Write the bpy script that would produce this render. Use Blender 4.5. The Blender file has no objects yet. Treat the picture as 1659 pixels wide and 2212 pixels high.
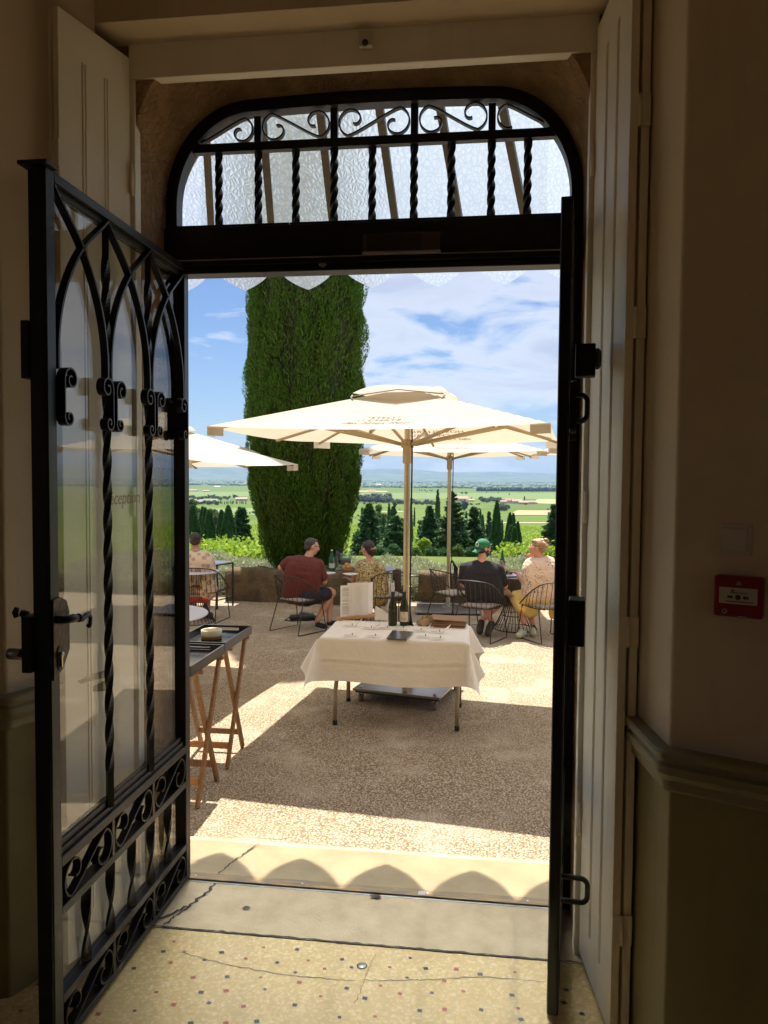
import bpy, bmesh, math, random
import numpy as np
from mathutils import Vector, Matrix, Euler
R = math.radians
rng = np.random.default_rng(7)
random.seed(7)
S = bpy.context.scene
COL = S.collection

# ------------------------------------------------------------------ camera
F, CU, CV = 1660.0, 829.5, 1106.0
AY, PT, RO = R(7.3), math.atan(76 / 1660.0), 0.0078
CAM = np.array([0, -3.046, 1.70])
r0 = np.array([math.cos(AY), math.sin(AY), 0])
fw = np.array([-math.sin(AY) * math.cos(PT), math.cos(AY) * math.cos(PT), -math.sin(PT)])
u0 = np.cross(r0, fw)
rt = r0 * math.cos(RO) + u0 * math.sin(RO)
uv_ = u0 * math.cos(RO) - r0 * math.sin(RO)

def ray(u, v): return fw + (u - CU) / F * rt + (CV - v) / F * uv_
def Pd(u, v, d): return CAM + d * ray(u, v)                     # survey helper: a point at distance d
def Gz(u, v, z):
    r = ray(u, v); return CAM + r * (z - CAM[2]) / r[2]
def hit(u, v, p, n):
    r = ray(u, v); n = np.array(n, float); return CAM + r * ((np.array(p) - CAM) @ n) / (r @ n)

cd = bpy.data.cameras.new('camera'); cam = bpy.data.objects.new('camera', cd); COL.objects.link(cam)
cd.sensor_fit = 'VERTICAL'; cd.sensor_height = 24; cd.lens = 24 * F / 2212
cd.clip_start = 0.05; cd.clip_end = 60000
cam.matrix_world = Matrix(((rt[0], uv_[0], -fw[0], CAM[0]), (rt[1], uv_[1], -fw[1], CAM[1]), (rt[2], uv_[2], -fw[2], CAM[2]), (0, 0, 0, 1)))
S.camera = cam

# ------------------------------------------------------------------ materials
def nt(name):
    m = bpy.data.materials.new(name); m.use_nodes = True
    t = m.node_tree
    return m, t, t.nodes, t.links, t.nodes['Principled BSDF']
def c4(c): return (c[0], c[1], c[2], 1)
def mixc(t, a, b, fac, blend='MIX'):
    n = t.nodes.new('ShaderNodeMix'); n.data_type = 'RGBA'; n.blend_type = blend
    n.clamp_factor = True
    for s, x in ((n.inputs[6], a), (n.inputs[7], b)):
        if isinstance(x, tuple): s.default_value = c4(x)
        else: t.links.new(x, s)
    if isinstance(fac, (int, float)): n.inputs[0].default_value = fac
    else: t.links.new(fac, n.inputs[0])
    return n.outputs[2]
def coords(t, scale=(1, 1, 1), kind='Object'):
    tc = t.nodes.new('ShaderNodeTexCoord'); mp = t.nodes.new('ShaderNodeMapping')
    t.links.new(tc.outputs[kind], mp.inputs[0]); mp.inputs['Scale'].default_value = scale
    return mp.outputs[0]
def noise(t, vec, sc, det=4, rough=.6):
    n = t.nodes.new('ShaderNodeTexNoise'); n.inputs['Scale'].default_value = sc
    n.inputs['Detail'].default_value = det; n.inputs['Roughness'].default_value = rough
    t.links.new(vec, n.inputs['Vector']); return n.outputs['Fac']
def voro(t, vec, sc, feat='F1'):
    n = t.nodes.new('ShaderNodeTexVoronoi'); n.inputs['Scale'].default_value = sc; n.feature = feat
    t.links.new(vec, n.inputs['Vector']); return n
def ramp(t, x, stops):
    n = t.nodes.new('ShaderNodeValToRGB'); e = n.color_ramp.elements
    while len(e) < len(stops): e.new(.5)
    for k, (p, c) in enumerate(stops):
        e[k].position = p; e[k].color = c4(c) if isinstance(c, tuple) else (c, c, c, 1)
    t.links.new(x, n.inputs[0]); return n.outputs[0]
def bump(t, h, st, dist=.01):
    n = t.nodes.new('ShaderNodeBump'); n.inputs['Strength'].default_value = st; n.inputs['Distance'].default_value = dist
    t.links.new(h, n.inputs['Height']); return n.outputs[0]
def pm(name, c1, c2=None, sc=6, rough=.6, metal=0, bs=0, bsc=60, det=5, stretch=(1, 1, 1), lo=.35, hi=.65, spec=.5, bd=.005):
    m, t, N, L, b = nt(name)
    b.inputs['Roughness'].default_value = rough; b.inputs['Metallic'].default_value = metal
    b.inputs['Specular IOR Level'].default_value = spec
    if c2 is None: c2 = tuple(x * .82 for x in c1)
    v = coords(t, stretch)
    f = ramp(t, noise(t, v, sc, det), [(lo, 0.), (hi, 1.)])
    L.new(mixc(t, c1, c2, f), b.inputs['Base Color'])
    if bs: L.new(bump(t, noise(t, v, bsc, 4), bs, bd), b.inputs['Normal'])
    return m

def aged(name, c1, c2, stain, rough=.6, sc=1.6, st=.35, bs=.25):
    m, t, N, L, b = nt(name); v = coords(t); b.inputs['Roughness'].default_value = rough
    col = mixc(t, c1, c2, ramp(t, noise(t, v, sc, 6), [(.38, 0.), (.62, 1.)]))
    vs = coords(t, (7, 7, .7)); col = mixc(t, col, stain, ramp(t, noise(t, vs, 1.2, 5), [(.56, 0.), (.8, st)]))
    col = mixc(t, col, stain, ramp(t, noise(t, v, 22, 5, .75), [(.66, 0.), (.76, st * 1.3)]))
    L.new(col, b.inputs['Base Color']); L.new(bump(t, noise(t, v, 60, 5), bs, .004), b.inputs['Normal']); return m
M = {}
M['iron'] = pm('black_iron', (.007, .007, .008), (.013, .012, .012), 25, .40, .0, .5, 160, bd=.002, spec=.3)
M['steel'] = pm('steel', (.45, .43, .40), (.36, .34, .31), 9, .32, 1., .1, 90)
M['alu'] = pm('brushed_steel', (.55, .54, .50), (.42, .41, .38), 8, .35, .9, .1, 80)
M['paint'] = aged('cream_paint', (.86, .81, .70), (.81, .755, .64), (.48, .40, .29), .5)
M['plaster'] = aged('plaster', (.67, .56, .405), (.60, .495, .35), (.36, .28, .18), .9, 1.1, .4, .35)
M['dado'] = aged('olive_dado_paint', (.27, .225, .095), (.22, .18, .075), (.11, .085, .04), .75, 1.3, .45, .3)
M['stone_dark'] = pm('reveal_stone', (.44, .28, .14), (.26, .155, .075), 11, .95, 0, 1., 42, lo=.3, hi=.7, bd=.035)
M['limestone'] = pm('limestone', (.30, .225, .12), (.235, .17, .088), 5, .8, 0, .5, 130, bd=.003)
M['greystone'] = pm('worn_grey_stone', (.57, .44, .265), (.43, .33, .195), 6, .85, 0, .8, 110, bd=.004)
M['brass'] = pm('worn_brass', (.26, .16, .06), (.09, .075, .06), 9, .45, .45, .3, 60, stretch=(1, 8, 1))
M['black'] = pm('matt_black', (.012, .012, .013), (.02, .02, .02), 30, .55)
M['crack'] = pm('crack_dark', (.05, .042, .03), (.03, .025, .02), 50, .95)
M['crackthin'] = pm('hairline', (.20, .16, .10), (.13, .10, .07), 50, .95)
M['white'] = pm('white_plastic', (.62, .56, .46), (.58, .52, .43), 5, .45)
M['red'] = pm('red_plastic', (.26, .006, .009), (.22, .005, .008), 5, .4)
M['cloth'] = pm('white_tablecloth', (.84, .82, .79), (.80, .78, .745), 3, .85, 0, .5, 9, bd=.02)
M['napkin'] = pm('beige_napkin', (.46, .34, .22), (.40, .29, .18), 9, .9)
M['paper'] = pm('paper', (.90, .87, .84), (.87, .84, .81), 6, .7)
M['ink'] = pm('ink', (.05, .045, .05), (.08, .07, .07), 60, .8)
M['inkgrey'] = pm('ink_grey', (.30, .27, .24), (.4, .37, .33), 30, .8)
M['wood'] = pm('oiled_wood', (.30, .155, .06), (.16, .08, .035), 14, .45, 0, .3, 60, stretch=(6, 6, .6))
M['woodlight'] = pm('bamboo_wood', (.52, .27, .10), (.42, .2, .07), 10, .5, stretch=(1, 8, 8))
M['cardboard'] = pm('cardboard', (.34, .20, .115), (.29, .17, .095), 7, .8)
M['tray'] = pm('black_lacquer', (.012, .012, .014), (.03, .03, .032), 12, .22, 0, .15, 40)
M['rust'] = pm('rusty_wire', (.045, .022, .014), (.02, .012, .01), 20, .55)
M['wire'] = pm('dark_wire', (.02, .016, .014), (.03, .022, .018), 20, .5)
M['lavtop'] = pm('pale_grey_tabletop', (.58, .56, .62), (.54, .52, .58), 3, .3)
M['darktop'] = pm('dark_tabletop', (.07, .06, .05), (.05, .043, .038), 8, .28)
M['cream_ceramic'] = pm('cream_glaze', (.62, .58, .40), None, 8, .25)
M['tan_ceramic'] = pm('raw_stoneware', (.33, .21, .09), None, 25, .7)
M['cushion'] = pm('seat_cushion', (.36, .30, .24), None, 6, .9)
M['pole'] = pm('champagne_pole', (.56, .47, .33), (.48, .4, .28), 5, .3, .75)
M['rib'] = pm('canvas_rib', (.50, .40, .24), (.44, .35, .21), 6, .5, .1)
M['rope'] = pm('rope_black', (.015, .015, .016), None, 30, .8)
M['skin'] = pm('skin', (.56, .30, .20), (.50, .25, .16), 10, .55, 0, .05, 90)
M['skin_tan'] = pm('tanned_skin', (.46, .22, .13), (.40, .18, .105), 10, .55)
M['skin_pink'] = pm('rosy_skin', (.60, .31, .22), (.55, .26, .18), 10, .55)
M['hair_dark'] = pm('dark_hair', (.014, .009, .007), (.03, .018, .013), 40, .5, 0, .4, 90, stretch=(1, 1, .3))
M['hair_grey'] = pm('greying_hair', (.020, .016, .013), (.05, .042, .035), 40, .55, 0, .4, 90)
M['hair_blond'] = pm('blond_hair', (.42, .27, .12), (.17, .09, .04), 26, .5, 0, .5, 60, stretch=(.4, 1.5, 1.5))
M['maroon'] = pm('maroon_cotton', (.13, .028, .022), (.105, .022, .018), 8, .9, 0, .9, 9, bd=.05, stretch=(1, 1, .45))
M['navy'] = pm('navy_cotton', (.012, .012, .024), (.02, .02, .034), 8, .9)
M['blackshirt'] = pm('black_cotton', (.014, .013, .016), (.02, .019, .023), 8, .9, 0, .9, 9, bd=.05, stretch=(1, 1, .45))
M['charcoal'] = pm('charcoal_shorts', (.045, .035, .04), (.035, .028, .03), 8, .9)
M['coral'] = pm('coral_shorts', (.72, .10, .10), (.6, .07, .08), 8, .85)
M['leather'] = pm('brown_leather', (.16, .06, .025), None, 12, .5)
M['yellow'] = pm('yellow_linen', (.80, .60, .22), (.72, .51, .16), 7, .85, 0, .9, 8, bd=.05, stretch=(1, 1, .4))
M['greencap'] = pm('green_cap', (.02, .17, .075), (.015, .13, .06), 12, .8)
M['shoe_dark'] = pm('dark_shoe', (.035, .03, .022), (.05, .042, .03), 20, .8)
M['shoe_black'] = pm('black_shoe', (.015, .014, .014), None, 20, .7)
M['sole'] = pm('pale_sole', (.48, .44, .35), None, 10, .7)
M['clog'] = pm('pale_green_rubber', (.52, .53, .36), None, 10, .5)
M['pink'] = pm('pink_scrunchie', (.80, .55, .48), None, 15, .85)
M['trunk'] = pm('bark', (.11, .075, .05), (.06, .042, .03), 9, .95, 0, .9, 25, stretch=(3, 3, .5), bd=.03)
M['bread'] = pm('bread_crust', (.45, .22, .07), (.6, .36, .15), 20, .8)
M['wallstone'] = pm('terrace_stone', (.17, .115, .055), (.065, .045, .025), 5, .95, 0, 1., 26, lo=.3, hi=.7, bd=.03)
M['roof'] = pm('clay_tiles', (.42, .27, .2), (.34, .22, .17), .5, .9)
M['farmwall'] = pm('farm_wall', (.50, .42, .33), (.42, .35, .28), .3, .9)
M['whitewall'] = pm('pale_farm_wall', (.72, .70, .66), None, .3, .9)

def leafmat(name, a, b, tr=.35, sc=2.5, c=None, rough=.55):
    m, t, N, L, bs = nt(name)
    v = coords(t); f = ramp(t, noise(t, v, sc, 3), [(.35, 0.), (.65, 1.)])
    col = mixc(t, a, b, f)
    g = N.new('ShaderNodeNewGeometry')
    col = mixc(t, col, c or tuple(min(1, x * 1.7) for x in a), ramp(t, g.outputs['Random Per Island'], [(.45, 0.), (1., .8)]))
    L.new(col, bs.inputs['Base Color']); bs.inputs['Roughness'].default_value = rough
    bs.inputs['Specular IOR Level'].default_value = .25
    tn = N.new('ShaderNodeBsdfTranslucent'); L.new(col, tn.inputs[0])
    mx = N.new('ShaderNodeMixShader'); mx.inputs[0].default_value = tr
    L.new(bs.outputs[0], mx.inputs[1]); L.new(tn.outputs[0], mx.inputs[2])
    L.new(mx.outputs[0], N['Material Output'].inputs[0])
    return m
M['lf_bigcyp'] = leafmat('cypress_sprays', (.052, .128, .013), (.078, .118, .018), .38, 1.3, (.12, .29, .03))
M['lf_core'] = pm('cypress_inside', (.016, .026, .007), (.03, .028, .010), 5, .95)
M['lf_cyp'] = leafmat('far_cypress_needles', (.028, .085, .030), (.042, .105, .036), .3, .6, (.06, .15, .045))
M['lf_fir'] = leafmat('fir_needles', (.034, .090, .036), (.052, .125, .042), .3, .4, (.11, .21, .06))
M['lf_broad'] = leafmat('broad_leaves', (.05, .105, .024), (.085, .15, .03), .35, .3, (.14, .21, .05))
M['lf_pine'] = leafmat('pine_leaves', (.065, .10, .035), (.085, .115, .04), .3, .3, (.13, .17, .06))
M['lf_vine'] = leafmat('vine_leaves', (.17, .29, .018), (.25, .36, .035), .45, .5, (.38, .46, .07))
M['lf_hedge'] = leafmat('silver_hedge_leaves', (.22, .25, .12), (.30, .33, .19), .3, 1.5, (.50, .52, .36))
M['lf_forest'] = leafmat('distant_canopy', (.045, .085, .045), (.07, .115, .055), .15, .004, (.10, .15, .075))
M['lf_grey'] = leafmat('grey_green_canopy', (.065, .095, .055), (.085, .12, .07), .2, .02, (.12, .15, .09))

def glass_sheet(name, tint, fres, rough=0.0):
    m, t, N, L, b = nt(name); N.remove(b)
    tr = N.new('ShaderNodeBsdfTransparent'); tr.inputs[0].default_value = c4(tint)
    gl = N.new('ShaderNodeBsdfGlossy'); gl.inputs['Roughness'].default_value = rough
    fr = N.new('ShaderNodeFresnel')
    ge = N.new('ShaderNodeNewGeometry'); mrr = N.new('ShaderNodeMapRange'); L.new(ge.outputs['Backfacing'], mrr.inputs[0]); mrr.inputs[3].default_value = fres; mrr.inputs[4].default_value = 1 / fres; L.new(mrr.outputs[0], fr.inputs[0])
    mx = N.new('ShaderNodeMixShader'); L.new(fr.outputs[0], mx.inputs[0]); L.new(tr.outputs[0], mx.inputs[1]); L.new(gl.outputs[0], mx.inputs[2])
    L.new(mx.outputs[0], N['Material Output'].inputs[0]); return m
M['glass'] = glass_sheet('clear_pane', (.98, .99, .98), 1.5)
M['pane_thin'] = glass_sheet('old_thin_pane', (.97, .98, .96), 1.35)
M['wineglass'] = glass_sheet('wine_glass', (.90, .92, .92), 1.6)
M['carafe'] = glass_sheet('bottle_glass', (.85, .92, .86), 1.6)
def canvas_mat():
    m, t, N, L, b = nt('cream_canvas'); v = coords(t); b.inputs['Roughness'].default_value = .9; b.inputs['Specular IOR Level'].default_value = .15
    col = mixc(t, (.61, .555, .475), (.56, .505, .42), ramp(t, noise(t, v, 1.4, 5), [(.38, 0.), (.65, 1.)]))
    col = mixc(t, col, (.36, .30, .22), ramp(t, noise(t, v, 7, 5, .7), [(.64, 0.), (.78, .5)]))
    sp = voro(t, v, 3.1); col = mixc(t, col, (.10, .08, .05), ramp(t, sp.outputs['Distance'], [(.018, 1.), (.03, 0.)]))
    L.new(col, b.inputs['Base Color']); L.new(bump(t, noise(t, v, 4, 4), .5, .03), b.inputs['Normal'])
    tl = N.new('ShaderNodeBsdfTranslucent'); L.new(mixc(t, col, (1., .92, .78), .6, 'MULTIPLY'), tl.inputs[0])
    mx = N.new('ShaderNodeMixShader'); mx.inputs[0].default_value = .36; L.new(b.outputs[0], mx.inputs[1]); L.new(tl.outputs[0], mx.inputs[2]); L.new(mx.outputs[0], N['Material Output'].inputs[0]); return m
M['canvas'] = canvas_mat()
def rippled_glass():
    m, t, N, L, b = nt('rippled_canopy_glass'); N.remove(b)
    v = coords(t, (1, .5, 1)); n1 = N.new('ShaderNodeTexNoise'); n1.inputs['Scale'].default_value = 16; L.new(v, n1.inputs['Vector'])
    vm = N.new('ShaderNodeVectorMath'); vm.operation = 'SCALE'; L.new(n1.outputs['Color'], vm.inputs[0]); vm.inputs['Scale'].default_value = .045
    va = N.new('ShaderNodeVectorMath'); L.new(v, va.inputs[0]); L.new(vm.outputs[0], va.inputs[1])
    vo = voro(t, va.outputs[0], 46, 'DISTANCE_TO_EDGE')
    e = ramp(t, vo.outputs['Distance'], [(0., 1.), (.10, .35), (.3, 0.)])
    col = mixc(t, (.86, .92, .98), (.68, .75, .82), e)
    trp = N.new('ShaderNodeBsdfTransparent'); trp.inputs[0].default_value = (.85, .9, .93, 1)
    nm = bump(t, vo.outputs['Distance'], .42, .016)
    tl = N.new('ShaderNodeBsdfTranslucent'); L.new(col, tl.inputs[0]); L.new(nm, tl.inputs['Normal'])
    rf = N.new('ShaderNodeBsdfRefraction'); rf.inputs['Roughness'].default_value = .42; rf.inputs['IOR'].default_value = 1.22
    L.new(mixc(t, (.52, .60, .70), (.42, .50, .60), e), rf.inputs[0]); L.new(nm, rf.inputs['Normal'])
    gl = N.new('ShaderNodeBsdfGlossy'); gl.inputs['Roughness'].default_value = .12; L.new(nm, gl.inputs['Normal'])
    def mix(f, a_, b_):
        m_ = N.new('ShaderNodeMixShader'); m_.inputs[0].default_value = f; L.new(a_.outputs[0], m_.inputs[1]); L.new(b_.outputs[0], m_.inputs[2]); return m_
    L.new(mix(.05, mix(.06, mix(.13, rf, tl), trp), gl).outputs[0], N['Material Output'].inputs[0]); return m
M['ripple'] = rippled_glass()
def bottleglass(name, col):
    m, t, N, L, b = nt(name); b.inputs['Base Color'].default_value = c4(col); b.inputs['Roughness'].default_value = .08
    tr = N.new('ShaderNodeBsdfTransparent'); tr.inputs[0].default_value = c4(tuple(min(1, x * 4) for x in col))
    mx = N.new('ShaderNodeMixShader'); mx.inputs[0].default_value = .3
    L.new(b.outputs[0], mx.inputs[1]); L.new(tr.outputs[0], mx.inputs[2]); L.new(mx.outputs[0], N['Material Output'].inputs[0]); return m
M['winebottle'] = bottleglass('green_bottle', (.03, .042, .008))
M['waterbottle'] = bottleglass('water_bottle', (.02, .13, .07))
def gravel():
    m, t, N, L, b = nt('terrace_gravel'); v = coords(t)
    vo = voro(t, v, 74)
    col = ramp(t, vo.outputs['Color'], [(0., (.34, .25, .15)), (.35, (.52, .40, .262)), (.7, (.64, .515, .36)), (1., (.80, .68, .51))])
    edge = ramp(t, vo.outputs['Distance'], [(.30, 0.), (.62, 1.)])
    col = mixc(t, col, (.20, .14, .08), edge)
    col = mixc(t, col, (.36, .26, .155), ramp(t, noise(t, v, .55, 5), [(.42, 0.), (.72, .55)]))
    col = mixc(t, col, (.68, .58, .44), ramp(t, noise(t, v, 2.3, 3), [(.5, 0.), (.8, .5)]))
    L.new(col, b.inputs['Base Color']); b.inputs['Roughness'].default_value = .9
    mp = N.new('ShaderNodeMath'); mp.operation = 'MULTIPLY'; mp.inputs[1].default_value = -1; L.new(vo.outputs['Distance'], mp.inputs[0])
    L.new(bump(t, mp.outputs[0], .9, .012), b.inputs['Normal']); return m
M['gravel'] = gravel()
def terrazzo():
    m, t, N, L, b = nt('terrazzo'); v = coords(t)
    n1 = N.new('ShaderNodeTexNoise'); n1.inputs['Scale'].default_value = 30; L.new(v, n1.inputs['Vector'])
    vm = N.new('ShaderNodeVectorMath'); vm.operation = 'SCALE'; L.new(n1.outputs['Color'], vm.inputs[0]); vm.inputs['Scale'].default_value = .03
    va = N.new('ShaderNodeVectorMath'); L.new(v, va.inputs[0]); L.new(vm.outputs[0], va.inputs[1])
    a = voro(t, va.outputs[0], 75); b2 = voro(t, va.outputs[0], 36)
    col = ramp(t, a.outputs['Color'], [(0., (.56, .38, .135)), (.3, (.69, .48, .19)), (.65, (.77, .565, .245)), (1., (.86, .70, .40))])
    col = mixc(t, col, ramp(t, b2.outputs['Color'], [(0., (.50, .33, .11)), (1., (.66, .53, .30))]), .4)
    gr = ramp(t, a.outputs['Distance'], [(.36, 0.), (.62, .55)])
    col = mixc(t, col, (.47, .33, .145), gr)
    col = mixc(t, col, (.55, .40, .20), ramp(t, noise(t, v, 2.2, 5), [(.45, 0.), (.75, .5)]))
    L.new(col, b.inputs['Base Color']); b.inputs['Roughness'].default_value = .38
    L.new(bump(t, noise(t, v, 90), .12, .003), b.inputs['Normal']); return m
M['terrazzo'] = terrazzo()
def paper_mat():
    m, t, N, L, b = nt('paper'); b.inputs['Base Color'].default_value = (.9, .88, .86, 1); b.inputs['Roughness'].default_value = .7
    tl = N.new('ShaderNodeBsdfTranslucent'); tl.inputs[0].default_value = (.9, .87, .84, 1); mx = N.new('ShaderNodeMixShader'); mx.inputs[0].default_value = .42
    L.new(b.outputs[0], mx.inputs[1]); L.new(tl.outputs[0], mx.inputs[2]); L.new(mx.outputs[0], N['Material Output'].inputs[0]); return m
M['paper'] = paper_mat()
def cloth_mat():
    m, t, N, L, b = nt('white_tablecloth'); v = coords(t); b.inputs['Roughness'].default_value = .9; b.inputs['Specular IOR Level'].default_value = .2
    col = mixc(t, (.90, .885, .86), (.86, .84, .81), ramp(t, noise(t, v, 3, 5), [(.38, 0.), (.65, 1.)])); L.new(col, b.inputs['Base Color'])
    L.new(bump(t, noise(t, v, 9, 4), .5, .02), b.inputs['Normal'])
    tl = N.new('ShaderNodeBsdfTranslucent'); L.new(col, tl.inputs[0]); mx = N.new('ShaderNodeMixShader'); mx.inputs[0].default_value = .06
    L.new(b.outputs[0], mx.inputs[1]); L.new(tl.outputs[0], mx.inputs[2]); L.new(mx.outputs[0], N['Material Output'].inputs[0]); return m
M['cloth'] = cloth_mat()
def patterned(name, base, spots, sc, kind=0):
    m, t, N, L, b = nt(name); v = coords(t)
    if kind == 0:     # palm leaves
        n1 = N.new('ShaderNodeTexNoise'); n1.inputs['Scale'].default_value = 5; L.new(v, n1.inputs['Vector'])
        vo = voro(t, v, sc); w = N.new('ShaderNodeTexWave'); w.inputs['Scale'].default_value = 26; w.inputs['Distortion'].default_value = 12
        L.new(v, w.inputs['Vector'])
        f = ramp(t, vo.outputs['Distance'], [(.30, 1.), (.42, 0.)])
        g = ramp(t, w.outputs['Fac'], [(.35, 0.), (.5, 1.)])
        k = N.new('ShaderNodeMath'); k.operation = 'MULTIPLY'; L.new(f, k.inputs[0]); L.new(g, k.inputs[1])
        col = mixc(t, base, mixc(t, spots[0], spots[1], vo.outputs['Color']), k.outputs[0])
    elif kind == 1:   # feathery print
        w = N.new('ShaderNodeTexNoise'); w.inputs['Scale'].default_value = sc; w.inputs['Detail'].default_value = 2; w.inputs['Distortion'].default_value = 2.5
        L.new(v, w.inputs['Vector'])
        col = ramp(t, w.outputs['Fac'], [(.40, spots[0]), (.5, base), (.58, spots[1]), (.66, spots[0])])
    else:             # crocheted flowers
        vo = voro(t, v, sc); vo2 = voro(t, v, sc * 5)
        f = ramp(t, vo2.outputs['Distance'], [(.25, 1.), (.45, 0.)])
        ring = ramp(t, vo.outputs['Distance'], [(.08, 0.), (.16, 1.), (.5, 1.), (.62, 0.)])
        k = N.new('ShaderNodeMath'); k.operation = 'MULTIPLY'; L.new(f, k.inputs[0]); L.new(ring, k.inputs[1])
        col = mixc(t, base, mixc(t, spots[0], spots[1], vo.outputs['Color']), k.outputs[0])
    L.new(col, b.inputs['Base Color']); b.inputs['Roughness'].default_value = .9
    L.new(bump(t, noise(t, v, 8), .8, .05), b.inputs['Normal']); return m
M['palmshirt'] = patterned('palm_print', (.66, .50, .36), [(.24, .15, .08), (.10, .07, .05)], 9, 0)
M['halter'] = patterned('feather_print', (.40, .30, .13), [(.09, .06, .02), (.66, .54, .28)], 22, 1)
M['crochet'] = patterned('crochet_flowers', (.74, .55, .42), [(.42, .22, .03), (.10, .18, .22)], 8, 2)

# ------------------------------------------------------------------ mesh builder
class MB:
    def __init__(s): s.v = []; s.f = []; s.m = []; s.sm = []; s.M = Matrix.Identity(4)
    def add(s, vs, fs, mi=0, smooth=False):
        o = len(s.v); s.v += [tuple(s.M @ Vector(p)) for p in vs]
        for f in fs: s.f.append(tuple(i + o for i in f)); s.m.append(mi); s.sm.append(smooth)
    def box(s, c, d, mi=0, rot=None):
        X = Matrix.Translation(Vector(c)) @ (rot.to_4x4() if rot else Matrix.Identity(4))
        h = [x / 2 for x in d]
        vs = [X @ Vector((a * h[0], b * h[1], e * h[2])) for a in (-1, 1) for b in (-1, 1) for e in (-1, 1)]
        s.add(vs, [(0, 1, 3, 2), (4, 6, 7, 5), (0, 4, 5, 1), (2, 3, 7, 6), (0, 2, 6, 4), (1, 5, 7, 3)], mi)
    def bx(s, x0, x1, y0, y1, z0, z1, mi=0): s.box(((x0 + x1) / 2, (y0 + y1) / 2, (z0 + z1) / 2), (abs(x1 - x0), abs(y1 - y0), abs(z1 - z0)), mi)
    def tube(s, pts, r, n=8, mi=0, closed=False, smooth=True):
        P = [Vector(p) for p in pts]; k = len(P); rs = r if isinstance(r, (list, tuple)) else [r] * k
        vs = []; prev = None
        for i in range(k):
            a = P[(i - 1) % k] if (closed or i) else P[0]; b = P[(i + 1) % k] if (closed or i < k - 1) else P[-1]
            t = (b - a)
            t = t.normalized() if t.length > 1e-9 else Vector((0, 0, 1))
            if prev is None:
                ref = Vector((0, 0, 1)) if abs(t.z) < .9 else Vector((1, 0, 0)); x = t.cross(ref).normalized()
            else:
                x = prev - t * prev.dot(t); x = x.normalized() if x.length > 1e-6 else t.orthogonal().normalized()
            prev = x; y = t.cross(x)
            vs += [P[i] + (x * math.cos(2 * math.pi * j / n) + y * math.sin(2 * math.pi * j / n)) * rs[i] for j in range(n)]
        fs = []
        for i in range(k if closed else k - 1):
            for j in range(n):
                a, b = i * n, ((i + 1) % k) * n; fs.append((a + j, a + (j + 1) % n, b + (j + 1) % n, b + j))
        if not closed: fs += [tuple(range(n - 1, -1, -1)), tuple(range((k - 1) * n, k * n))]
        s.add(vs, fs, mi, smooth)
    def ribbon(s, pts, nrm, w, t, mi=0, taper=None):
        # flat bar: path pts, width w along nrm, thickness t in the plane of the path
        P = [Vector(p) for p in pts]; N = Vector(nrm).normalized(); k = len(P); vs = []
        for i in range(k):
            d = (P[min(i + 1, k - 1)] - P[max(i - 1, 0)]).normalized(); b = N.cross(d).normalized()
            hw, ht = w / 2, t / 2
            vs += [P[i] + N * hw + b * ht, P[i] + N * hw - b * ht, P[i] - N * hw - b * ht, P[i] - N * hw + b * ht]
        fs = [(0, 1, 2, 3), tuple((k - 1) * 4 + j for j in (3, 2, 1, 0))]
        for i in range(k - 1):
            for j in range(4): fs.append((i * 4 + j, (i + 1) * 4 + j, (i + 1) * 4 + (j + 1) % 4, i * 4 + (j + 1) % 4))
        s.add(vs, fs, mi)
    def twist(s, a, b, w, turns, n=40, mi=0, w2=None):
        a, b = Vector(a), Vector(b); d = (b - a).normalized(); x = d.orthogonal().normalized(); y = d.cross(x); vs = []
        for i in range(n + 1):
            q = i / n; e = min(1, max(0, (q - .06) / .88)); th = turns * 2 * math.pi * e; p = a.lerp(b, q)
            for j in range(4):
                g = th + math.pi / 4 + j * math.pi / 2; cx, cy = math.cos(g) * w * .707, math.sin(g) * w * .707
                if w2: 
                    lx = math.cos(math.pi / 4 + j * math.pi / 2) * w * .707; ly = math.sin(math.pi / 4 + j * math.pi / 2) * w2 * .707
                    cx, cy = lx * math.cos(th) - ly * math.sin(th), lx * math.sin(th) + ly * math.cos(th)
                vs.append(p + x * cx + y * cy)
        fs = [(3, 2, 1, 0), tuple(n * 4 + j for j in range(4))]
        for i in range(n):
            for j in range(4): fs.append((i * 4 + j, i * 4 + (j + 1) % 4, (i + 1) * 4 + (j + 1) % 4, (i + 1) * 4 + j))
        s.add(vs, fs, mi)
    def lathe(s, prof, n=20, c=(0, 0, 0), mi=0, smooth=True, arc=None):
        vs = []; k = len(prof); c = Vector(c)
        for r, z in prof:
            vs += [c + Vector((r * math.cos(2 * math.pi * j / n), r * math.sin(2 * math.pi * j / n), z)) for j in range(n)]
        fs = []
        for i in range(k - 1):
            for j in range(n): fs.append((i * n + j, i * n + (j + 1) % n, (i + 1) * n + (j + 1) % n, (i + 1) * n + j))
        s.add(vs, fs, mi, smooth)
    def prism(s, poly, f0, f1, mi=0):
        # poly: list of 2D points, f0/f1: functions (a,b)->3D for the two caps
        k = len(poly); vs = [f0(*p) for p in poly] + [f1(*p) for p in poly]
        fs = [tuple(range(k - 1, -1, -1)), tuple(range(k, 2 * k))] + [(i, (i + 1) % k, k + (i + 1) % k, k + i) for i in range(k)]
        s.add(vs, fs, mi)
    def grid(s, fn, nu, nv, mi=0, smooth=True):
        vs = [fn(i / nu, j / nv) for i in range(nu + 1) for j in range(nv + 1)]
        fs = [(i * (nv + 1) + j, (i + 1) * (nv + 1) + j, (i + 1) * (nv + 1) + j + 1, i * (nv + 1) + j + 1) for i in range(nu) for j in range(nv)]
        s.add(vs, fs, mi, smooth)
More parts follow.
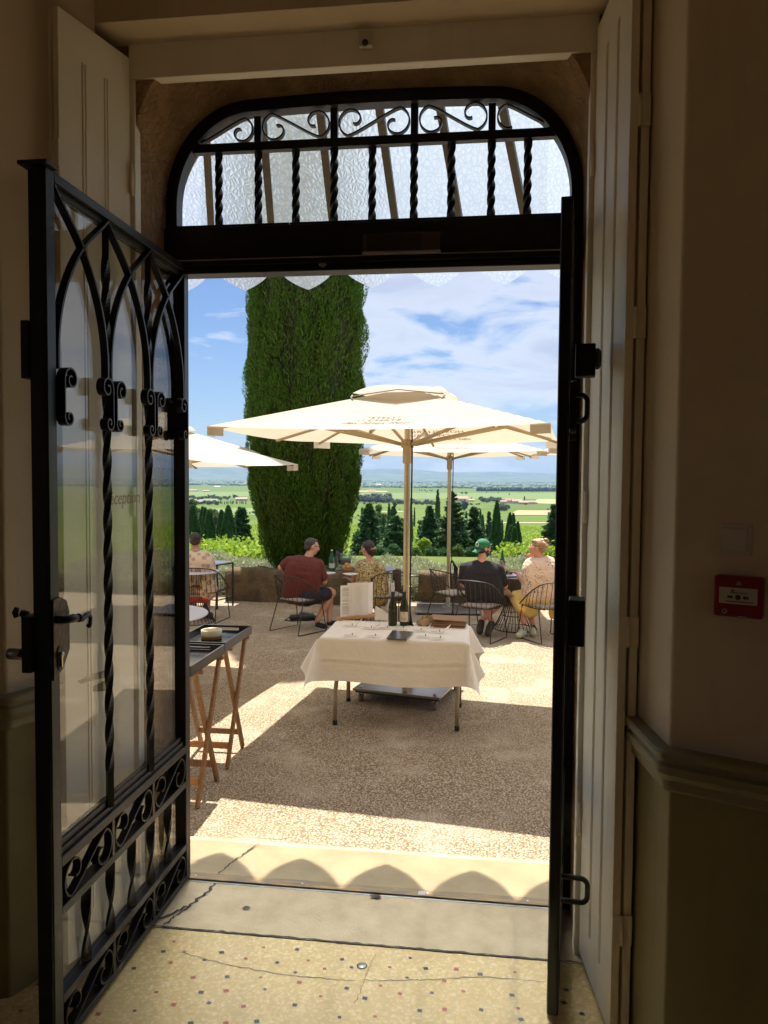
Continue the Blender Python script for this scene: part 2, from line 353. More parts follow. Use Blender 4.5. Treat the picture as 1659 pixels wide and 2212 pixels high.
    def ball(s, c, r, n=12, mi=0, sc=(1, 1, 1), rot=None):
        X = Matrix.Translation(Vector(c)) @ (rot.to_4x4() if rot else Matrix.Identity(4))
        vs = []; h = n // 2
        for i in range(h + 1):
            a = math.pi * i / h
            for j in range(n):
                b = 2 * math.pi * j / n; vs.append(X @ Vector((math.sin(a) * math.cos(b) * r * sc[0], math.sin(a) * math.sin(b) * r * sc[1], math.cos(a) * r * sc[2])))
        s.add(vs, [(i * n + j, (i + 1) * n + j, (i + 1) * n + (j + 1) % n, i * n + (j + 1) % n) for i in range(h) for j in range(n)], mi, True)
    def build(s, name, mats, parent=None, world=True, bevel=0, loc=None, solid=0):
        me = bpy.data.meshes.new(name); off = Vector((0, 0, 0))
        if parent is not None and world:
            q = parent
            while q is not None: off += q.location; q = q.parent
        if parent is None and s.v:
            A = np.array(s.v); off = Vector(((A[:, 0].min() + A[:, 0].max()) / 2, (A[:, 1].min() + A[:, 1].max()) / 2, A[:, 2].min()))
            if loc is not None: off = Vector(loc)
        me.from_pydata([tuple(Vector(p) - off) for p in s.v], [], s.f)
        for m in (mats if isinstance(mats, list) else [mats]): me.materials.append(M[m] if isinstance(m, str) else m)
        me.polygons.foreach_set('material_index', s.m); me.polygons.foreach_set('use_smooth', s.sm); me.update()
        bm = bmesh.new(); bm.from_mesh(me); bmesh.ops.recalc_face_normals(bm, faces=bm.faces); bm.to_mesh(me); bm.free()
        o = bpy.data.objects.new(name, me); COL.objects.link(o)
        if parent is not None: o.parent = parent
        else: o.location = off
        if bevel:
            md = o.modifiers.new('bevel', 'BEVEL'); md.width = bevel; md.segments = 2; md.limit_method = 'ANGLE'; md.angle_limit = R(40)
        if solid:
            md = o.modifiers.new('solid', 'SOLIDIFY'); md.thickness = solid
        return o
def tag(o, label=None, cat=None, group=None, kind=None):
    if label: o['label'] = label
    if cat: o['category'] = cat
    if group: o['group'] = group
    if kind: o['kind'] = kind
    return o
def thing(name, label, cat, loc=(0, 0, 0), rz=0, group=None):
    o = bpy.data.objects.new(name, None); COL.objects.link(o); o.location = Vector(loc); o.rotation_euler = (0, 0, rz)
    o.empty_display_size = .1
    return tag(o, label, cat, group)
def dup(o, loc=None, rz=None, label=None, parent=None):
    c = o.copy(); COL.objects.link(c)
    if parent is not None: c.parent = parent
    if loc is not None: c.location = Vector(loc)
    if rz is not None: c.rotation_euler = (0, 0, rz)
    if label: c['label'] = label
    for ch in list(o.children): dup(ch, parent=c)
    return c
def text_mb(name, body, size, mat, parent, mtx, extr=.0006, font_shear=0, align='CENTER'):
    cu = bpy.data.curves.new(name, 'FONT'); cu.body = body; cu.size = size; cu.extrude = extr; cu.shear = font_shear; cu.align_x = align; cu.resolution_u = 3
    tmp = bpy.data.objects.new(name + '_tmp', cu); COL.objects.link(tmp)
    bpy.context.view_layer.update()
    me = bpy.data.meshes.new_from_object(tmp.evaluated_get(bpy.context.evaluated_depsgraph_get()))
    bpy.data.objects.remove(tmp); bpy.data.curves.remove(cu)
    me.transform(mtx); me.name = name; me.materials.clear(); me.materials.append(M[mat])
    o = bpy.data.objects.new(name, me); COL.objects.link(o)
    if parent is not None:
        off = Vector((0, 0, 0)); q = parent
        while q is not None: off += q.location; q = q.parent
        me.transform(Matrix.Translation(-off)); o.parent = parent
    return o
def frame(x, y, o):     # 4x4 from two in-plane axes and an origin
    x = Vector(x).normalized(); y = Vector(y); y = (y - x * x.dot(y)).normalized(); z = x.cross(y)
    return Matrix(((x[0], y[0], z[0], o[0]), (x[1], y[1], z[1], o[1]), (x[2], y[2], z[2], o[2]), (0, 0, 0, 1)))
def bez(a, b, c, d, n=12):
    a, b, c, d = map(np.array, (a, b, c, d)); t = np.linspace(0, 1, n)[:, None]
    return [tuple(p) for p in (1 - t) ** 3 * a + 3 * (1 - t) ** 2 * t * b + 3 * (1 - t) * t * t * c + t ** 3 * d]
def spiral(c, r0_, r1_, a0, turns, n=26):
    return [(c[0] + (r0_ + (r1_ - r0_) * i / n) * math.cos(a0 + turns * 2 * math.pi * i / n), c[1] + (r0_ + (r1_ - r0_) * i / n) * math.sin(a0 + turns * 2 * math.pi * i / n)) for i in range(n + 1)]
def scroll_S(x0, x1, z0, z1, flip=False, sw=.5):
    # S scroll filling the box: 2D points, a volute at each end
    h = z1 - z0; w = x1 - x0; r = min(h * .5, w * .30); cx, cz = x0 + r, z0 + h * .5; L = []
    for i in range(31):
        q = i / 30; th = R(75 - 325 * q); k = min(1, .30 + q * 1.25)
        L.append((cx + r * k * math.cos(th), z0 + (h / 2) * (1 + (k * math.sin(th)) - (1 - k) * .35)))
    mx, mz = (x0 + x1) / 2, (z0 + z1) / 2
    Rr = [(2 * mx - x, 2 * mz - z) for x, z in reversed(L)]
    a, b = L[-1], Rr[0]
    mid = bez(a, (a[0] + w * .12, a[1] - h * .02), (b[0] - w * .12, b[1] + h * .02), b, 10)
    P = L + mid[1:-1] + Rr
    return [(x, z0 + z1 - z) for x, z in P] if flip else P
def scroll_C(cx, z0, z1, d, side, big=.034, small=.022):
    # C scroll standing against a bar at cx, curls turning to the given side
    P = []
    for i in range(22):
        q = i / 21; th = R(-200 + 380 * q); k = .3 + .7 * q
        P.append((big * (1 - 0) + big * k * math.cos(th) * -1, z1 - big + big * k * math.sin(th)))
    return P
# ================================================================== the room and the doorway
# --- floor, threshold, steps (setting)
b = MB()
b.add([(-3.4, -6, 0), (3.4, -6, 0), (3.4, -.362, 0), (-3.4, -.362, 0)], [(0, 1, 2, 3)], 0)
th = R(12)
lat = []
for i in range(-30, 30):
    for j in range(-40, 12):
        a = i * .118 + (.05 if j % 2 else 0) + random.uniform(-.028, .028); e = j * .072 + random.uniform(-.022, .022)
        x, y = a * math.cos(th) - e * math.sin(th) - .4, a * math.sin(th) + e * math.cos(th) - .5
        if not (-1.5 < x < .45 and -2.2 < y < -.41) or random.random() < .12: continue
        lat.append((x, y, (i + j) % 2))
for x, y, k in lat:
    w = random.choice((.0075, .0088, .0098, .0105, .0112)); r = R(random.uniform(20, 70)); 
    vs = [(x + w * math.cos(r + q * math.pi / 2) * (1.15 if q % 2 else .95), y + w * math.sin(r + q * math.pi / 2), .0012) for q in range(4)]
    b.add(vs, [(0, 1, 2, 3)], 1 + k)
def crack(pts, w, mi, z=.0014, jit=.006, mb=None, n=14):
    mb = mb or b
    pp = []
    for (x0, y0), (x1, y1) in zip(pts[:-1], pts[1:]):
        for q in range(n): pp.append((x0 + (x1 - x0) * q / n + random.uniform(-jit, jit), y0 + (y1 - y0) * q / n + random.uniform(-jit, jit)))
    pp.append(pts[-1]); vs = []
    for k, (x, y) in enumerate(pp):
        x1, y1 = pp[min(k + 1, len(pp) - 1)]; x2, y2 = pp[max(k - 1, 0)]; d = Vector((x1 - x2, y1 - y2, 0)).normalized(); ww = w * random.uniform(.5, 1.3) * (.35 if k in (0, len(pp) - 1) else 1)
        vs += [(x - d.y * ww, y + d.x * ww, z), (x + d.y * ww, y - d.x * ww, z)]
    mb.add(vs, [(2 * k, 2 * k + 1, 2 * k + 3, 2 * k + 2) for k in range(len(pp) - 1)], mi)
def g2(u, v, z=0): p = Gz(u, v, z); return (p[0], p[1])
crack([g2(385, 2056), g2(500, 2087), g2(640, 2110), g2(770, 2120)], .0016, 3, jit=.004)
crack([g2(785, 2118), g2(900, 2118), g2(1050, 2110), g2(1180, 2122)], .0016, 3, jit=.004)
crack([g2(785, 2118), g2(800, 2085), g2(812, 2062)], .0012, 3, jit=.004)
crack([g2(785, 2118), g2(775, 2150), g2(765, 2170)], .0011, 3, jit=.004)
p = Gz(782, 2087, 0)
b.lathe([(0, .0016), (.014, .0018), (.0145, .001)], 18, (p[0], p[1], 0), 5); b.lathe([(.0146, .0012), (.0185, .0012)], 18, (p[0], p[1], 0), 4)
floor_tess1 = pm('navy_tessera', (.03, .035, .05), (.05, .05, .06), 60, .35); floor_tess2 = pm('brick_tessera', (.30, .055, .04), (.36, .09, .06), 60, .35)
tag(b.build('floor', ['terrazzo', floor_tess1, floor_tess2, 'crackthin', 'crack', 'alu'], loc=(0, 0, 0)), kind='structure')
# inner threshold slab with cracked corner and ragged front edge
b = MB()
n = 60; vs = []
for i in range(n + 1):
    x = -1.36 + 1.75 * i / n; vs += [(x, -.352 + random.uniform(-.006, .006), 0), (x, -.012, .003)]
b.add(vs, [(2 * i, 2 * i + 2, 2 * i + 3, 2 * i + 1) for i in range(n)], 0)
b.add([(-1.36, -.365, -.012), (.39, -.365, -.012), (.39, -.34, -.012), (-1.36, -.34, -.012)], [(0, 1, 2, 3)], 1)
crack([(-1.085, -.015), (-1.09, -.09), (-1.12, -.2), (-1.19, -.30), (-1.25, -.355)], .006, 1, .0045, .007, n=8)
crack([(-1.12, -.2), (-1.16, -.30), (-1.17, -.35)], .004, 1, .0044, .006, n=6)
crack([(-1.32, -.357), (-.8, -.357), (-.2, -.357), (.37, -.357)], .0045, 1, .0042, .003, n=26)
p = Gz(532, 1963, 0)
for a, ex in ((.012, 0), (.016, 2)):
    vs = [(p[0], p[1], .0048 - ex * .0004)] + [(p[0] + a * math.cos(q * .45) * random.uniform(.75, 1.15), p[1] + a * .9 * math.sin(q * .45) * random.uniform(.75, 1.15), .0048 - ex * .0004) for q in range(14)]
    b.add(vs, [(0, q, q % 14 + 1) for q in range(1, 15)], 1 if ex == 0 else 2)
tag(b.build('threshold', ['greystone', 'crack', 'crackthin'], loc=(0, 0, 0)), kind='structure')
b = MB()   # outer slab: a real stone step standing above the terrace, with a lower ledge
def nose(i, j):
    x = -1.9 + 3.0 * i; prof = [(.012, .006), (.15, .008), (.30, .004), (.335, -.002), (.352, -.014), (.358, -.04), (.356, -.21)]
    y, z = prof[min(6, int(round(j * 6)))]; return (x, y + .004 * math.sin(x * 9), z)
b.grid(nose, 40, 6, 0)
b.bx(-2.2, 1.4, .33, .77, -.5, -.205, 1)
b.bx(-2.2, 1.4, .1, .36, -.5, -.212, 1)
crack([(-1.09, .02), (-1.07, .12), (-1.04, .2), (-1.0, .33)], .0035, 2, .0105, .006, n=8)
crack([g2(545, 1812), g2(600, 1817), g2(625, 1812)], .002, 2, .0065, .006, n=5)
for u, v in ((812, 1941),):
    p = Gz(u, v, 0); vs = [(p[0], p[1], .0102)] + [(p[0] + .028 * math.cos(q * .6) * random.uniform(.6, 1.1), p[1] + .012 * math.sin(q * .6) * random.uniform(.6, 1.1), .0102) for q in range(10)]
    b.add(vs, [(0, q, q % 10 + 1) for q in range(1, 11)], 2)
tag(b.build('doorstep', ['limestone', 'greystone', 'crack'], loc=(0, 0, 0)), kind='structure')
b = MB(); b.bx(-1.30, .36, -.024, .026, 0, .013, 0); b.bx(-1.30, .36, -.034, -.0245, 0, .006, 1)
p = Gz(907, 1961, .0); b.bx(p[0] - .014, p[0] + .014, -.016, .012, .005, .0145, 1)
for x in (-1.18, -.72, -.2, .2): b.lathe([(0, .0145), (.0045, .0142), (.005, .013)], 10, (x, .0, 0), 1)
tag(b.build('threshold_strip', ['brass', 'alu'], bevel=.002), 'worn brass strip screwed across the doorway threshold', 'threshold strip')

# --- walls of the room
b = MB(); b.bx(-1.42, -3.4, -.45, -.30, 0, 4.3); b.bx(-1.42, .47, -.45, -.30, 3.268, 4.3); b.bx(.47, 3.4, -.45, -.30, 0, 4.3)
tag(b.build('doorway_wall', 'plaster'), 'dark plaster wall above the doorway recess', 'wall')
def splay(pts, name, label, sgn):
    t = thing(name, label, 'wall', (pts[1][0], pts[1][1], 0)); b = MB(); q = MB(); c = MB()
    # pts: niche back, corner, room end ; rounded corner
    P = []
    A, B, C = [Vector((p[0], p[1], 0)) for p in pts]
    e1 = (A - B).normalized(); e2 = (C - B).normalized(); r = .009
    P = [A] + [Vector(p) for p in bez(B + e1 * r, B + e1 * r * .4, B + e2 * r * .4, B + e2 * r, 6)] + [C]
    def nrm(i):
        d = (P[min(i + 1, len(P) - 1)] - P[max(i - 1, 0)]).normalized(); n = Vector((d.y, -d.x, 0)); return n * sgn
    k = len(P)
    def strip(mb, prof, mi=0):
        vs = [tuple(P[i] + nrm(i) * o + Vector((0, 0, z))) for i in range(k) for o, z in prof]; m_ = len(prof)
        mb.add(vs, [(i * m_ + j, (i + 1) * m_ + j, (i + 1) * m_ + j + 1, i * m_ + j + 1) for i in range(k - 1) for j in range(m_ - 1)], mi)
    strip(b, [(0, .96), (0, 4.3)]); strip(c, [(-.004, 0), (-.004, .93)])
    b.build('upper_wall', 'plaster', t); c.build('lower_wall', 'dado', t)
    strip(q, [(0, .882), (.012, .884), (.018, .892), (.018, .915), (.026, .921), (.034, .935), (.034, .955), (.026, .963), (.026, .972), (.040, .978), (.042, .992), (.036, .998), (0, 1.0)])
    q.build('chair_rail', 'dadorail', t); return t
M['dadorail'] = pm('olive_rail_paint', (.27, .23, .125), (.23, .19, .10), 3, .6, 0, .2, 60)
wl = splay([(-1.36, -.45), (-1.497, -.80), (-3.4, -1.55)], 'splayed_wall', 'plaster wall with chair rail left of the open iron door', -1)
wr = splay([(.435, -.45), (.495, -.98), (3.3, -2.29)], 'splayed_wall', 'plaster wall with chair rail carrying the light switch', 1)
b = MB(); b.bx(-3.5, 3.5, -6.2, -6, 0, 4.3); b.bx(-3.6, -3.4, -6, -3.0, 0, 4.3); b.bx(-3.6, -3.4, -2.3, -.3, 0, 4.3); b.bx(-3.6, -3.4, -3.0, -2.3, 0, 1.); b.bx(-3.6, -3.4, -3.0, -2.3, 2.4, 4.3); b.bx(3.3, 3.5, -6, -5.0, 0, 4.3); b.bx(3.3, 3.5, -3.9, -.3, 0, 4.3); b.bx(3.3, 3.5, -5.0, -3.9, 0, .8); b.bx(3.3, 3.5, -5.0, -3.9, 2.8, 4.3)  # the unseen side openings are added so daylight reaches the interior
tag(b.build('room_wall', 'plaster'), 'plaster walls of the room behind the viewer, with an added daylight opening on either side', 'wall')
b = MB(); b.bx(-3.6, 3.5, -6.2, -.3, 4.3, 4.45)
tag(b.build('ceiling', 'plaster'), kind='structure')
# --- stone reveal with its arch
def arch(x0, x1, top, rx, rz, zb=0, n=14, rise=.0):
    P = [(x0, zb), (x0, top - rz - rise)]
    P += [(x0 + rx * (1 - math.cos(i / n * math.pi / 2)), top - rise - rz + rz * math.sin(i / n * math.pi / 2)) for i in range(1, n + 1)]
    xm = [(x0 + rx + (x1 - x0 - 2 * rx) * i / 10, top - rise + rise * (1 - ((i - 5) / 5) ** 2)) for i in range(1, 10)]
    P += xm
    P += [(x1 - rx * (1 - math.sin(i / n * math.pi / 2)), top - rise - rz + rz * math.cos(i / n * math.pi / 2)) for i in range(0, n + 1)]
    P += [(x1, zb)]
    return P
AO = arch(-1.285, .362, 3.20, .35, .40, 0, 14, .012)
AI = arch(-1.297, .368, 3.33, .40, .45, 0, 14, .015)
b = MB()
rings = [[(x, .13, z) for x, z in AO], [(x, -.035, z) for x, z in AO], [(x, -.13, z + .0) for x, z in arch(-1.29, .365, 3.25, .39, .42, 0, 14, .015)], [(x, -.30, z) for x, z in AI]]
k = len(AO); vs = [p for r in rings for p in r]
b.add(vs, [(i * k + j, i * k + j + 1, (i + 1) * k + j + 1, (i + 1) * k + j) for i in range(3) for j in range(k - 1)], 0, True)
for y, A_ in ((.13, AO), (-.30, AI)):       # faces round the hole
    vs = [(x, y, z) for x, z in A_]; 
    out = []
    for x, z in A_:
        ox = max(-1.62, min(.70, -.46 + (x + .46) * 1.42)); oz = 3.75 if z > 2.8 else z
        out.append((ox, y, oz))
    m_ = len(A_); b.add(vs + out, [(i, i + 1, m_ + i + 1, m_ + i) for i in range(m_ - 1)], 0)
tag(b.build('stone_surround', 'stone_dark'), 'rough brown stone reveal arching over the iron door frame', 'stone arch')
# outside of the house
b = MB(); b.bx(-9, -1.61, .0, .12, -.5, 7); b.bx(.69, 9, .0, .12, -.5, 7); b.bx(-1.61, .69, .0, .12, 3.74, 7); b.bx(-3.9, 3.8, -6.4, 0, 4.46, 4.6)
tag(b.build('house_front', 'limestone'), 'pale stone front of the house around the doorway', 'building')

for x0, x1 in ((3.9, 22), (-22, -3.9)):
    b = MB(); b.bx(x0, x1, -14, .15, -.8, -.41); tag(b.build('side_bounce_gravel', 'gravel', loc=(0, 0, 0)), kind='structure')  # unseen gravel added to bounce sunlight in through the side openings
# --- painted timber casing behind the shutters
t = thing('door_casing', 'cream painted timber casing framing the stone arch', 'door casing', (-.47, -.28, 0))
b = MB(); b.bx(-1.305, .37, -.31, -.262, 3.145, 3.285); b.build('head', 'paint', t, bevel=.003)
b = MB(); b.bx(-1.33, -1.282, -.31, -.262, 0, 3.144); b.build('jamb', 'paint', t, bevel=.003)
b = MB(); b.bx(.345, .39, -.31, -.262, 0, 3.144); b.build('jamb', 'paint', t, bevel=.003)
b = MB(); b.bx(-1.40, .45, -.449, -.312, 3.272, 3.30); b.build('soffit_board', 'paint', t)
t = thing('door_sensor', 'small square white sensor on the timber head over the door', 'sensor', (-.426, -.32, 3.2))
b = MB(); b.bx(-.449, -.403, -.338, -.311, 3.195, 3.25); b.build('housing', 'white', t, bevel=.004)
b = MB(); b.ball((-.426, -.336, 3.206), .012, 12); b.build('lens', 'black', t)

# --- folding interior shutters
def shutter(hx, hy, nx, ny, side, label):
    # side = +1: the panel face looks towards +x
    H = Vector((hx, hy, 0)); Nn = Vector((nx, ny, 0)); d = (Nn - H).normalized(); W = (Nn - H).length
    nrm = Vector((-d.y, d.x, 0)); nrm = nrm if nrm.x * side > 0 else -nrm
    t = thing('shutter', label, 'shutter', (hx, hy, 0))
    def slab(o0, o1, name, w0=0, w1=W, zt=3.215):
        b = MB(); P = [H + d * w0 + nrm * o0, H + d * w1 + nrm * o0, H + d * w1 + nrm * o1, H + d * w0 + nrm * o1]
        b.add([tuple(p + Vector((0, 0, .02))) for p in P] + [tuple(p + Vector((0, 0, zt))) for p in P], [(3, 2, 1, 0), (4, 5, 6, 7), (0, 1, 5, 4), (1, 2, 6, 5), (2, 3, 7, 6), (3, 0, 4, 7)])
        if name == 'panel':      # bead mouldings
            for f in (.36, .67):
                for e in (-.008, .006):
                    p0 = H + d * (W * f + e) + nrm * (o0 + .0002); b.tube([tuple(p0 + Vector((0, 0, .16))), tuple(p0 + Vector((0, 0, zt - .13)))], .0034, 6)
        return b.build(name, 'paint', t, bevel=.002)
    slab(0, -.024, 'panel'); slab(-.034, -.058, 'folded_leaf', 0, W - .004)
    for z in (.35, 1.25, 2.15, 2.75):
        b = MB(); p = H + d * (W + .001) + nrm * -.029
        b.box((p.x, p.y, z), (.058, .004, .09), rot=Matrix.Rotation(math.atan2(nrm.y, nrm.x), 3, 'Z')); b.tube([(p.x, p.y - .003, z - .045), (p.x, p.y - .003, z + .045)], .005, 8)
        b.build('hinge', 'paint', t)
    for z in (.5, 1.6, 2.78):
        b = MB(); p = H + nrm * .004; b.box((p.x, p.y + .012, z), (.008, .03, .11)); b.tube([(p.x + side * .004, p.y - .004, z - .055), (p.x + side * .004, p.y - .004, z + .055)], .006, 8); b.build('hinge', 'paint', t)
    return t
shutter(-1.297, -.318, -1.385, -.645, 1, 'cream folded shutter standing open behind the iron door on the left')
shutter(.362, -.318, .402, -.735, -1, 'cream folded shutter standing open against the right of the doorway')

# --- switch and call point on the right wall
wd = Vector((3.3 - .495, -2.29 + .98, 0)).normalized(); wn = Vector((wd.y, -wd.x, 0))
def onwall(u, v): return hit(u, v, (.495 + wn.x * .001, -.98 + wn.y * .001, 0), tuple(wn))
p = Vector(onwall(1587, 1166)); X = frame(wd, (0, 0, 1), p)
t = thing('light_switch', 'square cream rocker switch on the right wall above the red box', 'light switch', p)
b = MB(); b.M = X; b.box((0, 0, -.002), (.080, .080, .012)); b.build('plate', 'white', t, bevel=.004)
b = MB(); b.M = X @ Matrix.Rotation(R(-3), 4, 'X'); b.box((0, 0, .004), (.058, .060, .012)); b.build('rocker', 'white', t, bevel=.003)
p = Vector(onwall(1598, 1287)); X = frame(wd, (0, 0, 1), p)
t = thing('fire_alarm_button', 'red fire alarm call point on the right wall below the switch', 'fire alarm', p)
b = MB(); b.M = X; b.box((0, 0, .012), (.112, .102, .034)); b.build('case', 'red', t, bevel=.006)
b = MB(); b.M = X; b.box((0, .003, .030), (.086, .040, .003)); b.build('glass_panel', 'white', t)
b = MB(); b.M = X
b.lathe([(0, .0325), (.0065, .0325)], 16, (0, .0, 0), 0)
for s in (-1, 1):
    b.add([(s * .010, 0, .0325), (s * .016, .006, .0325), (s * .016, .003, .0325), (s * .024, .003, .0325), (s * .024, -.003, .0325), (s * .016, -.003, .0325), (s * .016, -.006, .0325)], [tuple(range(7))], 0)
b.lathe([(0, .0325), (.003, .0325)], 10, (-.012, .0165, 0), 0); b.box((.004, -.011, .0322), (.062, .0022, .0006))
b.build('symbols', 'ink', t)
text_mb('lettering', 'BRISER LA GLACE', .0052, 'ink', t, X @ Matrix.Translation((.002, .0095, .0322)))
b = MB(); b.M = X
b.lathe([(.003, .0298), (.0065, .0298)], 14, (-.03, -.037, 0), 0); b.build('key_hole', 'inkgrey', t)
b = MB(); b.M = X; b.add([(-.006, .030, .0298), (.0, .041, .0298), (.008, .033, .0298), (.003, .029, .0298)], [(0, 1, 2, 3)]); b.build('house_icon', 'inkgrey', t)
b = MB(); b.M = X; b.box((.01, -.049, .0285), (.02, .006, .002)); b.build('tab', 'inkgrey', t)

# --- iron door frame with its transom light
t = thing('iron_door_frame', 'black iron door frame with arched transom of scrollwork', 'door frame', (-.46, 0, 0))
b = MB()
IN = arch(-1.238, .318, 3.15, .31, .36, 2.705, 16, .010); OUT = arch(-1.284, .361, 3.198, .35, .40, 2.705, 16, .012)
k = len(IN)
for ya, yb in ((-.03, .03),):
    vs = [(x, ya, z) for x, z in IN] + [(x, ya, z) for x, z in OUT] + [(x, yb, z) for x, z in IN] + [(x, yb, z) for x, z in OUT]
    fs = []
    for i in range(k - 1): fs += [(i, i + 1, k + i + 1, k + i), (2 * k + i, 3 * k + i, 3 * k + i + 1, 2 * k + i + 1), (i, 2 * k + i, 2 * k + i + 1, i + 1), (k + i, k + i + 1, 3 * k + i + 1, 3 * k + i)]
    b.add(vs, fs, 0)
b.bx(-1.284, -1.232, -.03, .03, 0, 2.704); b.bx(.315, .361, -.03, .03, 0, 2.704)
b.build('arched_frame', 'iron', t)
b = MB(); b.bx(-1.335, .355, -.045, .035, 2.525, 2.69); b.bx(-1.24, .32, -.058, -.0455, 2.535, 2.552); b.bx(-1.24, .32, -.05, .03, 2.506, 2.5245); b.bx(-1.24, .32, -.034, .012, 2.6905, 2.703)
b.build('lintel', 'iron', t, bevel=.003)
b = MB(); b.bx(-1.24, .32, -.058, -.054, 2.556, 2.5595)
b.build('lintel_edge', 'alu', t)
b = MB(); b.bx(-1.235, .315, -.012, .012, 3.008, 3.03); b.bx(-1.235, .315, -.016, .016, 2.995, 3.0075)
b.build('middle_rail', 'iron', t)
xs = [-1.235 + 1.553 * i / 10 for i in range(11)]
xs[0] = -1.238
bars = [-1.072, -.908, -.754, -.599, -.447, -.282, -.137, .017, .155]
for i, x in enumerate(bars):
    b = MB(); b.twist((x, 0, 2.704), (x, 0, 2.994), .023, 1.25, 40); b.build('twisted_bar', 'iron', t)
    if i % 2: 
        zt = 3.145 if i in (3, 5) else (3.13 if i == 7 else 3.128)
        b = MB(); b.bx(x - .014, x + .014, -.014, .014, 3.031, zt); b.build('bar', 'iron', t)
sl = [(-.908 + .02, -.599 - .02, True), (-.599 + .02, -.282 - .02, False), (-.282 + .02, .017 - .02, True)]
for x0, x1, fl in sl:
    b = MB(); b.ribbon([(x, 0, z) for x, z in scroll_S(x0, x1, 3.036, 3.140, not fl)], (0, 1, 0), .022, .006); b.build('scroll', 'iron', t)
b = MB(); b.ribbon([(x, 0, z) for x, z in scroll_S(-1.175, -.93, 3.036, 3.128, True) ], (0, 1, 0), .022, .006); b.build('scroll', 'iron', t)
b = MB(); b.ribbon([(x, 0, z) for x, z in scroll_S(.038, .275, 3.036, 3.128, False)][14:] , (0, 1, 0), .022, .006); b.build('scroll', 'iron', t)
b = MB(); b.bx(-1.15, .23, .018, .022, 2.71, 3.13); b.build('transom_pane', 'glass', t)
t = thing('magnetic_lock', 'flat metal magnetic lock fixed to the black lintel', 'door lock', (-.32, -.06, 2.57))
b = MB(); b.bx(-.472, -.172, -.075, -.0585, 2.565, 2.635); b.build('body', 'tray', t, bevel=.002)
M['bronze'] = pm('bronze_cover', (.10, .075, .055), None, 5, .4, .6)
b = MB(); b.bx(-.246, -.1735, -.0775, -.0752, 2.568, 2.632); b.build('cover', 'bronze', t)
b = MB(); b.bx(-.471, -.46, -.0775, -.0752, 2.568, 2.632); b.build('end_cap', 'bronze', t)
b = MB(); b.bx(-.472, -.172, -.082, -.0585, 2.556, 2.5645); b.build('armature_plate', 'alu', t)
for x in (-.464, -.40, -.27, -.22, -.18):
    b = MB(); b.lathe([(0, -.0005), (.003, -.0005), (.003, .0005)], 8, (x, -.072, 2.5555)); b.build('screw', 'black', t)
b = MB(); p = Vector(hit(697, 572, (0, -.047, 0), (0, 1, 0))); b.box(p, (.026, .006, .022), rot=Matrix.Rotation(R(35), 3, 'Y'))
tag(b.build('frame_clip', 'alu', bevel=.001), 'small tilted metal clip under the lintel', 'clip')

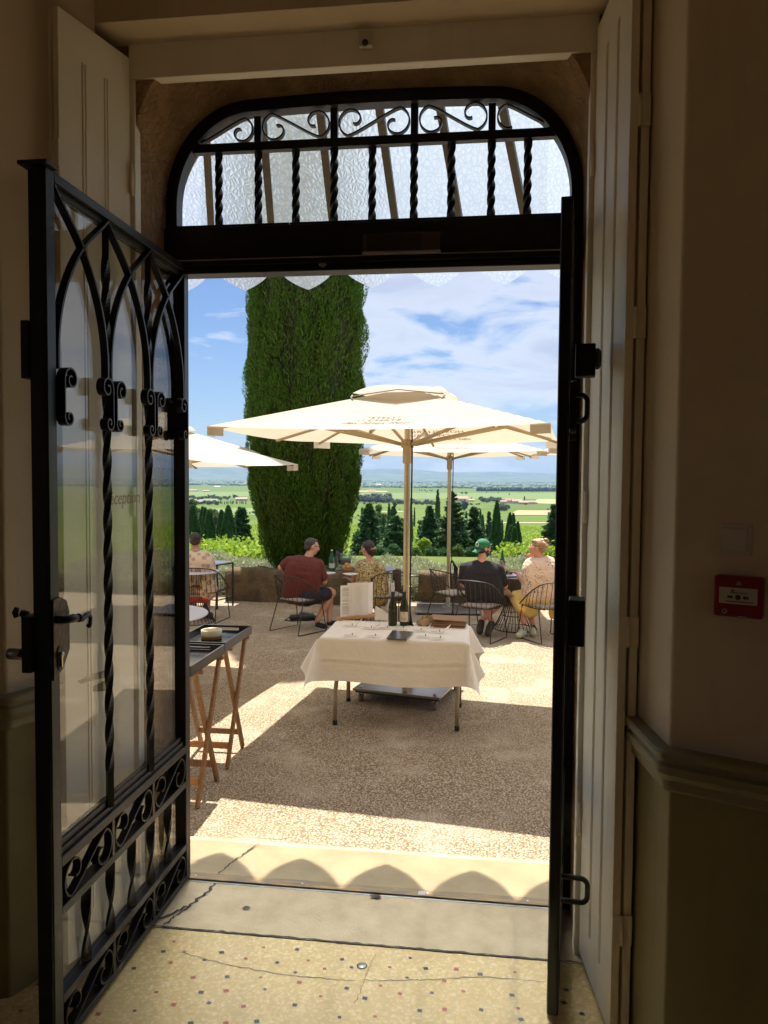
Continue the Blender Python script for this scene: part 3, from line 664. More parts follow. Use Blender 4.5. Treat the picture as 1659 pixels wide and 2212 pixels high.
# ================================================================== the wrought iron door leaves
def leaf(name, label, hx, L, zt, thick, rich):
    # leaf runs from the hinge at (hx, 0) towards the room (-y); its decorated face looks to +x
    t = thing(name, label, 'door', (hx, 0, 0))
    Y = lambda s: -s
    def P3(s, z, o=0): return (hx + o, -s, z)
    b = MB(); b.bx(hx - thick, hx, -L, -(L - .046), .012, zt); b.bx(hx - thick - (.006 if rich else -.002), hx - .004, -(L + .004), -(L - .006), .012, zt - .004)
    b.build('stile', 'iron', t, bevel=.003)
    b = MB(); b.bx(hx - thick, hx, -.05, -.004, .012, zt); b.build('stile', 'iron', t, bevel=.003)
    for z0, z1, o in ((zt - .028, zt, 0), (zt - .046, zt - .0285, -.014), (.555, .585, 0), (.5855, .604, -.010), (.6045, .624, -.018), (.410, .436, 0), (.145, .170, 0), (.012, .036, 0)):
        b = MB(); b.bx(hx - thick, hx + o, -(L - .0465), -.0505, z0, z1); b.build('rail', 'iron', t, bevel=.002)
    gx = hx - thick * .62
    b = MB(); b.bx(gx - .003, gx + .003, -(L - .047), -.05, .625, zt - .047); b.build('glass_pane', 'glass' if rich else 'pane_thin', t)
    b = MB(); b.bx(gx - .003, gx + .003, -(L - .047), -.05, .171, .409); b.build('glass_pane', 'glass' if rich else 'pane_thin', t)
    nb = 3 if rich else 1
    s0, s1 = .05, L - .046
    E = [s0 + (s1 - s0) * i / nb for i in range(nb + 1)]
    for s in E[1:-1]:
        b = MB(); b.twist(P3(s, .60, -.012), P3(s, zt - .03, -.012), .0205, 4.2, 150); b.build('twisted_bar', 'iron', t)
        b = MB(); b.bx(hx - .03, hx, -(s + .009), -(s - .009), .036, .145); b.bx(hx - .03, hx, -(s + .009), -(s - .009), .436, .555); b.build('mullion', 'iron', t)
    for i in range(nb):
        a, e = E[i], E[i + 1]; w = e - a
        for p, q in ((a, e), (e, a)):
            sg = 1 if q > p else -1
            m_ = (p + q) / 2
            c1 = bez((p, zt - .035), (p + (m_ - p) * .35, zt - .085), (m_ - sg * w * .12, zt - .125), (m_, zt - .165), 10)
            c2 = bez((m_, zt - .165), (m_ + sg * w * .24, zt - .245), (q - sg * .012, zt - .36), (q - sg * .012, zt - .50), 16)
            pts = c1 + c2[1:] + [(q - sg * .012, zt - .545)]
            b = MB(); b.ribbon([P3(s, z, -.010) for s, z in pts], (1, 0, 0), .024, .008); b.build('arch_bar', 'iron', t)
            # C scroll against the bar
            sd = -sg; x0 = q - sg * .012; zt2, zb2 = zt - .535, zt - .705
            C = []
            for k in range(24):
                r_ = .036 * (.16 + .84 * (k / 23) ** .8); th_ = R(470 - 470 * k / 23)
                C.append((x0 + sd * (.036 - r_ * math.cos(math.pi - th_ - math.pi) * 1.0 - .0) if False else x0 + sd * (.036 - r_ * math.cos(th_)), zt2 - .036 + r_ * math.sin(th_)))
            C += [(x0, zt2 - .036 - (zt2 - .036 - zb2 - .024) * k / 6) for k in range(1, 6)]
            for k in range(20):
                r_ = .026 * (1 - .82 * k / 19); th_ = R(0 - 430 * k / 19)
                C.append((x0 + sd * (.024 - r_ * math.cos(th_)), zb2 + .024 + r_ * math.sin(th_)))
            b = MB(); b.ribbon([P3(s, z, .006) for s, z in C], (1, 0, 0), .027, .005); b.build('scroll', 'iron', t)
        for z0, z1, fl in ((.040, .141, False), (.440, .551, False)):
            b = MB(); b.ribbon([P3(s, z, -.012) for s, z in scroll_S(a + .013, e - .013, z0, z1, fl)], (1, 0, 0), .026, .0055); b.build('scroll', 'iron', t)
        for s in ([a + w * .5] + ([e] if i < nb - 1 else [])):
            b = MB(); b.twist(P3(s, .171, -.014), P3(s, .409, -.014), .030, .5, 34, w2=.010); b.build('twisted_flat', 'iron', t)
    return t, P3
HX, LL, ZT, TH = -1.200, 1.038, 2.545, .044
t, P3 = leaf('iron_door', 'wide wrought iron glazed door swung open on the left with a lever handle', HX, LL, ZT, TH, True)
b = MB(); b.bx(HX - TH - .03, HX + .012, -LL - .015, -LL + .045, ZT + .001, ZT + .012); b.build('cap_plate', 'iron', t, bevel=.002)
b = MB(); b.bx(HX - TH - .030, HX - TH - .007, -LL - .01, -LL + .09, 1.965, 2.125); b.build('latch_box', 'iron', t, bevel=.003)
b = MB(); b.bx(HX - TH - .036, HX - TH - .007, -LL - .016, -LL + .11, 1.14, 1.30); b.build('lock_case', 'iron', t, bevel=.003)
b = MB()
pl = [(.0, 1.115), (.048, 1.14), (.085, 1.19), (.085, 1.30), (.07, 1.335), (.035, 1.35), (0, 1.345)]
b.prism(pl, lambda a, z: (HX + .001, -(LL - .005) + a, z), lambda a, z: (HX + .006, -(LL - .005) + a, z)); b.build('handle_plate', pm('hammered_bronze', (.075, .05, .032), (.04, .028, .02), 30, .4, .7, .8, 55), t, bevel=.001)
def lever(o, sg):
    b = MB(); y = -(LL - .02); z = 1.288
    x = HX + .006 if sg > 0 else HX - TH - .036
    if sg > 0:
        b.tube([(x, y, z), (x + .022, y, z), (x + .03, y + .006, z), (x + .034, y + .03, z), (x + .036, y + .05, z - .003)], [.012, .011, .011, .013, .009], 10)
        b.ball((x + .036, y + .056, z - .004), .0125, 10, sc=(1, .5, 1.1))
        b.tube([(x + .036, y + .058, z - .004), (x + .036, y + .075, z - .012), (x + .036, y + .095, z - .004), (x + .036, y + .113, z - .002), (x + .036, y + .124, z - .016), (x + .036, y + .121, z - .034), (x + .036, y + .112, z - .038)], [.007, .0075, .008, .007, .006, .006, .008], 10)
    else:
        b.tube([(x, y, z + .012), (x - .018, y, z + .012), (x - .026, y + .02, z + .012), (x - .034, y + .02, z + .014)], [.010, .009, .010, .007], 10)
        b.tube([(x - .034, y + .0, z + .03), (x - .040, y + .0, z + .016), (x - .036, y, z + .002)], [.007, .009, .007], 10)
    b.build('handle', 'iron', t)
lever(t, 1); lever(t, -1)
b = MB(); b.prism([(.028 + .014 * math.cos(q), 1.175 + .036 * math.sin(q)) for q in np.linspace(0, 6.283, 16)[:-1]], lambda a, z: (HX + .0065, -(LL - .005) + a, z), lambda a, z: (HX + .009, -(LL - .005) + a, z)); b.build('escutcheon', 'black', t)
b = MB(); b.tube([(HX + .008, -(LL - .032), 1.185), (HX + .018, -(LL - .032), 1.185)], .0085, 10); b.bx(HX + .009, HX + .016, -(LL - .0295), -(LL - .0345), 1.150, 1.180); b.build('lock_cylinder', 'steel', t)
b = MB(); b.tube([(HX - TH - .036, -LL + .02, 1.185), (HX - TH - .056, -LL + .02, 1.185)], .009, 10); b.tube([(HX - TH - .056, -LL + .02, 1.185), (HX - TH - .060, -LL + .02, 1.185), (HX - TH - .096, -LL + .02, 1.185), (HX - TH - .098, -LL + .02, 1.185)], [.012, .0165, .0165, .013], 16); b.build('thumb_knob', 'steel', t)
text_mb('lettering', 'Réception', .105, 'inkgold', t, Matrix(((0, 0, -1, HX - TH * .62 + .0038), (1, 0, 0, -.47), (0, 1, 0, 1.585), (0, 0, 0, 1))), .0003, .25) if False else None
M['inkgold'] = pm('gold_lettering', (.34, .24, .13), (.28, .19, .10), 30, .5)
text_mb('lettering', 'Réception', .066, 'inkgold', t, Matrix(((0, 0, 1, HX - TH * .62 + .0036), (1, 0, 0, -.55), (0, 1, 0, 1.60), (0, 0, 0, 1))), .0003, .22)
RX, RL, RA = .338, .66, R(-7.0)
t, P3 = leaf('iron_door', 'narrow wrought iron door seen edge on at the right with two pull handles', RX, RL, 2.545, .036, False)
t.rotation_euler = (0, 0, RA)
def lc(p):          # a surveyed point in the leaf's own frame
    q = Matrix.Rotation(-RA, 3, 'Z') @ (Vector(tuple(p)) - Vector((RX, 0, 0))); return q
def rbox(nm, u0_, v0_, u1_, v1_, y, dy, bev=.004, m='iron'):
    a = lc(hit(u0_, v0_, (0, y, 0), (0, 1, 0))); e = lc(hit(u1_, v1_, (0, y, 0), (0, 1, 0)))
    b = MB(); b.bx(a[0], e[0], a[1], a[1] + dy, e[2], a[2]); return b.build(nm, m, t, world=False, bevel=bev)
rbox('stop_block', 1243, 742, 1286, 812, -.60, .06)
p = lc(hit(1290, 775, (0, -.57, 0), (0, 1, 0))); b = MB(); b.tube([(p[0] - .012, p[1], p[2]), (p[0] + .004, p[1], p[2]), (p[0] + .012, p[1], p[2])], [.033, .033, .024], 16); b.build('stop_buffer', 'black', t, world=False)
rbox('strike_box', 1228, 1296, 1262, 1398, -.63, .09)
rbox('bolt_top', 1222, 448, 1240, 468, -.64, .03)
for v0_, v1_ in ((845, 918), (1888, 1958)):
    a = lc(hit(1243, v0_ + 8, (0, -.56, 0), (0, 1, 0))); e = lc(hit(1268, v1_ - 8, (0, -.56, 0), (0, 1, 0)))
    xa, xe, y_, z1_, z0_ = -.004, e[0], a[1], a[2], e[2]; r_ = .022
    b = MB(); b.tube([(xa, y_, z1_)] + [(xe - r_ + r_ * math.sin(q), y_, z1_ - r_ + r_ * math.cos(q)) for q in np.linspace(0, 1.57, 6)] + [(xe - r_ + r_ * math.cos(q), y_, z0_ + r_ - r_ * math.sin(q)) for q in np.linspace(0, 1.57, 6)] + [(xa, y_, z0_)], .0085, 10); b.build('pull_handle', 'black', t, world=False)

# ================================================================== glass canopy over the door
M['rafter'] = pm('grey_painted_iron', (.085, .075, .062), (.06, .052, .045), 12, .6)
t = thing('glass_canopy', 'fan shaped iron canopy with scalloped rippled glass over the door', 'canopy', (-.46, .13, 3.36))
mz = lambda y: 3.345 - .45 * (y - .12)
XC = -.455
def cx_(off, y): return XC + off * (.68 + .32 * (y - .13) / 1.07)
for k in range(-5, 6):
    o_ = k * .357
    A_ = Vector((cx_(o_, .13), .13, mz(.13) - .024)); B_ = Vector((cx_(o_, 1.17), 1.17, mz(1.17) - .024)); d = (B_ - A_).normalized(); X = frame(d, (d.y, -d.x, 0), (A_ + B_) / 2)
    b = MB(); b.M = X; b.box((0, 0, 0), ((B_ - A_).length, .034, .036)); b.build('rafter', 'rafter', t)
    if k < 5:
        b = MB()
        def gl(i, j):
            tt = 2 * i - 1; ye = 1.14 + .235 * math.sqrt(max(0, 4. ** 2 - (abs(tt) + 3.) ** 2)) / math.sqrt(16. - 9.); y = .125 + (ye - .125) * j
            return (cx_(o_ + .357 * (.012 + .976 * i), y), y, mz(y) + (.004 if k % 2 else .0))
        b.grid(gl, 44, 14, 0, False); b.build('glass_panel', 'ripple', t)
b = MB(); b.bx(cx_(-1.8, .13), cx_(1.8, .13), .122, .15, mz(.13) - .06, mz(.13) + .03); b.build('wall_rail', 'rafter', t)
for k in (-4, 4):
    o_ = k * .357; b = MB(); b.tube([(cx_(o_, .13) , .135, 2.75), (cx_(o_, .2), .22, 2.82), (cx_(o_, .5), .55, mz(.55) - .1), (cx_(o_, .9), .9, mz(.9) - .045)], .014, 8); b.build('bracket', 'rafter', t)
# ================================================================== terrace
GZ = -.40
b = MB(); N1 = 60
def gr(i, j):
    x = -16 + 32 * i; y = .6 + 9.35 * j
    return (x, y, GZ + .006 * math.sin(x * 2.1 + y) + .006 * math.sin(y * 3.3 - x * .7))
b.grid(gr, 90, 40); b.bx(-16, 16, .2, 9.94, -1.2, -.43, 0)
tag(b.build('gravel_terrace', 'gravel', loc=(0, 0, 0)), kind='structure')
def rough_block(x0, x1, y0, y1, z0, z1, amp, seed, nx=26, nz=8):
    rg = random.Random(seed); b = MB(); ph = [rg.uniform(0, 6) for _ in range(6)]
    def dz(x): return amp * (math.sin(x * 3.1 + ph[0]) + .6 * math.sin(x * 7.3 + ph[1]) + .5 * math.sin(x * 17 + ph[2]))
    prof = [(0, 0), (0, .35), (.0, .7), (.03, .93), (.12, 1.), (.5, 1.02), (.88, 1.), (.97, .93), (1, .6), (1, 0)]
    def fn(i, j):
        x = x0 + (x1 - x0) * i; a, c = prof[min(9, int(round(j * 9)))]
        e = 0 if 0 < i < 1 else .0
        return (x + rg.uniform(-.006, .006), y0 + (y1 - y0) * a + amp * .7 * math.sin(x * 5 + c * 4 + ph[3]), z0 + (z1 - z0) * c + (dz(x) * c))
    b.grid(fn, nx, 9, 0, True); k = 10
    b.f.append(tuple(range(k))); b.m.append(0); b.sm.append(False)
    b.f.append(tuple(nx * k + j for j in range(k - 1, -1, -1))); b.m.append(0); b.sm.append(False)
    return b
wp = Gz(492, 1297, GZ); wq = Gz(905, 1300, GZ); wr_ = Gz(1003, 1300, GZ)
tag(rough_block(wp[0], -1.55, 9.25, 9.75, GZ - .02, .125, .022, 3, 34).build('low_stone_wall', 'wallstone'), 'long rough low stone wall under the big cypress', 'stone wall')
tag(rough_block(wq[0], wr_[0] + 1.0, 9.62, 10.05, GZ - .02, .11, .010, 5, 24).build('low_stone_wall', 'wallstone'), 'mossy stone block wall behind the rear parasol pole', 'stone wall')
t = thing('cable_fence', 'wooden post and cable fence between the two low stone walls', 'fence', (-1.2, 9.75, GZ))
for x in (-1.42, .95, 2.2, -5.6, -8.):
    b = MB(); b.lathe([(.075, GZ), (.075, .13), (.06, .16), (0, .17)], 12, (x, 9.8, 0)); b.build('post', 'trunk', t)
for z in (.04, -.14, -.31):
    b = MB(); b.tube([(-1.42, 9.8, z), (wq[0] + .05, 9.8, z - .01)], .012, 6); b.build('cable', 'steel', t)
    b = MB(); b.tube([(-8, 9.8, z), (-5.6, 9.8, z), (wp[0] + .05, 9.75, z)], .012, 6); b.build('cable', 'steel', t)

# ================================================================== parasols
def make_parasol(label, group):
    t = thing('parasol', label, 'parasol', (0, 0, 0), 0, group)
    H = 1.31; ez, az = 2.485, 2.90
    def cz(x, y):
        m_ = max(abs(x), abs(y)) / H
        n_ = min(abs(x), abs(y)) / max(.001, max(abs(x), abs(y)))
        sag = -.045 * math.sin(min(1, m_) * math.pi) * (1 - n_) - (.035 * (1 - n_ ** 2) * m_ ** 2)
        return ez + (az - ez) * (1 - m_) + sag + .035 * m_ * 0
    b = MB(); n = 20
    def q(i, j):
        x, y = (2 * i - 1) * H, (2 * j - 1) * H; return (x, y, cz(x, y) + .0)
    b.grid(q, 32, 32, 0, False)
    # hanging corner pockets
    for sx in (-1, 1):
        for sy in (-1, 1):
            for ax in (0, 1):
                L_ = .14; vs = []
                for e in (0, 1):
                    x = sx * (H - (L_ * e if ax == 0 else 0)); y = sy * (H - (L_ * e if ax == 1 else 0)); z = cz(x, y)
                    x *= 1.002; y *= 1.002; vs += [(x, y, z + .002), (x, y, z - .072)]
                b.add(vs, [(0, 1, 3, 2)])
    canvas = b.build('canopy', 'canvas', t, world=False)
    b = MB()       # wind vent on top
    h2 = .40
    def q2(i, j):
        x, y = (2 * i - 1) * h2, (2 * j - 1) * h2; m_ = max(abs(x), abs(y)) / h2
        return (x, y, az - .050 + .058 * (1 - m_ ** 3) - .028 * m_ ** 4 + .018 * math.sin(5 * x + 3) * math.cos(4 * y) + (.03 if x > .3 and abs(y) < .3 else 0))
    b.grid(q2, 14, 14); b.build('wind_vent', 'canvas', t, world=False)
    b = MB()
    for sx, sy in ((-1, -1), (1, -1)):
        b.tube([(sx * h2, sy * h2, az - .10), (sx * h2 * 1.02, sy * h2 - .02, az - .115), (sx * h2 * .95, sy * h2 - .05, az - .16)], .008, 6)
    b.tube([(-h2, -h2 - .002, az - .105), (0, -h2 - .004, az - .055), (h2, -h2 - .002, az - .1)], .006, 6)
    b.build('vent_cord', 'inkgrey', t, world=False)
    b = MB(); b.lathe([(.029, 0.08), (.029, 2.80), (.026, 2.84), (0, 2.85)], 16); b.build('pole', 'pole', t, world=False)
    b = MB(); b.lathe([(.030, 2.22), (.043, 2.23), (.043, 2.36), (.062, 2.37), (.062, 2.42), (.030, 2.44)], 16); b.build('hub', 'rib', t, world=False)
    b = MB(); b.lathe([(.030, 2.74), (.06, 2.75), (.06, 2.80), (.030, 2.82)], 14); b.build('crown_hub', 'rib', t, world=False)
    ends = [(sx * H * .985, sy * H * .985) for sx in (-1, 1) for sy in (-1, 1)] + [(H * .97, 0), (-H * .97, 0), (0, H * .97), (0, -H * .97)]
    for k, (x, y) in enumerate(ends):
        b = MB(); b.tube([(x * .04, y * .04, az - .10), (x * .5, y * .5, cz(x * .5, y * .5) - .035), (x, y, cz(x, y) - .028)], .014, 6); b.build('rib', 'rib', t, world=False)
        b = MB(); f = .62; b.tube([(x * .045, y * .045, 2.395), (x * f, y * f, cz(x * f, y * f) - .05)], .0165 if k < 4 else .013, 8); b.build('strut', 'rib', t, world=False)
    b = MB(); b.tube([(.045, -.04, 2.75), (.055, -.05, 2.3), (.05, -.04, 1.9), (.045, -.035, .9), (.05, -.04, .75)], .0075, 6)
    for k in range(5): b.tube([(.05, -.04, .8), (.09 + .012 * k, -.07 - .01 * k, .68), (.08 + .014 * k, -.06, .52 - .05 * k), (.03 + .006 * k, -.06 - .008 * k, .50 - .05 * k), (.03, -.05, .7), (.05, -.04, .82)], .007, 5)
    b.build('cord', 'rope', t, world=False)
    return t
par = make_parasol('cream parasol with printed lettering above the white-clothed table', 'cream parasols over the terrace')
PZ = GZ
par.location = (-.68, 3.9, PZ); par.rotation_euler = (0, 0, R(-7))
spots = [((-3.65, 4.73, PZ - .245), -8, 'lower cream parasol on the left, cut off by the iron door'),
         ((-4.98, 8.5, PZ), 3, 'cream parasol behind the lower left one, over the man in the palm shirt'),
         ((-.52, 9.10, PZ), 4, 'cream parasol in the second row behind the printed one'),
         ((2.10, 8.25, PZ), 2, 'cream parasol behind the right doorpost, only its corner showing')]
PS = [par]
for loc, rz, lab in spots: PS.append(dup(par, loc, R(rz), lab))
# bases
def base_plate(par_, rz, casters, w=.84, d=.84, dx=0, dy=0, z0=0.):
    X = Matrix.Translation((dx, dy, z0)) @ Matrix.Rotation(rz, 4, 'Z'); z = .115 if casters else .02
    def mb(): q = MB(); q.M = X; return q
    b = mb(); b.bx(-w / 2, w / 2, -d / 2, d / 2, z, z + .022); t = b.build('base', 'platesteel', par_, world=False, bevel=.004)
    b = mb(); b.bx(-w / 2 + .02, w / 2 - .02, -d / 2 + .02, d / 2 - .02, z - .02, z - .001); b.build('underframe', 'black', t, world=False)
    b = mb(); b.bx(-.09, .09, -.09, .09, z + .0225, z + .034); b.build('foot_plate', 'alu', t, world=False)
    b = mb(); b.lathe([(.036, z + .0345), (.036, z + .17)], 14); b.build('socket', 'alu', t, world=False)
    for sx in (-1, 1):
        for sy in (-1, 1):
            x, y = sx * (w / 2 - .06), sy * (d / 2 - .06)
            b = mb(); b.lathe([(.019, z + .0225), (.019, z + .03), (.012, z + .036), (0, z + .037)], 10, (x, y, 0)); b.build('bolt', 'steel', t, world=False)
            if casters:
                b = mb(); b.tube([(x - .012, y, .036), (x + .012, y, .036)], .036, 16, mi=1); b.bx(x - .018, x - .014, y - .014, y + .03, .03, .098); b.bx(x + .014, x + .018, y - .014, y + .03, .03, .098); b.bx(x - .02, x + .02, y - .016, y + .032, .0985, .104); b.build('caster', ['steel', 'castergrey'], t, world=False)
M['platesteel'] = pm('dull_steel_plate', (.30, .29, .28), (.23, .21, .20), 6, .30, .75, .1, 60)
M['castergrey'] = pm('grey_rubber', (.16, .145, .13), None, 20, .6)
base_plate(PS[0], R(-6), True, dx=-.03, dy=.33)
base_plate(PS[3], R(0), False, 1.0, 1.0)
for k, q in enumerate((1, 2, 4)): base_plate(PS[q], 0, False, z0=.245 if q == 1 else 0.)
# printing on the canvas slopes (front outside and back inside)
def print_on(p, back=False):
    H = 1.31; sl = Vector((0, H, .415)).normalized()
    def Mx(x, q, off):      # q = fraction from edge to apex on the front slope
        y = -H + H * q; z = 2.485 + .415 * q - .045 * math.sin((1 - q) * math.pi) - .035 * (1 - q) ** 2
        return Matrix.Translation((x, y, z + off)) @ Matrix(((1, 0, 0, 0), (0, sl.y, -sl.z, 0), (0, sl.z, sl.y, 0), (0, 0, 0, 1)))
    rot = Matrix.Rotation(math.pi, 4, 'Z') if back else Matrix.Identity(4)
    off = .006
    mm = rot @ Mx(-.02, .27, off)
    if back: mm = mm @ Matrix.Translation((0, 0, -.0))
    o = []
    o.append(text_mb('lettering', 'HOSTELLERIE', .085, 'print', None, rot @ Mx(.02, .30, off), .0005))
    o.append(text_mb('lettering', 'DU CHÂTEAU', .085, 'print', None, rot @ Mx(.02, .225, off), .0005))
    o.append(text_mb('lettering', 'des Fines Roches', .095, 'print', None, rot @ Mx(.04, .14, off), .0005, .5))
    b = MB(); b.M = rot @ Mx(-.52, .22, off)
    lines = [[(-.13, .10), (-.10, .115), (-.07, .10), (-.04, .115), (-.01, .10), (.02, .115), (.05, .10), (.08, .115), (.11, .10), (.14, .11)], [(-.16, -.02), (-.15, .04), (-.10, .05), (-.06, .03), (-.07, -.01)], [(.02, .09), (.0, .04), (-.03, -.01)], [(.12, .1), (.11, .04), (.06, -.03)], [(-.14, -.06), (-.12, -.03), (-.10, -.06)]]
    for l in lines: b.ribbon([(x, y, 0) for x, y in l], (0, 0, 1), .0012, .007)
    o.append(b.build('emblem', 'print', p, world=False))
    for q in o[:3]: q.parent = p
M['print'] = pm('faded_print', (.10, .085, .07), (.2, .17, .14), 30, .8)
print_on(par)
b = MB()
# inside back slope carries the same print, seen through from below
def print_inside(p):
    H = 1.31; sl = Vector((0, -H, .415)).normalized(); o = []
    def Mx(x, q):
        y = H - H * q; z = 2.485 + .415 * q - .045 * math.sin((1 - q) * math.pi) - .035 * (1 - q) ** 2 - .007
        return Matrix.Translation((x, y, z)) @ Matrix(((-1, 0, 0, 0), (0, sl.y, -sl.z, 0), (0, sl.z, sl.y, 0), (0, 0, 0, 1)))
    for s_, q, sh in (('HOSTELLERIE', .30, 0), ('DU CHÂTEAU', .215, 0), ('des Fines Roches', .13, .5)):
        m_ = text_mb('lettering', s_, .095, 'print', None, Mx(.10, q), .0005, sh); m_.parent = p
print_inside(par)
p4 = text_mb('lettering', 'DU CHÂTEAU', .085, 'print', None, Matrix.Translation((.05, -1.31 + 1.31 * .16, 2.485 + .415 * .16 - .045 * math.sin(.84 * math.pi) - .035 * .7 + .008)) @ Matrix.Rotation(math.atan(.415 / 1.31), 4, 'X'), .0005); p4.parent = PS[3]

# ================================================================== serving table
TX0, TX1, TY0, TY1, TZ = -1.335, -.115, 3.215, 3.99, .352
t = thing('folding_table', 'folding table with curved beige steel legs under the white cloth', 'table', ((TX0 + TX1) / 2, (TY0 + TY1) / 2, GZ))
M['beigesteel'] = pm('beige_enamel', (.34, .29, .21), (.29, .25, .18), 8, .4, .2)
b = MB(); b.bx(TX0, TX1, TY0, TY1, TZ - .045, TZ - .006); b.build('tabletop', 'white', t, bevel=.006)
for x, sx in ((TX0 + .12, 1), (TX1 - .07, -1)):
    for y in (TY0 + .06, TY1 - .06):
        b = MB(); sy = 1 if y < 3.6 else -1
        b.tube([(x + .0 * sx, y + .10 * sy, TZ - .05), (x, y + .10 * sy, TZ - .30), (x, y + .09 * sy, TZ - .36), (x, y + .02 * sy, TZ - .46), (x, y, TZ - .50), (x, y, GZ + .02)], .0185, 10); b.build('leg', 'beigesteel', t)
        b = MB(); b.lathe([(.021, GZ), (.021, GZ + .04)], 10, (x, y, 0)); b.build('foot_cap', 'black', t)
    b = MB(); b.tube([(x, TY0 + .15, TZ - .28), (x, TY1 - .15, TZ - .28)], .012, 8); b.tube([(x, (TY0 + TY1) / 2, TZ - .28), (x + .3 * sx, (TY0 + TY1) / 2, TZ - .05)], .009, 6); b.build('brace', 'beigesteel', t)
# table cloth: one draped sheet
b = MB(); hw, hd = (TX1 - TX0) / 2, (TY1 - TY0) / 2; cxx, cyy = (TX0 + TX1) / 2, (TY0 + TY1) / 2
def cloth(i, j):
    D = .375; a = (2 * i - 1) * (hw + .27); c = (2 * j - 1) * (hd + D)
    ox = max(0, abs(a) - hw); oy = max(0, abs(c) - hd); sx = 1 if a > 0 else -1; sy = 1 if c > 0 else -1
    x = max(-hw, min(hw, a)); y = max(-hd, min(hd, c))
    drop = math.hypot(ox, oy) if ox and oy else max(ox, oy)
    z = TZ + .004 - drop
    rx = .012
    if ox and not oy: x += sx * (.006 + .05 * ox + .02 * math.sin(c * 9) * ox * 3)
    elif oy and not ox: y += sy * (.006 + .04 * oy + .018 * math.sin(a * 7 + 1) * oy * 2.2)
    elif ox and oy:      # the corner falls in an ear
        k = math.atan2(oy, ox); r_ = min(1, drop / .3)
        out = drop * .42 + .03 * math.sin(k * 6) * r_
        x += sx * (.006 + out * math.cos(k) + .01); y += sy * (.006 + out * math.sin(k) * .8)
        z = TZ + .004 - drop * .92
    else: z += .0015 * math.sin(a * 17) * math.sin(c * 13)
    if drop > 0: z += .012 * math.sin(a * 5 + c * 3) * min(1, drop * 4)
    e = 1 if drop > 0 else 0
    if oy > 0 and not ox and sy < 0: y += -.007 * math.exp(-((oy - .19) / .009) ** 2) + .006 * math.exp(-((oy - .205) / .012) ** 2)
    return (cxx + x, cyy + y, z)
b.grid(cloth, 90, 84)
tc = b.build('tablecloth', 'cloth'); tag(tc, 'white cloth draped over the serving table with hanging corners', 'tablecloth')
ZT_ = TZ + .009
def tp(u, v, z=ZT_): p = Gz(u, v, z); return Vector((p[0], p[1], z))
# menus in a wooden stand
t = thing('menu_stand', 'slotted bamboo block holding tall white menus on the cloth', 'menu stand', tp(780, 1336))
a0, a1 = tp(728, 1339), tp(812, 1332)
d = (a1 - a0).normalized(); X = frame(d, (0, 0, 1), (a0 + a1) / 2 + Vector((0, 0, .012)))
b = MB(); b.M = X; b.box((0, 0, 0), ((a1 - a0).length, .024, .06)); b.build('block', 'woodlight', t, bevel=.003)
L_ = (a1 - a0).length
for k, (x0, w, h, yaw, tl) in enumerate([(-.175, .12, .30, 3, 0), (-.10, .135, .318, -2, 0), (-.04, .155, .314, -5, 0), (.10, .105, .305, 24, .02)]):
    b = MB(); b.M = X @ Matrix.Translation((x0, .01, .014 - .010 * k)) @ Matrix.Rotation(R(yaw), 4, 'Y')
    b.box((w / 2, h / 2, 0), (w, h, .0018)); m_ = b.build('menu', 'paper', t)
    b = MB(); b.M = X @ Matrix.Translation((x0, .01, .014 - .010 * k)) @ Matrix.Rotation(R(yaw), 4, 'Y')
    rg = random.Random(k)
    y = h - .03
    while y > .03:
        if k == 0 and rg.random() < .85: b.box((.052, y, .0012), (.066, .0028, .0006))
        if k == 2: b.box((.07, y, .0012), (.10 * rg.uniform(.5, 1), .0008, .0006), 1)
        if k == 1 and abs(y - .15) < .012: b.box((.03, y, .0012), (.036, .005, .0006))
        y -= .0065 if k == 0 else .011
        if k == 0 and rg.random() < .12: y -= .012
    if b.v: b.build('print', ['inkgrey', 'cushion'], m_)
# loose menu folded open
t = None
b = MB(); a = tp(805, 1340); 
def fold(i, j): return (a.x + .02 + .19 * i, a.y - .02 + .02 * i + .05 * j * (1 - i), ZT_ + .002 + .13 * j * (1 - .75 * i) + .004 * math.sin(i * 6))
b.grid(fold, 10, 10); tag(b.build('paper_sheet', 'paper', solid=.001), 'curled white menu sheet leaning beside the menu stand', 'paper')
# bottles
def bottle(name, label, u, v, prof, mat, lab=None):
    p = tp(u, v); t = thing(name, label, 'wine bottle', p)
    b = MB(); b.lathe(prof, 24, p); b.build('glass_body', mat, t)
    b = MB(); b.lathe([(.0165, .24), (.0168, .30), (.0145, .302), (0, .303)], 16, p); b.build('capsule', 'black', t)
    if lab:
        b = MB(); vs = []
        for q in range(13):
            g = R(-90 - 62 + 124 * q / 12); vs += [p + Vector((.0412 * math.cos(g), .0412 * math.sin(g), .035)), p + Vector((.0412 * math.cos(g), .0412 * math.sin(g), .125))]
        b.add(vs, [(2 * q, 2 * q + 2, 2 * q + 3, 2 * q + 1) for q in range(12)], 0, True); lb = b.build('label', 'labelpaper', t)
        b = MB(); y = p.y - .0422
        b.lathe([(0, .100), (.004, .102), (.006, .108), (.003, .114), (.005, .117), (0, .12)], 10, (p.x, p.y - .0405, p.z), 0); b.box((p.x, y, p.z + .062), (.05, .001, .006), 1); b.box((p.x, y, p.z + .075), (.036, .001, .0025), 1); b.box((p.x, y, p.z + .05), (.03, .001, .002), 1)
        b.build('label_print', ['goldprint', 'inkgrey'], lb)
    return t
M['labelpaper'] = pm('label_paper', (.74, .66, .48), None, 10, .7); M['goldprint'] = pm('gold_print', (.55, .33, .06), None, 10, .5)
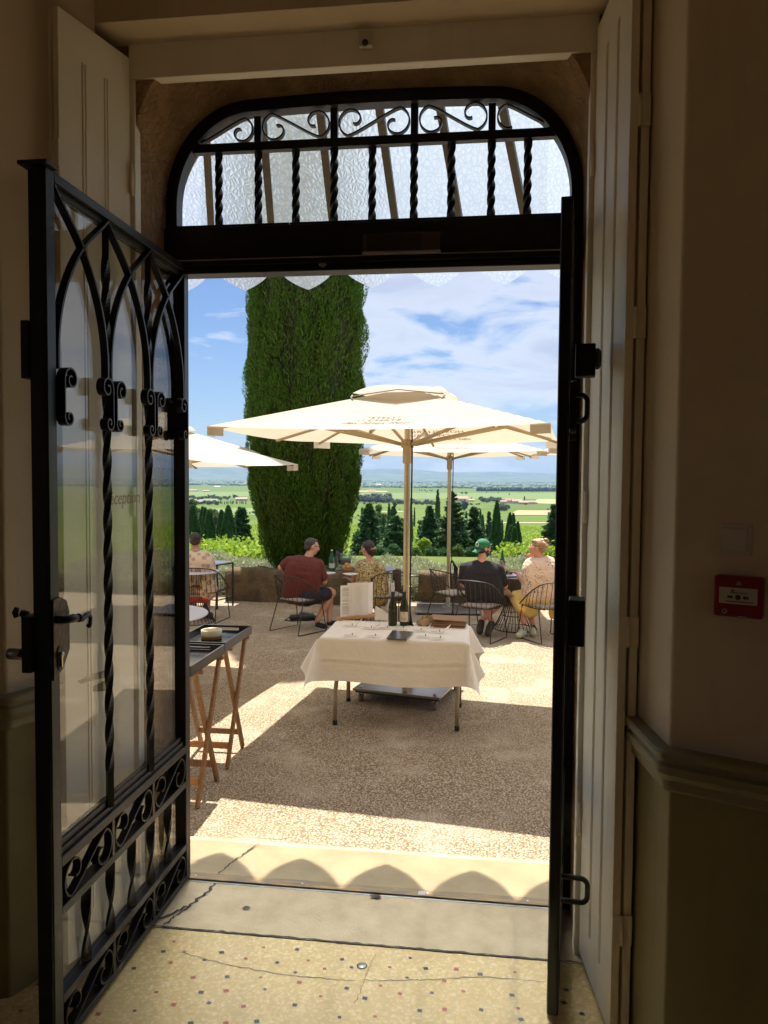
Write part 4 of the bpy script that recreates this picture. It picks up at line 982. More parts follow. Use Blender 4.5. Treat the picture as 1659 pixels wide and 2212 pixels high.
pf = [(0, .002), (.036, 0), (.040, .006), (.040, .15), (.039, .17), (.030, .205), (.019, .235), (.0155, .25), (.0155, .30)]
bottle('wine_bottle', 'green wine bottle without a front label on the white table', 848, 1350, pf, 'winebottle')
bottle('wine_bottle', 'dark wine bottle with a cream label on the white table', 873, 1350, pf, 'winebottle', True)
# crumpled napkin
p = tp(921, 1349); b = MB()
def nap(i, j):
    a = 2 * math.pi * i; r_ = .085 * math.sqrt(j) * (1 + .25 * math.sin(a * 3 + 1)); return (p.x + r_ * 1.15 * math.cos(a), p.y + r_ * .7 * math.sin(a), p.z + .006 + .05 * (1 - j) ** .7 * (1 + .5 * math.sin(a * 5 + j * 9)) + .012 * math.sin(a * 7 + 4 * j))
b.grid(nap, 40, 9); tag(b.build('napkin', 'napkin', solid=.002), 'crumpled beige napkin beside the cardboard menus', 'napkin')
# cardboard folders: a stack of individual folders
e0 = tp(935, 1353); e1 = tp(1008, 1357); rg = random.Random(4); zc = ZT_
for k in range(7):
    w, dd, h = .285 + rg.uniform(-.008, .01), .215, .0085
    b = MB(); X = Matrix.Translation((e0.x + .155 + rg.uniform(-.006, .006), e0.y + .075 + rg.uniform(-.006, .006), zc + h / 2)) @ Matrix.Rotation(R(rg.uniform(-3, 3) + (4 if k == 6 else 0)), 4, 'Z')
    if k == 6: X = Matrix.Translation((-.012, -.01, .012)) @ X @ Matrix.Rotation(R(3.2), 4, 'Y') @ Matrix.Rotation(R(2), 4, 'X')
    b.M = X; b.box((0, 0, 0), (w, dd, h - .002)); zc += h
    names = ['bottom', 'second', 'third', 'fourth', 'fifth', 'sixth']
    lab = 'top cardboard menu folder lying askew on the stack' if k == 6 else f'cardboard menu folder, {names[k]} from below in the stack'
    tag(b.build('menu_folder', 'cardboard', bevel=.0015), lab, 'folder', 'cardboard folders stacked on the table')
# black notebook
q = [tp(835, 1381), tp(878, 1384), tp(893, 1367), tp(848, 1364)]
b = MB(); b.add([tuple(x) for x in q] + [tuple(x + Vector((0, 0, .012))) for x in q], [(3, 2, 1, 0), (4, 5, 6, 7), (0, 1, 5, 4), (1, 2, 6, 5), (2, 3, 7, 6), (3, 0, 4, 7)])
tag(b.build('notebook', pm('slate_cover', (.045, .042, .045), (.085, .08, .085), 14, .25), bevel=.002), 'dark glossy notebook lying on the front of the white table', 'notebook')
# place cards: each a flat slip with a standing fold and a small pin
cards = [(756, 1352, 1, 'folded white slip left of the menu stand'), (797, 1357, 1, 'folded white slip in front of the curled menu'), (756, 1373, 0, 'flat white slip near the left front edge of the cloth'), (806, 1375, 0, 'flat white slip left of the dark notebook'),
         (832, 1357, 0, 'flat white slip before the green bottle'), (866, 1358, 0, 'flat white slip before the labelled bottle'), (905, 1363, 1, 'folded white slip right of the labelled bottle'), (914, 1376, 0, 'flat white slip right of the dark notebook'), (944, 1366, 1, 'folded white slip in front of the cardboard folders'), (946, 1380, 0, 'flat white slip at the right front of the cloth')]
for k, (u, v, st, lab) in enumerate(cards):
    p = tp(u, v); rg = random.Random(k + 20); yw = R(rg.uniform(-14, 14)); t = thing('paper_slip', lab, 'paper slip', p, 0, 'paper slips on the white table')
    X = Matrix.Translation(p + Vector((0, 0, .0015 + .0004 * k))) @ Matrix.Rotation(yw, 4, 'Z')
    b = MB(); b.M = X; b.grid(lambda i, j: (-.065 + .13 * i, -.045 + .09 * j, .004 * i * i + .002 * math.sin(j * 4)), 6, 4)
    if st: b.grid(lambda i, j: (.03 + .05 * i + .035 * j, -.045 + .09 * i * .9, .006 + .062 * j * (.35 + .65 * i)), 6, 5)
    m_ = b.build('sheet', 'paper', t)
    b = MB(); b.M = X; rr = Vector((.02, .01, .0)); b.lathe([(.0065, .004), (.003, .007), (.003, .012), (.005, .016), (0, .018)], 8, rr); b.build('pin', 'ink', t)
    b = MB(); b.M = X
    for r_ in range(3): b.box((-.02, -.02 + .014 * r_, .0042), (.05 + .01 * r_, .0012, .0006))
    b.build('print', 'cushion', t)

# ================================================================== tray stands with trays
def stand(y0, y1, x1, w, label, zt):
    t = thing('tray_stand', label, 'tray stand', (x1 - w / 2, (y0 + y1) / 2, GZ), 0, 'folding tray stands by the door')
    for x in (x1, x1 - w):
        for a, e in (((y0, GZ), (y1 - .03, zt)), ((y1, GZ), (y0 + .03, zt))):
            xo = x - (.014 if a[0] == y1 else -.014) * (1 if x == x1 else -1)
            b = MB(); P0, P1 = Vector((xo, a[0], a[1])), Vector((xo, e[0], e[1])); d_ = (P1 - P0).normalized(); X = frame(d_, (1, 0, 0), (P0 + P1) / 2)
            b.M = X; b.box((0, 0, 0), ((P1 - P0).length, .024, .040)); b.build('leg', 'wood', t, bevel=.004)
    for y, s_ in ((y0 + .03, 1), (y1 - .03, -1)):
        b = MB(); b.bx(x1 - w - .04, x1 + .045, y - .016, y + .016, zt - .012, zt + .016); b.build('top_bar', 'wood', t, bevel=.004)
    for y, f in ((y0, 1), (y1, -1)):
        yy = y + f * .07; b = MB(); b.bx(x1 - w, x1, yy - .010, yy + .010, GZ + .12, GZ + .165); b.build('crossbar', 'woodlight' if f > 0 else 'wood', t, bevel=.003)
    return t
def tray_at(x0, x1, y0, y1, z, label):
    t = thing('tray', label, 'tray', ((x0 + x1) / 2, (y0 + y1) / 2, z), 0, 'black trays on the stands')
    b = MB(); b.bx(x0, x1, y0, y1, z, z + .010); b.build('base', 'tray', t)
    h = .062; k = .012
    b = MB()
    for x in (x0, x1 - k): b.bx(x, x + k, y0 + k, y1 - k, z + .0102, z + h)
    for y in (y0, y1 - k):
        b.bx(x0, x1, y, y + k, z + .0102, z + .024); b.bx(x0, x1, y, y + k, z + .046, z + h)
        b.bx(x0, x0 + .10, y, y + k, z + .0242, z + .0458); b.bx(x1 - .10, x1, y, y + k, z + .0242, z + .0458)
    b.build('rim', 'tray', t); return t
stand(2.19, 2.64, -1.805, .36, 'wooden folding tray stand carrying the tray with the bowl', .462)
tray_at(-2.14, -1.752, 2.04, 2.66, .482, 'black tray carrying the two tone bowl')
stand(1.53, 1.975, -1.775, .36, 'wooden folding tray stand nearest the open iron door', .462)
tray_at(-2.125, -1.737, 1.37, 1.99, .482, 'empty black tray nearest the open iron door')
p = Gz(457, 1379, .495); t = thing('bowl', 'two tone cream and brown stoneware bowl on the black tray', 'bowl', (p[0], p[1], .4925))
b = MB(); b.lathe([(0, .4935), (.070, .4925), (.075, .497), (.076, .520)], 28, (p[0], p[1], 0)); b.build('bare_base', 'tan_ceramic', t)
b = MB(); b.lathe([(.0762, .5202), (.0765, .560), (.073, .562), (.070, .556), (.068, .512), (0, .509)], 28, (p[0], p[1], 0)); b.build('glazed_rim', 'cream_ceramic', t)
# ================================================================== wire chairs and tables
def make_chair(label, wiremat='wire', group='wire chairs on the terrace'):
    t = thing('wire_chair', label, 'chair', (0, 0, 0), 0, group)
    half = [(.275, .22, .455), (.290, .13, .52), (.292, .03, .60), (.282, -.08, .68), (.252, -.18, .745), (.20, -.25, .775), (.10, -.29, .787), (0, -.30, .79)]
    rim = [(-x, y, z) for x, y, z in half] + [(x, y, z) for x, y, z in reversed(half[:-1])]
    rim = [Vector(p) for p in rim]
    def on(L, q):
        ds = [0]
        for a, e in zip(L[:-1], L[1:]): ds.append(ds[-1] + (e - a).length)
        x = q * ds[-1]
        for k in range(len(L) - 1):
            if x <= ds[k + 1] + 1e-9: return L[k].lerp(L[k + 1], (x - ds[k]) / max(1e-9, ds[k + 1] - ds[k]))
        return L[-1]
    b = MB(); b.tube(rim, .0085, 8); b.build('rim', wiremat, t, world=False)
    sh = [Vector(p) for p in [(-.25, .24, .445), (-.255, .05, .435), (-.235, -.12, .43), (-.15, -.205, .43), (0, -.225, .43), (.15, -.205, .43), (.235, -.12, .43), (.255, .05, .435), (.25, .24, .445)]]
    b = MB(); b.tube(sh, .006, 6, closed=True)
    for k in range(17):
        q = .17 + .66 * k / 16; a = on(rim, q); e = on(sh, .06 + .88 * (q - .17) / .66 * .9 + .045)
        m_ = a.lerp(e, .5); out = Vector((m_.x, m_.y + .05, 0)).normalized() * .012
        low = e.lerp(Vector((0, 0, .42)), .15) + Vector((0, 0, -.012))
        b.tube([a, a.lerp(e, .45) + out, a.lerp(e, .85) + out * .7, e + Vector((0, 0, -.004)), low], .0042, 5)
    for k in range(9):
        x = -.2 + .05 * k; b.tube([(x * .95, -.19, .425), (x, .02, .422), (x, .235, .44)], .0038, 5)
    b.build('wire_basket', wiremat, t, world=False)
    for s in (-1, 1):
        b = MB(); b.tube([(s * .245, .20, .445), (s * .275, .27, .012), (s * .275, .26, .008), (s * .275, -.25, .008), (s * .275, -.26, .012), (s * .24, -.14, .43)], .0075, 7, smooth=False); b.build('sled_leg', wiremat, t, world=False)
    b = MB(); b.grid(lambda i, j: (.215 * (2 * i - 1) * (1 - .12 * (1 - j) ** 3), -.16 + .39 * j, .448 + .022 * (1 - (2 * i - 1) ** 6) * (1 - (2 * j - 1) ** 6)), 12, 12); b.build('seat_cushion', 'cushion', t, world=False, solid=.018)
    return t
chair0 = make_chair('dark wire chair under the man in the green cap')
PC = {'bk': ((-.02, 6.98), -25), 'wy': ((.852, 7.08), 33), 'ma': ((-2.46, 7.06), -32), 'hw': ((-1.30, 7.62), 28), 'fl': ((-3.98, 7.62), -4), 'em': ((-.42, 7.95), -48)}
labs = {'wy': 'rusty wire chair under the woman in the yellow skirt', 'ma': 'rusty wire chair under the man in the maroon shirt', 'hw': 'dark wire chair behind the menus under the woman in the halter top', 'fl': 'rusty wire chair under the man in the palm shirt', 'em': 'empty wire chair facing the pale round table'}
chair0.location = (*PC['bk'][0], GZ); chair0.rotation_euler = (0, 0, R(PC['bk'][1]))
for k, l in labs.items():
    c = dup(chair0, (*PC[k][0], GZ), R(PC[k][1]), l)
    if k in ('ma', 'wy', 'fl'):
        for ch in c.children:
            if ch.data.materials[0] == M['wire']: ch.data = ch.data.copy(); ch.data.materials[0] = M['rust']
def wire_table(label, c, r, top, zt=.755, loc_z=GZ, rr=.30, group='round wire based tables'):
    t = thing('round_table', label, 'table', (c[0], c[1], loc_z), 0, group)
    b = MB(); b.lathe([(0, zt - .016), (r - .006, zt - .016), (r, zt - .010), (r, zt - .004), (r - .004, zt), (0, zt)], 48, mi=0, smooth=False); b.build('tabletop', top, t, world=False)
    b = MB(); n = 32
    for k in range(n):
        a = 2 * math.pi * k / n
        b.tube([(ra * math.cos(a + tw), ra * math.sin(a + tw), z) for ra, z, tw in ((rr, .01, 0), (rr * .78, .12, .0), (rr * .52, .30, 0), (rr * .46, .45, 0), (rr * .54, .62, 0), (rr * .66, zt - .018, 0))], .0046, 5)
    for ra, z in ((rr, .008), (rr * .64, .2), (rr * .47, .42), (rr * .66, zt - .02)):
        b.tube([(ra * math.cos(q), ra * math.sin(q), z) for q in np.linspace(0, 2 * math.pi, 33)[:-1]], .006, 5, closed=True)
    b.build('wire_base', 'wire', t, world=False); return t
wire_table('pale round wire table between the man in the cap and the woman in yellow', (.47, 7.72), .36, 'lavtop')
wire_table('dark round wire table laid with bottle, bucket and bread', (-1.68, 8.08), .43, 'darktop')
p = Gz(418, 1234, .33); wire_table('pale round wire table in front of the man in the palm shirt', (p[0], p[1]), .36, 'lavtop', .735)
wire_table('large pale round table at the left edge by the tray stands', (-3.24, 4.02), .60, 'lavtop', .752, rr=.34)
# small square side table on a thin frame
n_, r_ = Gz(469, 1316, GZ), Gz(503, 1308.5, GZ)
e1 = Vector((r_[0] - n_[0], r_[1] - n_[1], 0)); L_ = e1.length; e1.normalize(); e2 = Vector((-e1.y, e1.x, 0)); N_ = Vector((n_[0], n_[1], GZ))
t = thing('side_table', 'thin black framed square side table behind the man in the palm shirt', 'side table', N_ + e1 * L_ / 2 + e2 * .25); hh = .705
cs = [N_, N_ + e1 * L_, N_ + e1 * L_ + e2 * .5, N_ + e2 * .5]
for c in cs:
    b = MB(); b.box(c + Vector((0, 0, hh / 2)), (.022, .022, hh)); b.build('leg', 'black', t)
b = MB()
for k in range(4):
    for z in (.14, hh - .012): b.tube([cs[k] + Vector((0, 0, z)), cs[(k + 1) % 4] + Vector((0, 0, z))], .010, 6)
b.build('frame', 'black', t)
b = MB(); b.add([tuple(c + Vector((0, 0, hh + o))) for o in (.001, .012) for c in cs], [(3, 2, 1, 0), (4, 5, 6, 7), (0, 1, 5, 4), (1, 2, 6, 5), (2, 3, 7, 6), (3, 0, 4, 7)]); b.build('tabletop', 'lavtop', t)

# --- things on the dark table
tz = GZ + .7555
def on_t(u, v): p = Gz(u, v, tz); return Vector((p[0], p[1], tz))
p = on_t(716.6, 1233); t = thing('water_bottle', 'green glass water bottle standing on the dark round table', 'bottle', p)
b = MB(); b.lathe([(0, .002), (.037, 0), (.040, .005), (.040, .15), (.033, .19), (.019, .235), (.0145, .26), (.0145, .30)], 20, p); b.build('glass_body', 'waterbottle', t)
b = MB(); b.lathe([(.0155, .285), (.016, .302), (0, .304)], 12, p); b.build('cap', 'alu', t)
b = MB(); b.lathe([(.0405, .045), (.0408, .11)], 20, p); b.lathe([(0, .03), (.014, .03)], 12, p + Vector((0, -.04, 0))); b.build('label', 'labelblue', t) if 'labelblue' in M else b.build('label', 'paper', t)
def wineglass(label, p, s=1., fill=False):
    t = thing('wine_glass', label, 'wine glass', p)
    b = MB(); b.lathe([(0, .001), (.034 * s, .0015), (.03 * s, .004), (.006, .008), (.0038, .02), (.0038, .085 * s), (.012, .095 * s), (.034 * s, .12 * s), (.040 * s, .15 * s), (.037 * s, .185 * s), (.031 * s, .22 * s)], 20, p); b.build('glass', 'wineglass', t)
    if fill:
        b = MB(); b.lathe([(0, .099 * s), (.030 * s, .12 * s), (.038 * s, .145 * s), (0, .146 * s)], 16, p); b.build('wine', 'palewine', t)
    return t
M['palewine'] = pm('pale_wine', (.70, .62, .30), None, 5, .1)
wineglass('stemmed wine glass beside the green water bottle', on_t(724.5, 1236))
p = on_t(701.7, 1235); b = MB(); b.lathe([(0, .004), (.034, .002), (.036, .01), (.038, .095)], 20, p); tag(b.build('tumbler', 'wineglass'), 'short glass tumbler beside the maroon shirted man', 'glass')
p = on_t(743, 1230); t = thing('ice_bucket', 'clear ice bucket with a dark cloth over its rim', 'ice bucket', p)
b = MB(); b.lathe([(0, .004), (.085, .002), (.09, .01), (.115, .23), (.119, .232), (.110, .225), (.086, .02), (0, .012)], 26, p); b.build('bucket', 'bucketglass', t) if 'bucketglass' in M else b.build('bucket', 'carafe', t)
b = MB(); b.grid(lambda i, j: (p.x + .11 * math.cos(2.0 + 2.4 * i) * (1.0 + .18 * j), p.y + .11 * math.sin(2.0 + 2.4 * i) * (1.0 + .18 * j), p.z + .25 + .03 * math.sin(i * 11) - .12 * j * j + .02 * math.sin(i * 23 + j * 5)), 20, 6); b.build('cloth', 'hair_grey', t, solid=.003)
b = MB(); b.lathe([(0, .08), (.095, .08), (.103, .15), (0, .15)], 20, p); b.build('ice_water', 'castergrey', t)
p = on_t(751, 1236); t = thing('bread_bowl', 'brown bowl heaped with sliced bread', 'bread bowl', p)
b = MB(); b.lathe([(0, .004), (.05, .0), (.085, .04), (.092, .06), (.086, .058), (.05, .015), (0, .012)], 22, p); b.build('bowl', 'tan_ceramic', t)
for k, (dx, dy, dz, a) in enumerate([(-.04, 0, .065, 20), (.0, -.02, .075, -30), (.04, .01, .07, 60), (.0, .03, .095, 10), (-.015, -.01, .11, 80)]):
    b = MB(); b.ball(p + Vector((dx, dy, dz)), .036, 10, sc=(1.2, .7, .75), rot=Matrix.Rotation(R(a), 3, 'Z')); b.build('bread', 'bread', t)
for u, v, l in ((708.7, 1240, 'white plate in front of the man in the maroon shirt'), (757, 1242, 'white plate in front of the woman in the halter top')):
    p = on_t(u, v); b = MB(); b.lathe([(0, .003), (.06, .002), (.085, .010), (.105, .017), (.106, .019), (.085, .013), (.06, .006), (0, .006)], 26, p); tag(b.build('plate', 'paper'), l, 'plate')
# --- things on the pale table of the couple
tz2 = tz
p = Gz(1128, 1231, tz2); p = Vector((p[0], p[1], tz2)); t = thing('carafe', 'clear glass carafe standing on the pale round table', 'carafe', p)
b = MB(); b.lathe([(0, .003), (.055, .002), (.06, .01), (.052, .07), (.022, .19), (.017, .24), (.019, .262)], 20, p); b.build('glass_body', 'carafe', t)
b = MB(); b.lathe([(.0195, .25), (.0195, .266), (.016, .268)], 14, p); b.build('rim', 'paper', t)
p = Gz(1101, 1240, tz2); p = Vector((p[0], p[1], tz2)); t = thing('water_bottle', 'bright green bottle on the pale table behind the man in the cap', 'bottle', p)
b = MB(); b.M = Matrix.Translation(p + Vector((-.10, .16, 0))); b.lathe([(0, .002), (.036, 0), (.038, .006), (.038, .16), (.016, .25), (.0135, .31)], 18); b.build('glass_body', 'greenglass', t) if 'greenglass' in M else b.build('glass_body', 'waterbottle', t)
p = Gz(1117, 1236, tz2); wineglass('wine glass in front of the carafe on the pale table', Vector((p[0], p[1], tz2)), .9)
p = Gz(1146, 1236, tz2); wineglass('glass of white wine close to the woman in yellow', Vector((p[0], p[1], tz2)), 1., True)
p = Gz(1098, 1240, tz2); b = MB(); b.lathe([(0, .003), (.05, .003), (.07, .02), (.072, .028), (.048, .012), (0, .01)], 20, (p[0], p[1], tz2)); b.ball((p[0], p[1], tz2 + .03), .04, 10, sc=(1, .8, .5)); tag(b.build('dish', 'black'), 'small black dish on the pale round table', 'dish')
p = Gz(1106, 1247, tz2); b = MB(); b.box((p[0], p[1], tz2 + .005), (.09, .15, .009), rot=Matrix.Rotation(R(-60), 3, 'Z')); tag(b.build('phone', 'black', bevel=.003), 'black phone lying at the front of the pale table', 'phone')

# ================================================================== people
def blob(name, prims, mat, parent, vox=.009, sm=6):
    b = MB()
    for q in prims:
        if q[0] == 'c':      # tapered capsule p0 r0 p1 r1
            P0, r0_, P1, r1_ = Vector(q[1]), q[2], Vector(q[3]), q[4]; n = 7
            d = P1 - P0; 
            if d.length < 1e-5: b.ball(P0, r0_, 12); continue
            b.tube([P0 + d * (k / n) for k in range(n + 1)], [r0_ + (r1_ - r0_) * k / n for k in range(n + 1)], 12); b.ball(P0, r0_, 12); b.ball(P1, r1_, 12)
        elif q[0] == 'e':    # ellipsoid centre, axes matrix, radii
            b.ball(q[1], 1, 16, sc=q[3], rot=q[2])
    me = bpy.data.meshes.new(name); me.from_pydata(b.v, [], b.f); bm = bmesh.new(); bm.from_mesh(me); bmesh.ops.remove_doubles(bm, verts=bm.verts, dist=1e-5); bmesh.ops.recalc_face_normals(bm, faces=bm.faces); bm.to_mesh(me); bm.free()
    o = bpy.data.objects.new(name, me); COL.objects.link(o)
    m_ = o.modifiers.new('r', 'REMESH'); m_.mode = 'VOXEL'; m_.voxel_size = vox
    s_ = o.modifiers.new('s', 'SMOOTH'); s_.iterations = sm; s_.factor = .5
    bpy.context.view_layer.update()
    new = bpy.data.meshes.new_from_object(o.evaluated_get(bpy.context.evaluated_depsgraph_get()))
    bpy.data.objects.remove(o); bpy.data.meshes.remove(me)
    new.name = name; new.materials.clear(); new.materials.append(M[mat]); new.transform(Matrix.Translation(-parent.location))
    new.polygons.foreach_set('use_smooth', [True] * len(new.polygons))
    o = bpy.data.objects.new(name, new); COL.objects.link(o); o.parent = parent; return o
def dirw(x, d, z): return Vector(tuple(r0 * x + np.array([-math.sin(AY), math.cos(AY), 0]) * d + np.array([0, 0, 1.]) * z)).normalized()
class Person:
    def __init__(s, label, D, base): s.D = D; s.t = thing('person', label, 'person', base)
    def J(s, u, v, dd=0): return Vector(tuple(Pd(u, v, s.D + dd)))
    def head(s, c, f, sc=1.):
        s.hc = c; s.f = f.normalized(); s.s = s.f.cross(Vector((0, 0, 1))).normalized(); s.u = s.s.cross(s.f)
        s.HM = Matrix((s.s, s.f, s.u)).transposed(); s.k = sc
        H = lambda x, y, z: c + (s.s * x + s.f * y + s.u * z) * sc
        s.H = H; e = lambda p, r: ('e', p, s.HM, tuple(x * sc for x in r))
        P = [e(H(0, -.012, .022), (.074, .092, .092)), e(H(0, .022, -.035), (.058, .068, .078)), e(H(0, .055, -.085), (.030, .026, .026)), ('c', H(0, .088, -.0), .011 * sc, H(0, .106, -.03), .0145 * sc),
             e(H(0, .084, -.058), (.024, .012, .010)), e(H(.036, .068, -.018), (.022, .018, .02)), e(H(-.036, .068, -.018), (.022, .018, .02)), e(H(0, .078, .024), (.05, .014, .014))]
        for sd in (-1, 1): P.append(e(H(sd * .078, -.004, -.010), (.011, .020, .032)))
        return P
    def face(s, glasses=None, gm='black'):
        H = s.H
        for sd in (-1, 1):
            b = MB(); b.ball(H(sd * .031, .083, .006), .010, 10); b.build('eye', 'paper', s.t)
            b = MB(); b.tube([H(sd * .014, .094, .026), H(sd * .03, .094, .031), H(sd * .05, .084, .026)], .004, 5); b.build('eyebrow', 'hair_dark', s.t)
        b = MB(); b.tube([H(-.022, .090, -.060), H(0, .097, -.061), H(.022, .090, -.060)], .004, 5); b.build('mouth', 'lip', s.t)
        if glasses:
            b = MB()
            for sd in (-1, 1):
                c = H(sd * .034, .104, .004)
                ring = [c + (s.s * math.cos(q) * .025 + s.u * math.sin(q) * .019) * s.k for q in np.linspace(0, 2 * math.pi, 17)[:-1]]
                b.tube(ring, .0028, 5, closed=True); b.tube([H(sd * .058, .100, .010), H(sd * .076, .05, .012), H(sd * .084, -.01, .006)], .003, 5)
                if glasses == 'sun': b.add([tuple(p) for p in ring], [tuple(range(16))])
            b.tube([H(-.01, .104, .008), H(.01, .104, .008)], .003, 5); g = b.build('glasses', gm, s.t)
    def hand(s, wr, d, palm_n, curl=.5, k=1., side=1):
        # palm and five fingers from the wrist along d; palm_n = palm normal
        d = d.normalized(); n = (palm_n - d * palm_n.dot(d)).normalized(); x = d.cross(n) * side; P = []
        for i, L_ in enumerate((.072, .082, .078, .062)):
            ox = (i - 1.5) * .020; a = wr + d * .03 + x * ox * .7; b_ = wr + d * .092 + x * ox; P.append(('c', a, .014, b_, .0125))
            e1 = b_ + (d * math.cos(curl * .6) + n * math.sin(curl * .6)) * L_ * .5 * k; e2 = e1 + (d * math.cos(curl * 1.6) + n * math.sin(curl * 1.6)) * L_ * .5 * k
            P += [('c', b_, .0105, e1, .0095), ('c', e1, .0095, e2, .008)]
        t0 = wr + d * .03 - x * .026; t1 = t0 + (d * .6 - x * .7 + n * .3).normalized() * .042; t2 = t1 + (d * .9 - x * .15 + n * .4).normalized() * .032
        P += [('c', t0, .014, t1, .0115), ('c', t1, .0115, t2, .009), ('c', wr, .024, wr + d * .03, .026)]
        return P
M['lip'] = pm('lips', (.42, .14, .11), None, 10, .5)
C = lambda a, ra, b_, rb: ('c', a, ra, b_, rb)
def torso(hipc, chest, sl, sr, neck, wid, dep, belly=0, fat=1.):
    # stacked cross bars from the pelvis to the shoulders, then the yoke
    P = []; top = sl.lerp(sr, .5).lerp(neck, .25); ax0 = (sr - sl).normalized(); axh = Vector((ax0.x, ax0.y, 0)).normalized()
    qs = [0, .16, .34, .52, .70, .86, 1.]; hw = [.31, .30, .275, .285, .315, .30, .22]; rr = [.62, .64, .62 * fat, .60 * fat, .58, .50, .36]
    for q, h, r_ in zip(qs, hw, rr):
        c = hipc.lerp(chest, q / .62) if q < .62 else chest.lerp(top, (q - .62) / .38); a = axh.lerp(ax0, q).normalized(); w = wid * h; P.append(C(c - a * w, dep * r_, c + a * w, dep * r_))
    for q0, q1 in zip(range(6), range(1, 7)):
        for e in (1, 3): P.append(C(Vector(P[q0][e]), P[q0][2], Vector(P[q1][e]), P[q1][2]))
    P += [C(Vector(P[5][1]), dep * .44, sl, .058), C(Vector(P[5][3]), dep * .44, sr, .058), C(sl, .056, neck + Vector((0, 0, -.025)), .046), C(sr, .056, neck + Vector((0, 0, -.025)), .046), C(chest, dep * .5, neck + Vector((0, 0, -.04)), .05)]
    return P
def grow(P, d): return [(q[0], q[1], q[2] + d, q[3], q[4] + d) if q[0] == 'c' else q for q in P]

# --- man in the black shirt and green cap
p = Person('man in black t-shirt and backward green cap seated facing the woman in yellow', 10.0, (-.02, 6.98, GZ))
J = p.J
hd = p.head(J(1044, 1184, .02), dirw(.88, .45, -.04)); nk = J(1038, 1213, .0); sl, sr = J(1003, 1226, .02), J(1077, 1229, .05); ch = J(1040, 1240, .03); hp = J(1048, 1291, .12)
el, hl = J(1000, 1262, .12), J(1030, 1278, .34); er, hr = J(1090, 1266, .16), J(1088, 1238, .34)
kl, kr = J(1040, 1296, .52), J(1094, 1291, .50); al, ar = J(1062, 1343, .30), J(1040, 1340, .36); hpl, hpr = J(1030, 1297, .10), J(1066, 1297, .14)
tr = torso(hp, ch, sl, sr, nk, .40, .195, fat=1.06)
arms = [C(sl, .052, el, .042), C(el, .042, hl, .030), C(sr, .054, er, .046), C(er, .047, hr, .030)]
legs = [C(hpl, .095, kl, .062), C(hpr, .095, kr, .060), C(kl, .056, al, .036), C(kr, .058, ar, .036)]
hands = p.hand(hr, dirw(-.10, .2, 1), dirw(-.9, -.4, 0), .25, side=-1) + p.hand(hl, dirw(.7, .6, -.2), dirw(0, 0, -1), .6)
blob('body', hd + [C(nk + Vector((0, 0, -.03)), .056, p.hc + Vector((0, 0, -.05)), .052)] + tr + arms + legs + hands, 'skin_pink', p.t)
blob('t_shirt', grow(tr, .012) + [C(sl, .07, sl.lerp(el, .75), .062), C(sr, .074, sr.lerp(er, .78), .068), C(hp, .118, hp + Vector((0, 0, -.03)), .12)], 'blackshirt', p.t, .010)
blob('shorts', [C(hpl, .115, kl.lerp(hpl, .2), .085), C(hpr, .115, kr.lerp(hpr, .08), .080), C(hpl, .12, hpr, .12), C(hpl + Vector((0, 0, .03)), .115, hpr + Vector((0, 0, .03)), .115)], 'charcoal', p.t, .010)
for a, tip in ((al, J(1054, 1368, .12)), (ar, J(1036, 1364, .2))):
    blob('shoe', [C(a + Vector((0, 0, -.02)), .046, a.lerp(tip, .5), .050), C(a.lerp(tip, .5), .052, tip, .046)], 'shoe_dark', p.t, .009)
H = p.H
blob('hair', [('e', H(0, -.035, -.02), p.HM, (.076, .072, .055))], 'hair_dark', p.t, .008)
blob('beard', [('e', H(0, .045, -.075), p.HM, (.052, .046, .04)), ('e', H(0.05, .025, -.045), p.HM, (.018, .03, .04)), ('e', H(-.05, .025, -.045), p.HM, (.018, .03, .04))], 'hair_dark', p.t, .007)
cap = blob('cap', [('e', H(0, -.010, .045), p.HM, (.086, .102, .082)), ('e', H(0, -.03, .02), p.HM, (.083, .085, .05))], 'greencap', p.t, .008)
b = MB(); b.grid(lambda i, j: H((2 * i - 1) * .078 * (1 - .25 * j), -.085 - .085 * j * (1 - .35 * (2 * i - 1) ** 2), -.004 - .045 * j - .02 * (2 * i - 1) ** 2), 12, 6); b.build('brim', 'greencap', p.t, solid=.004)
bp = H(.02, -.112, .05); nrm = (bp - H(0, -.01, .045)).normalized(); X = frame(nrm.cross(Vector((0, 0, 1))), nrm.cross(nrm.cross(Vector((0, 0, 1)))) * -1, bp)
b = MB(); b.M = X; b.lathe([(.020, .0), (.026, .004), (.030, .0)], 18, (0, 0, 0)); b.lathe([(0, .001), (.02, .001)], 14, (0, 0, 0), 1); b.build('cap_emblem', ['paper', 'greencap'], p.t)
p.face('sun')
b = MB(); q = J(1085, 1283, .1); b.grid(lambda i, j: tuple(q + dirw(1, .5, 0) * (.02 + .22 * i) + Vector((0, 0, .05 * math.sin(i * 3 + 1) - .03 * i - .09 * j + .02 * math.sin(j * 7 + i * 5))) + dirw(0, 1, 0) * .10 * j), 12, 8); tag(b.build('napkin', 'cushion', solid=.003), 'white napkin lying across the lap of the man in the cap', 'napkin')

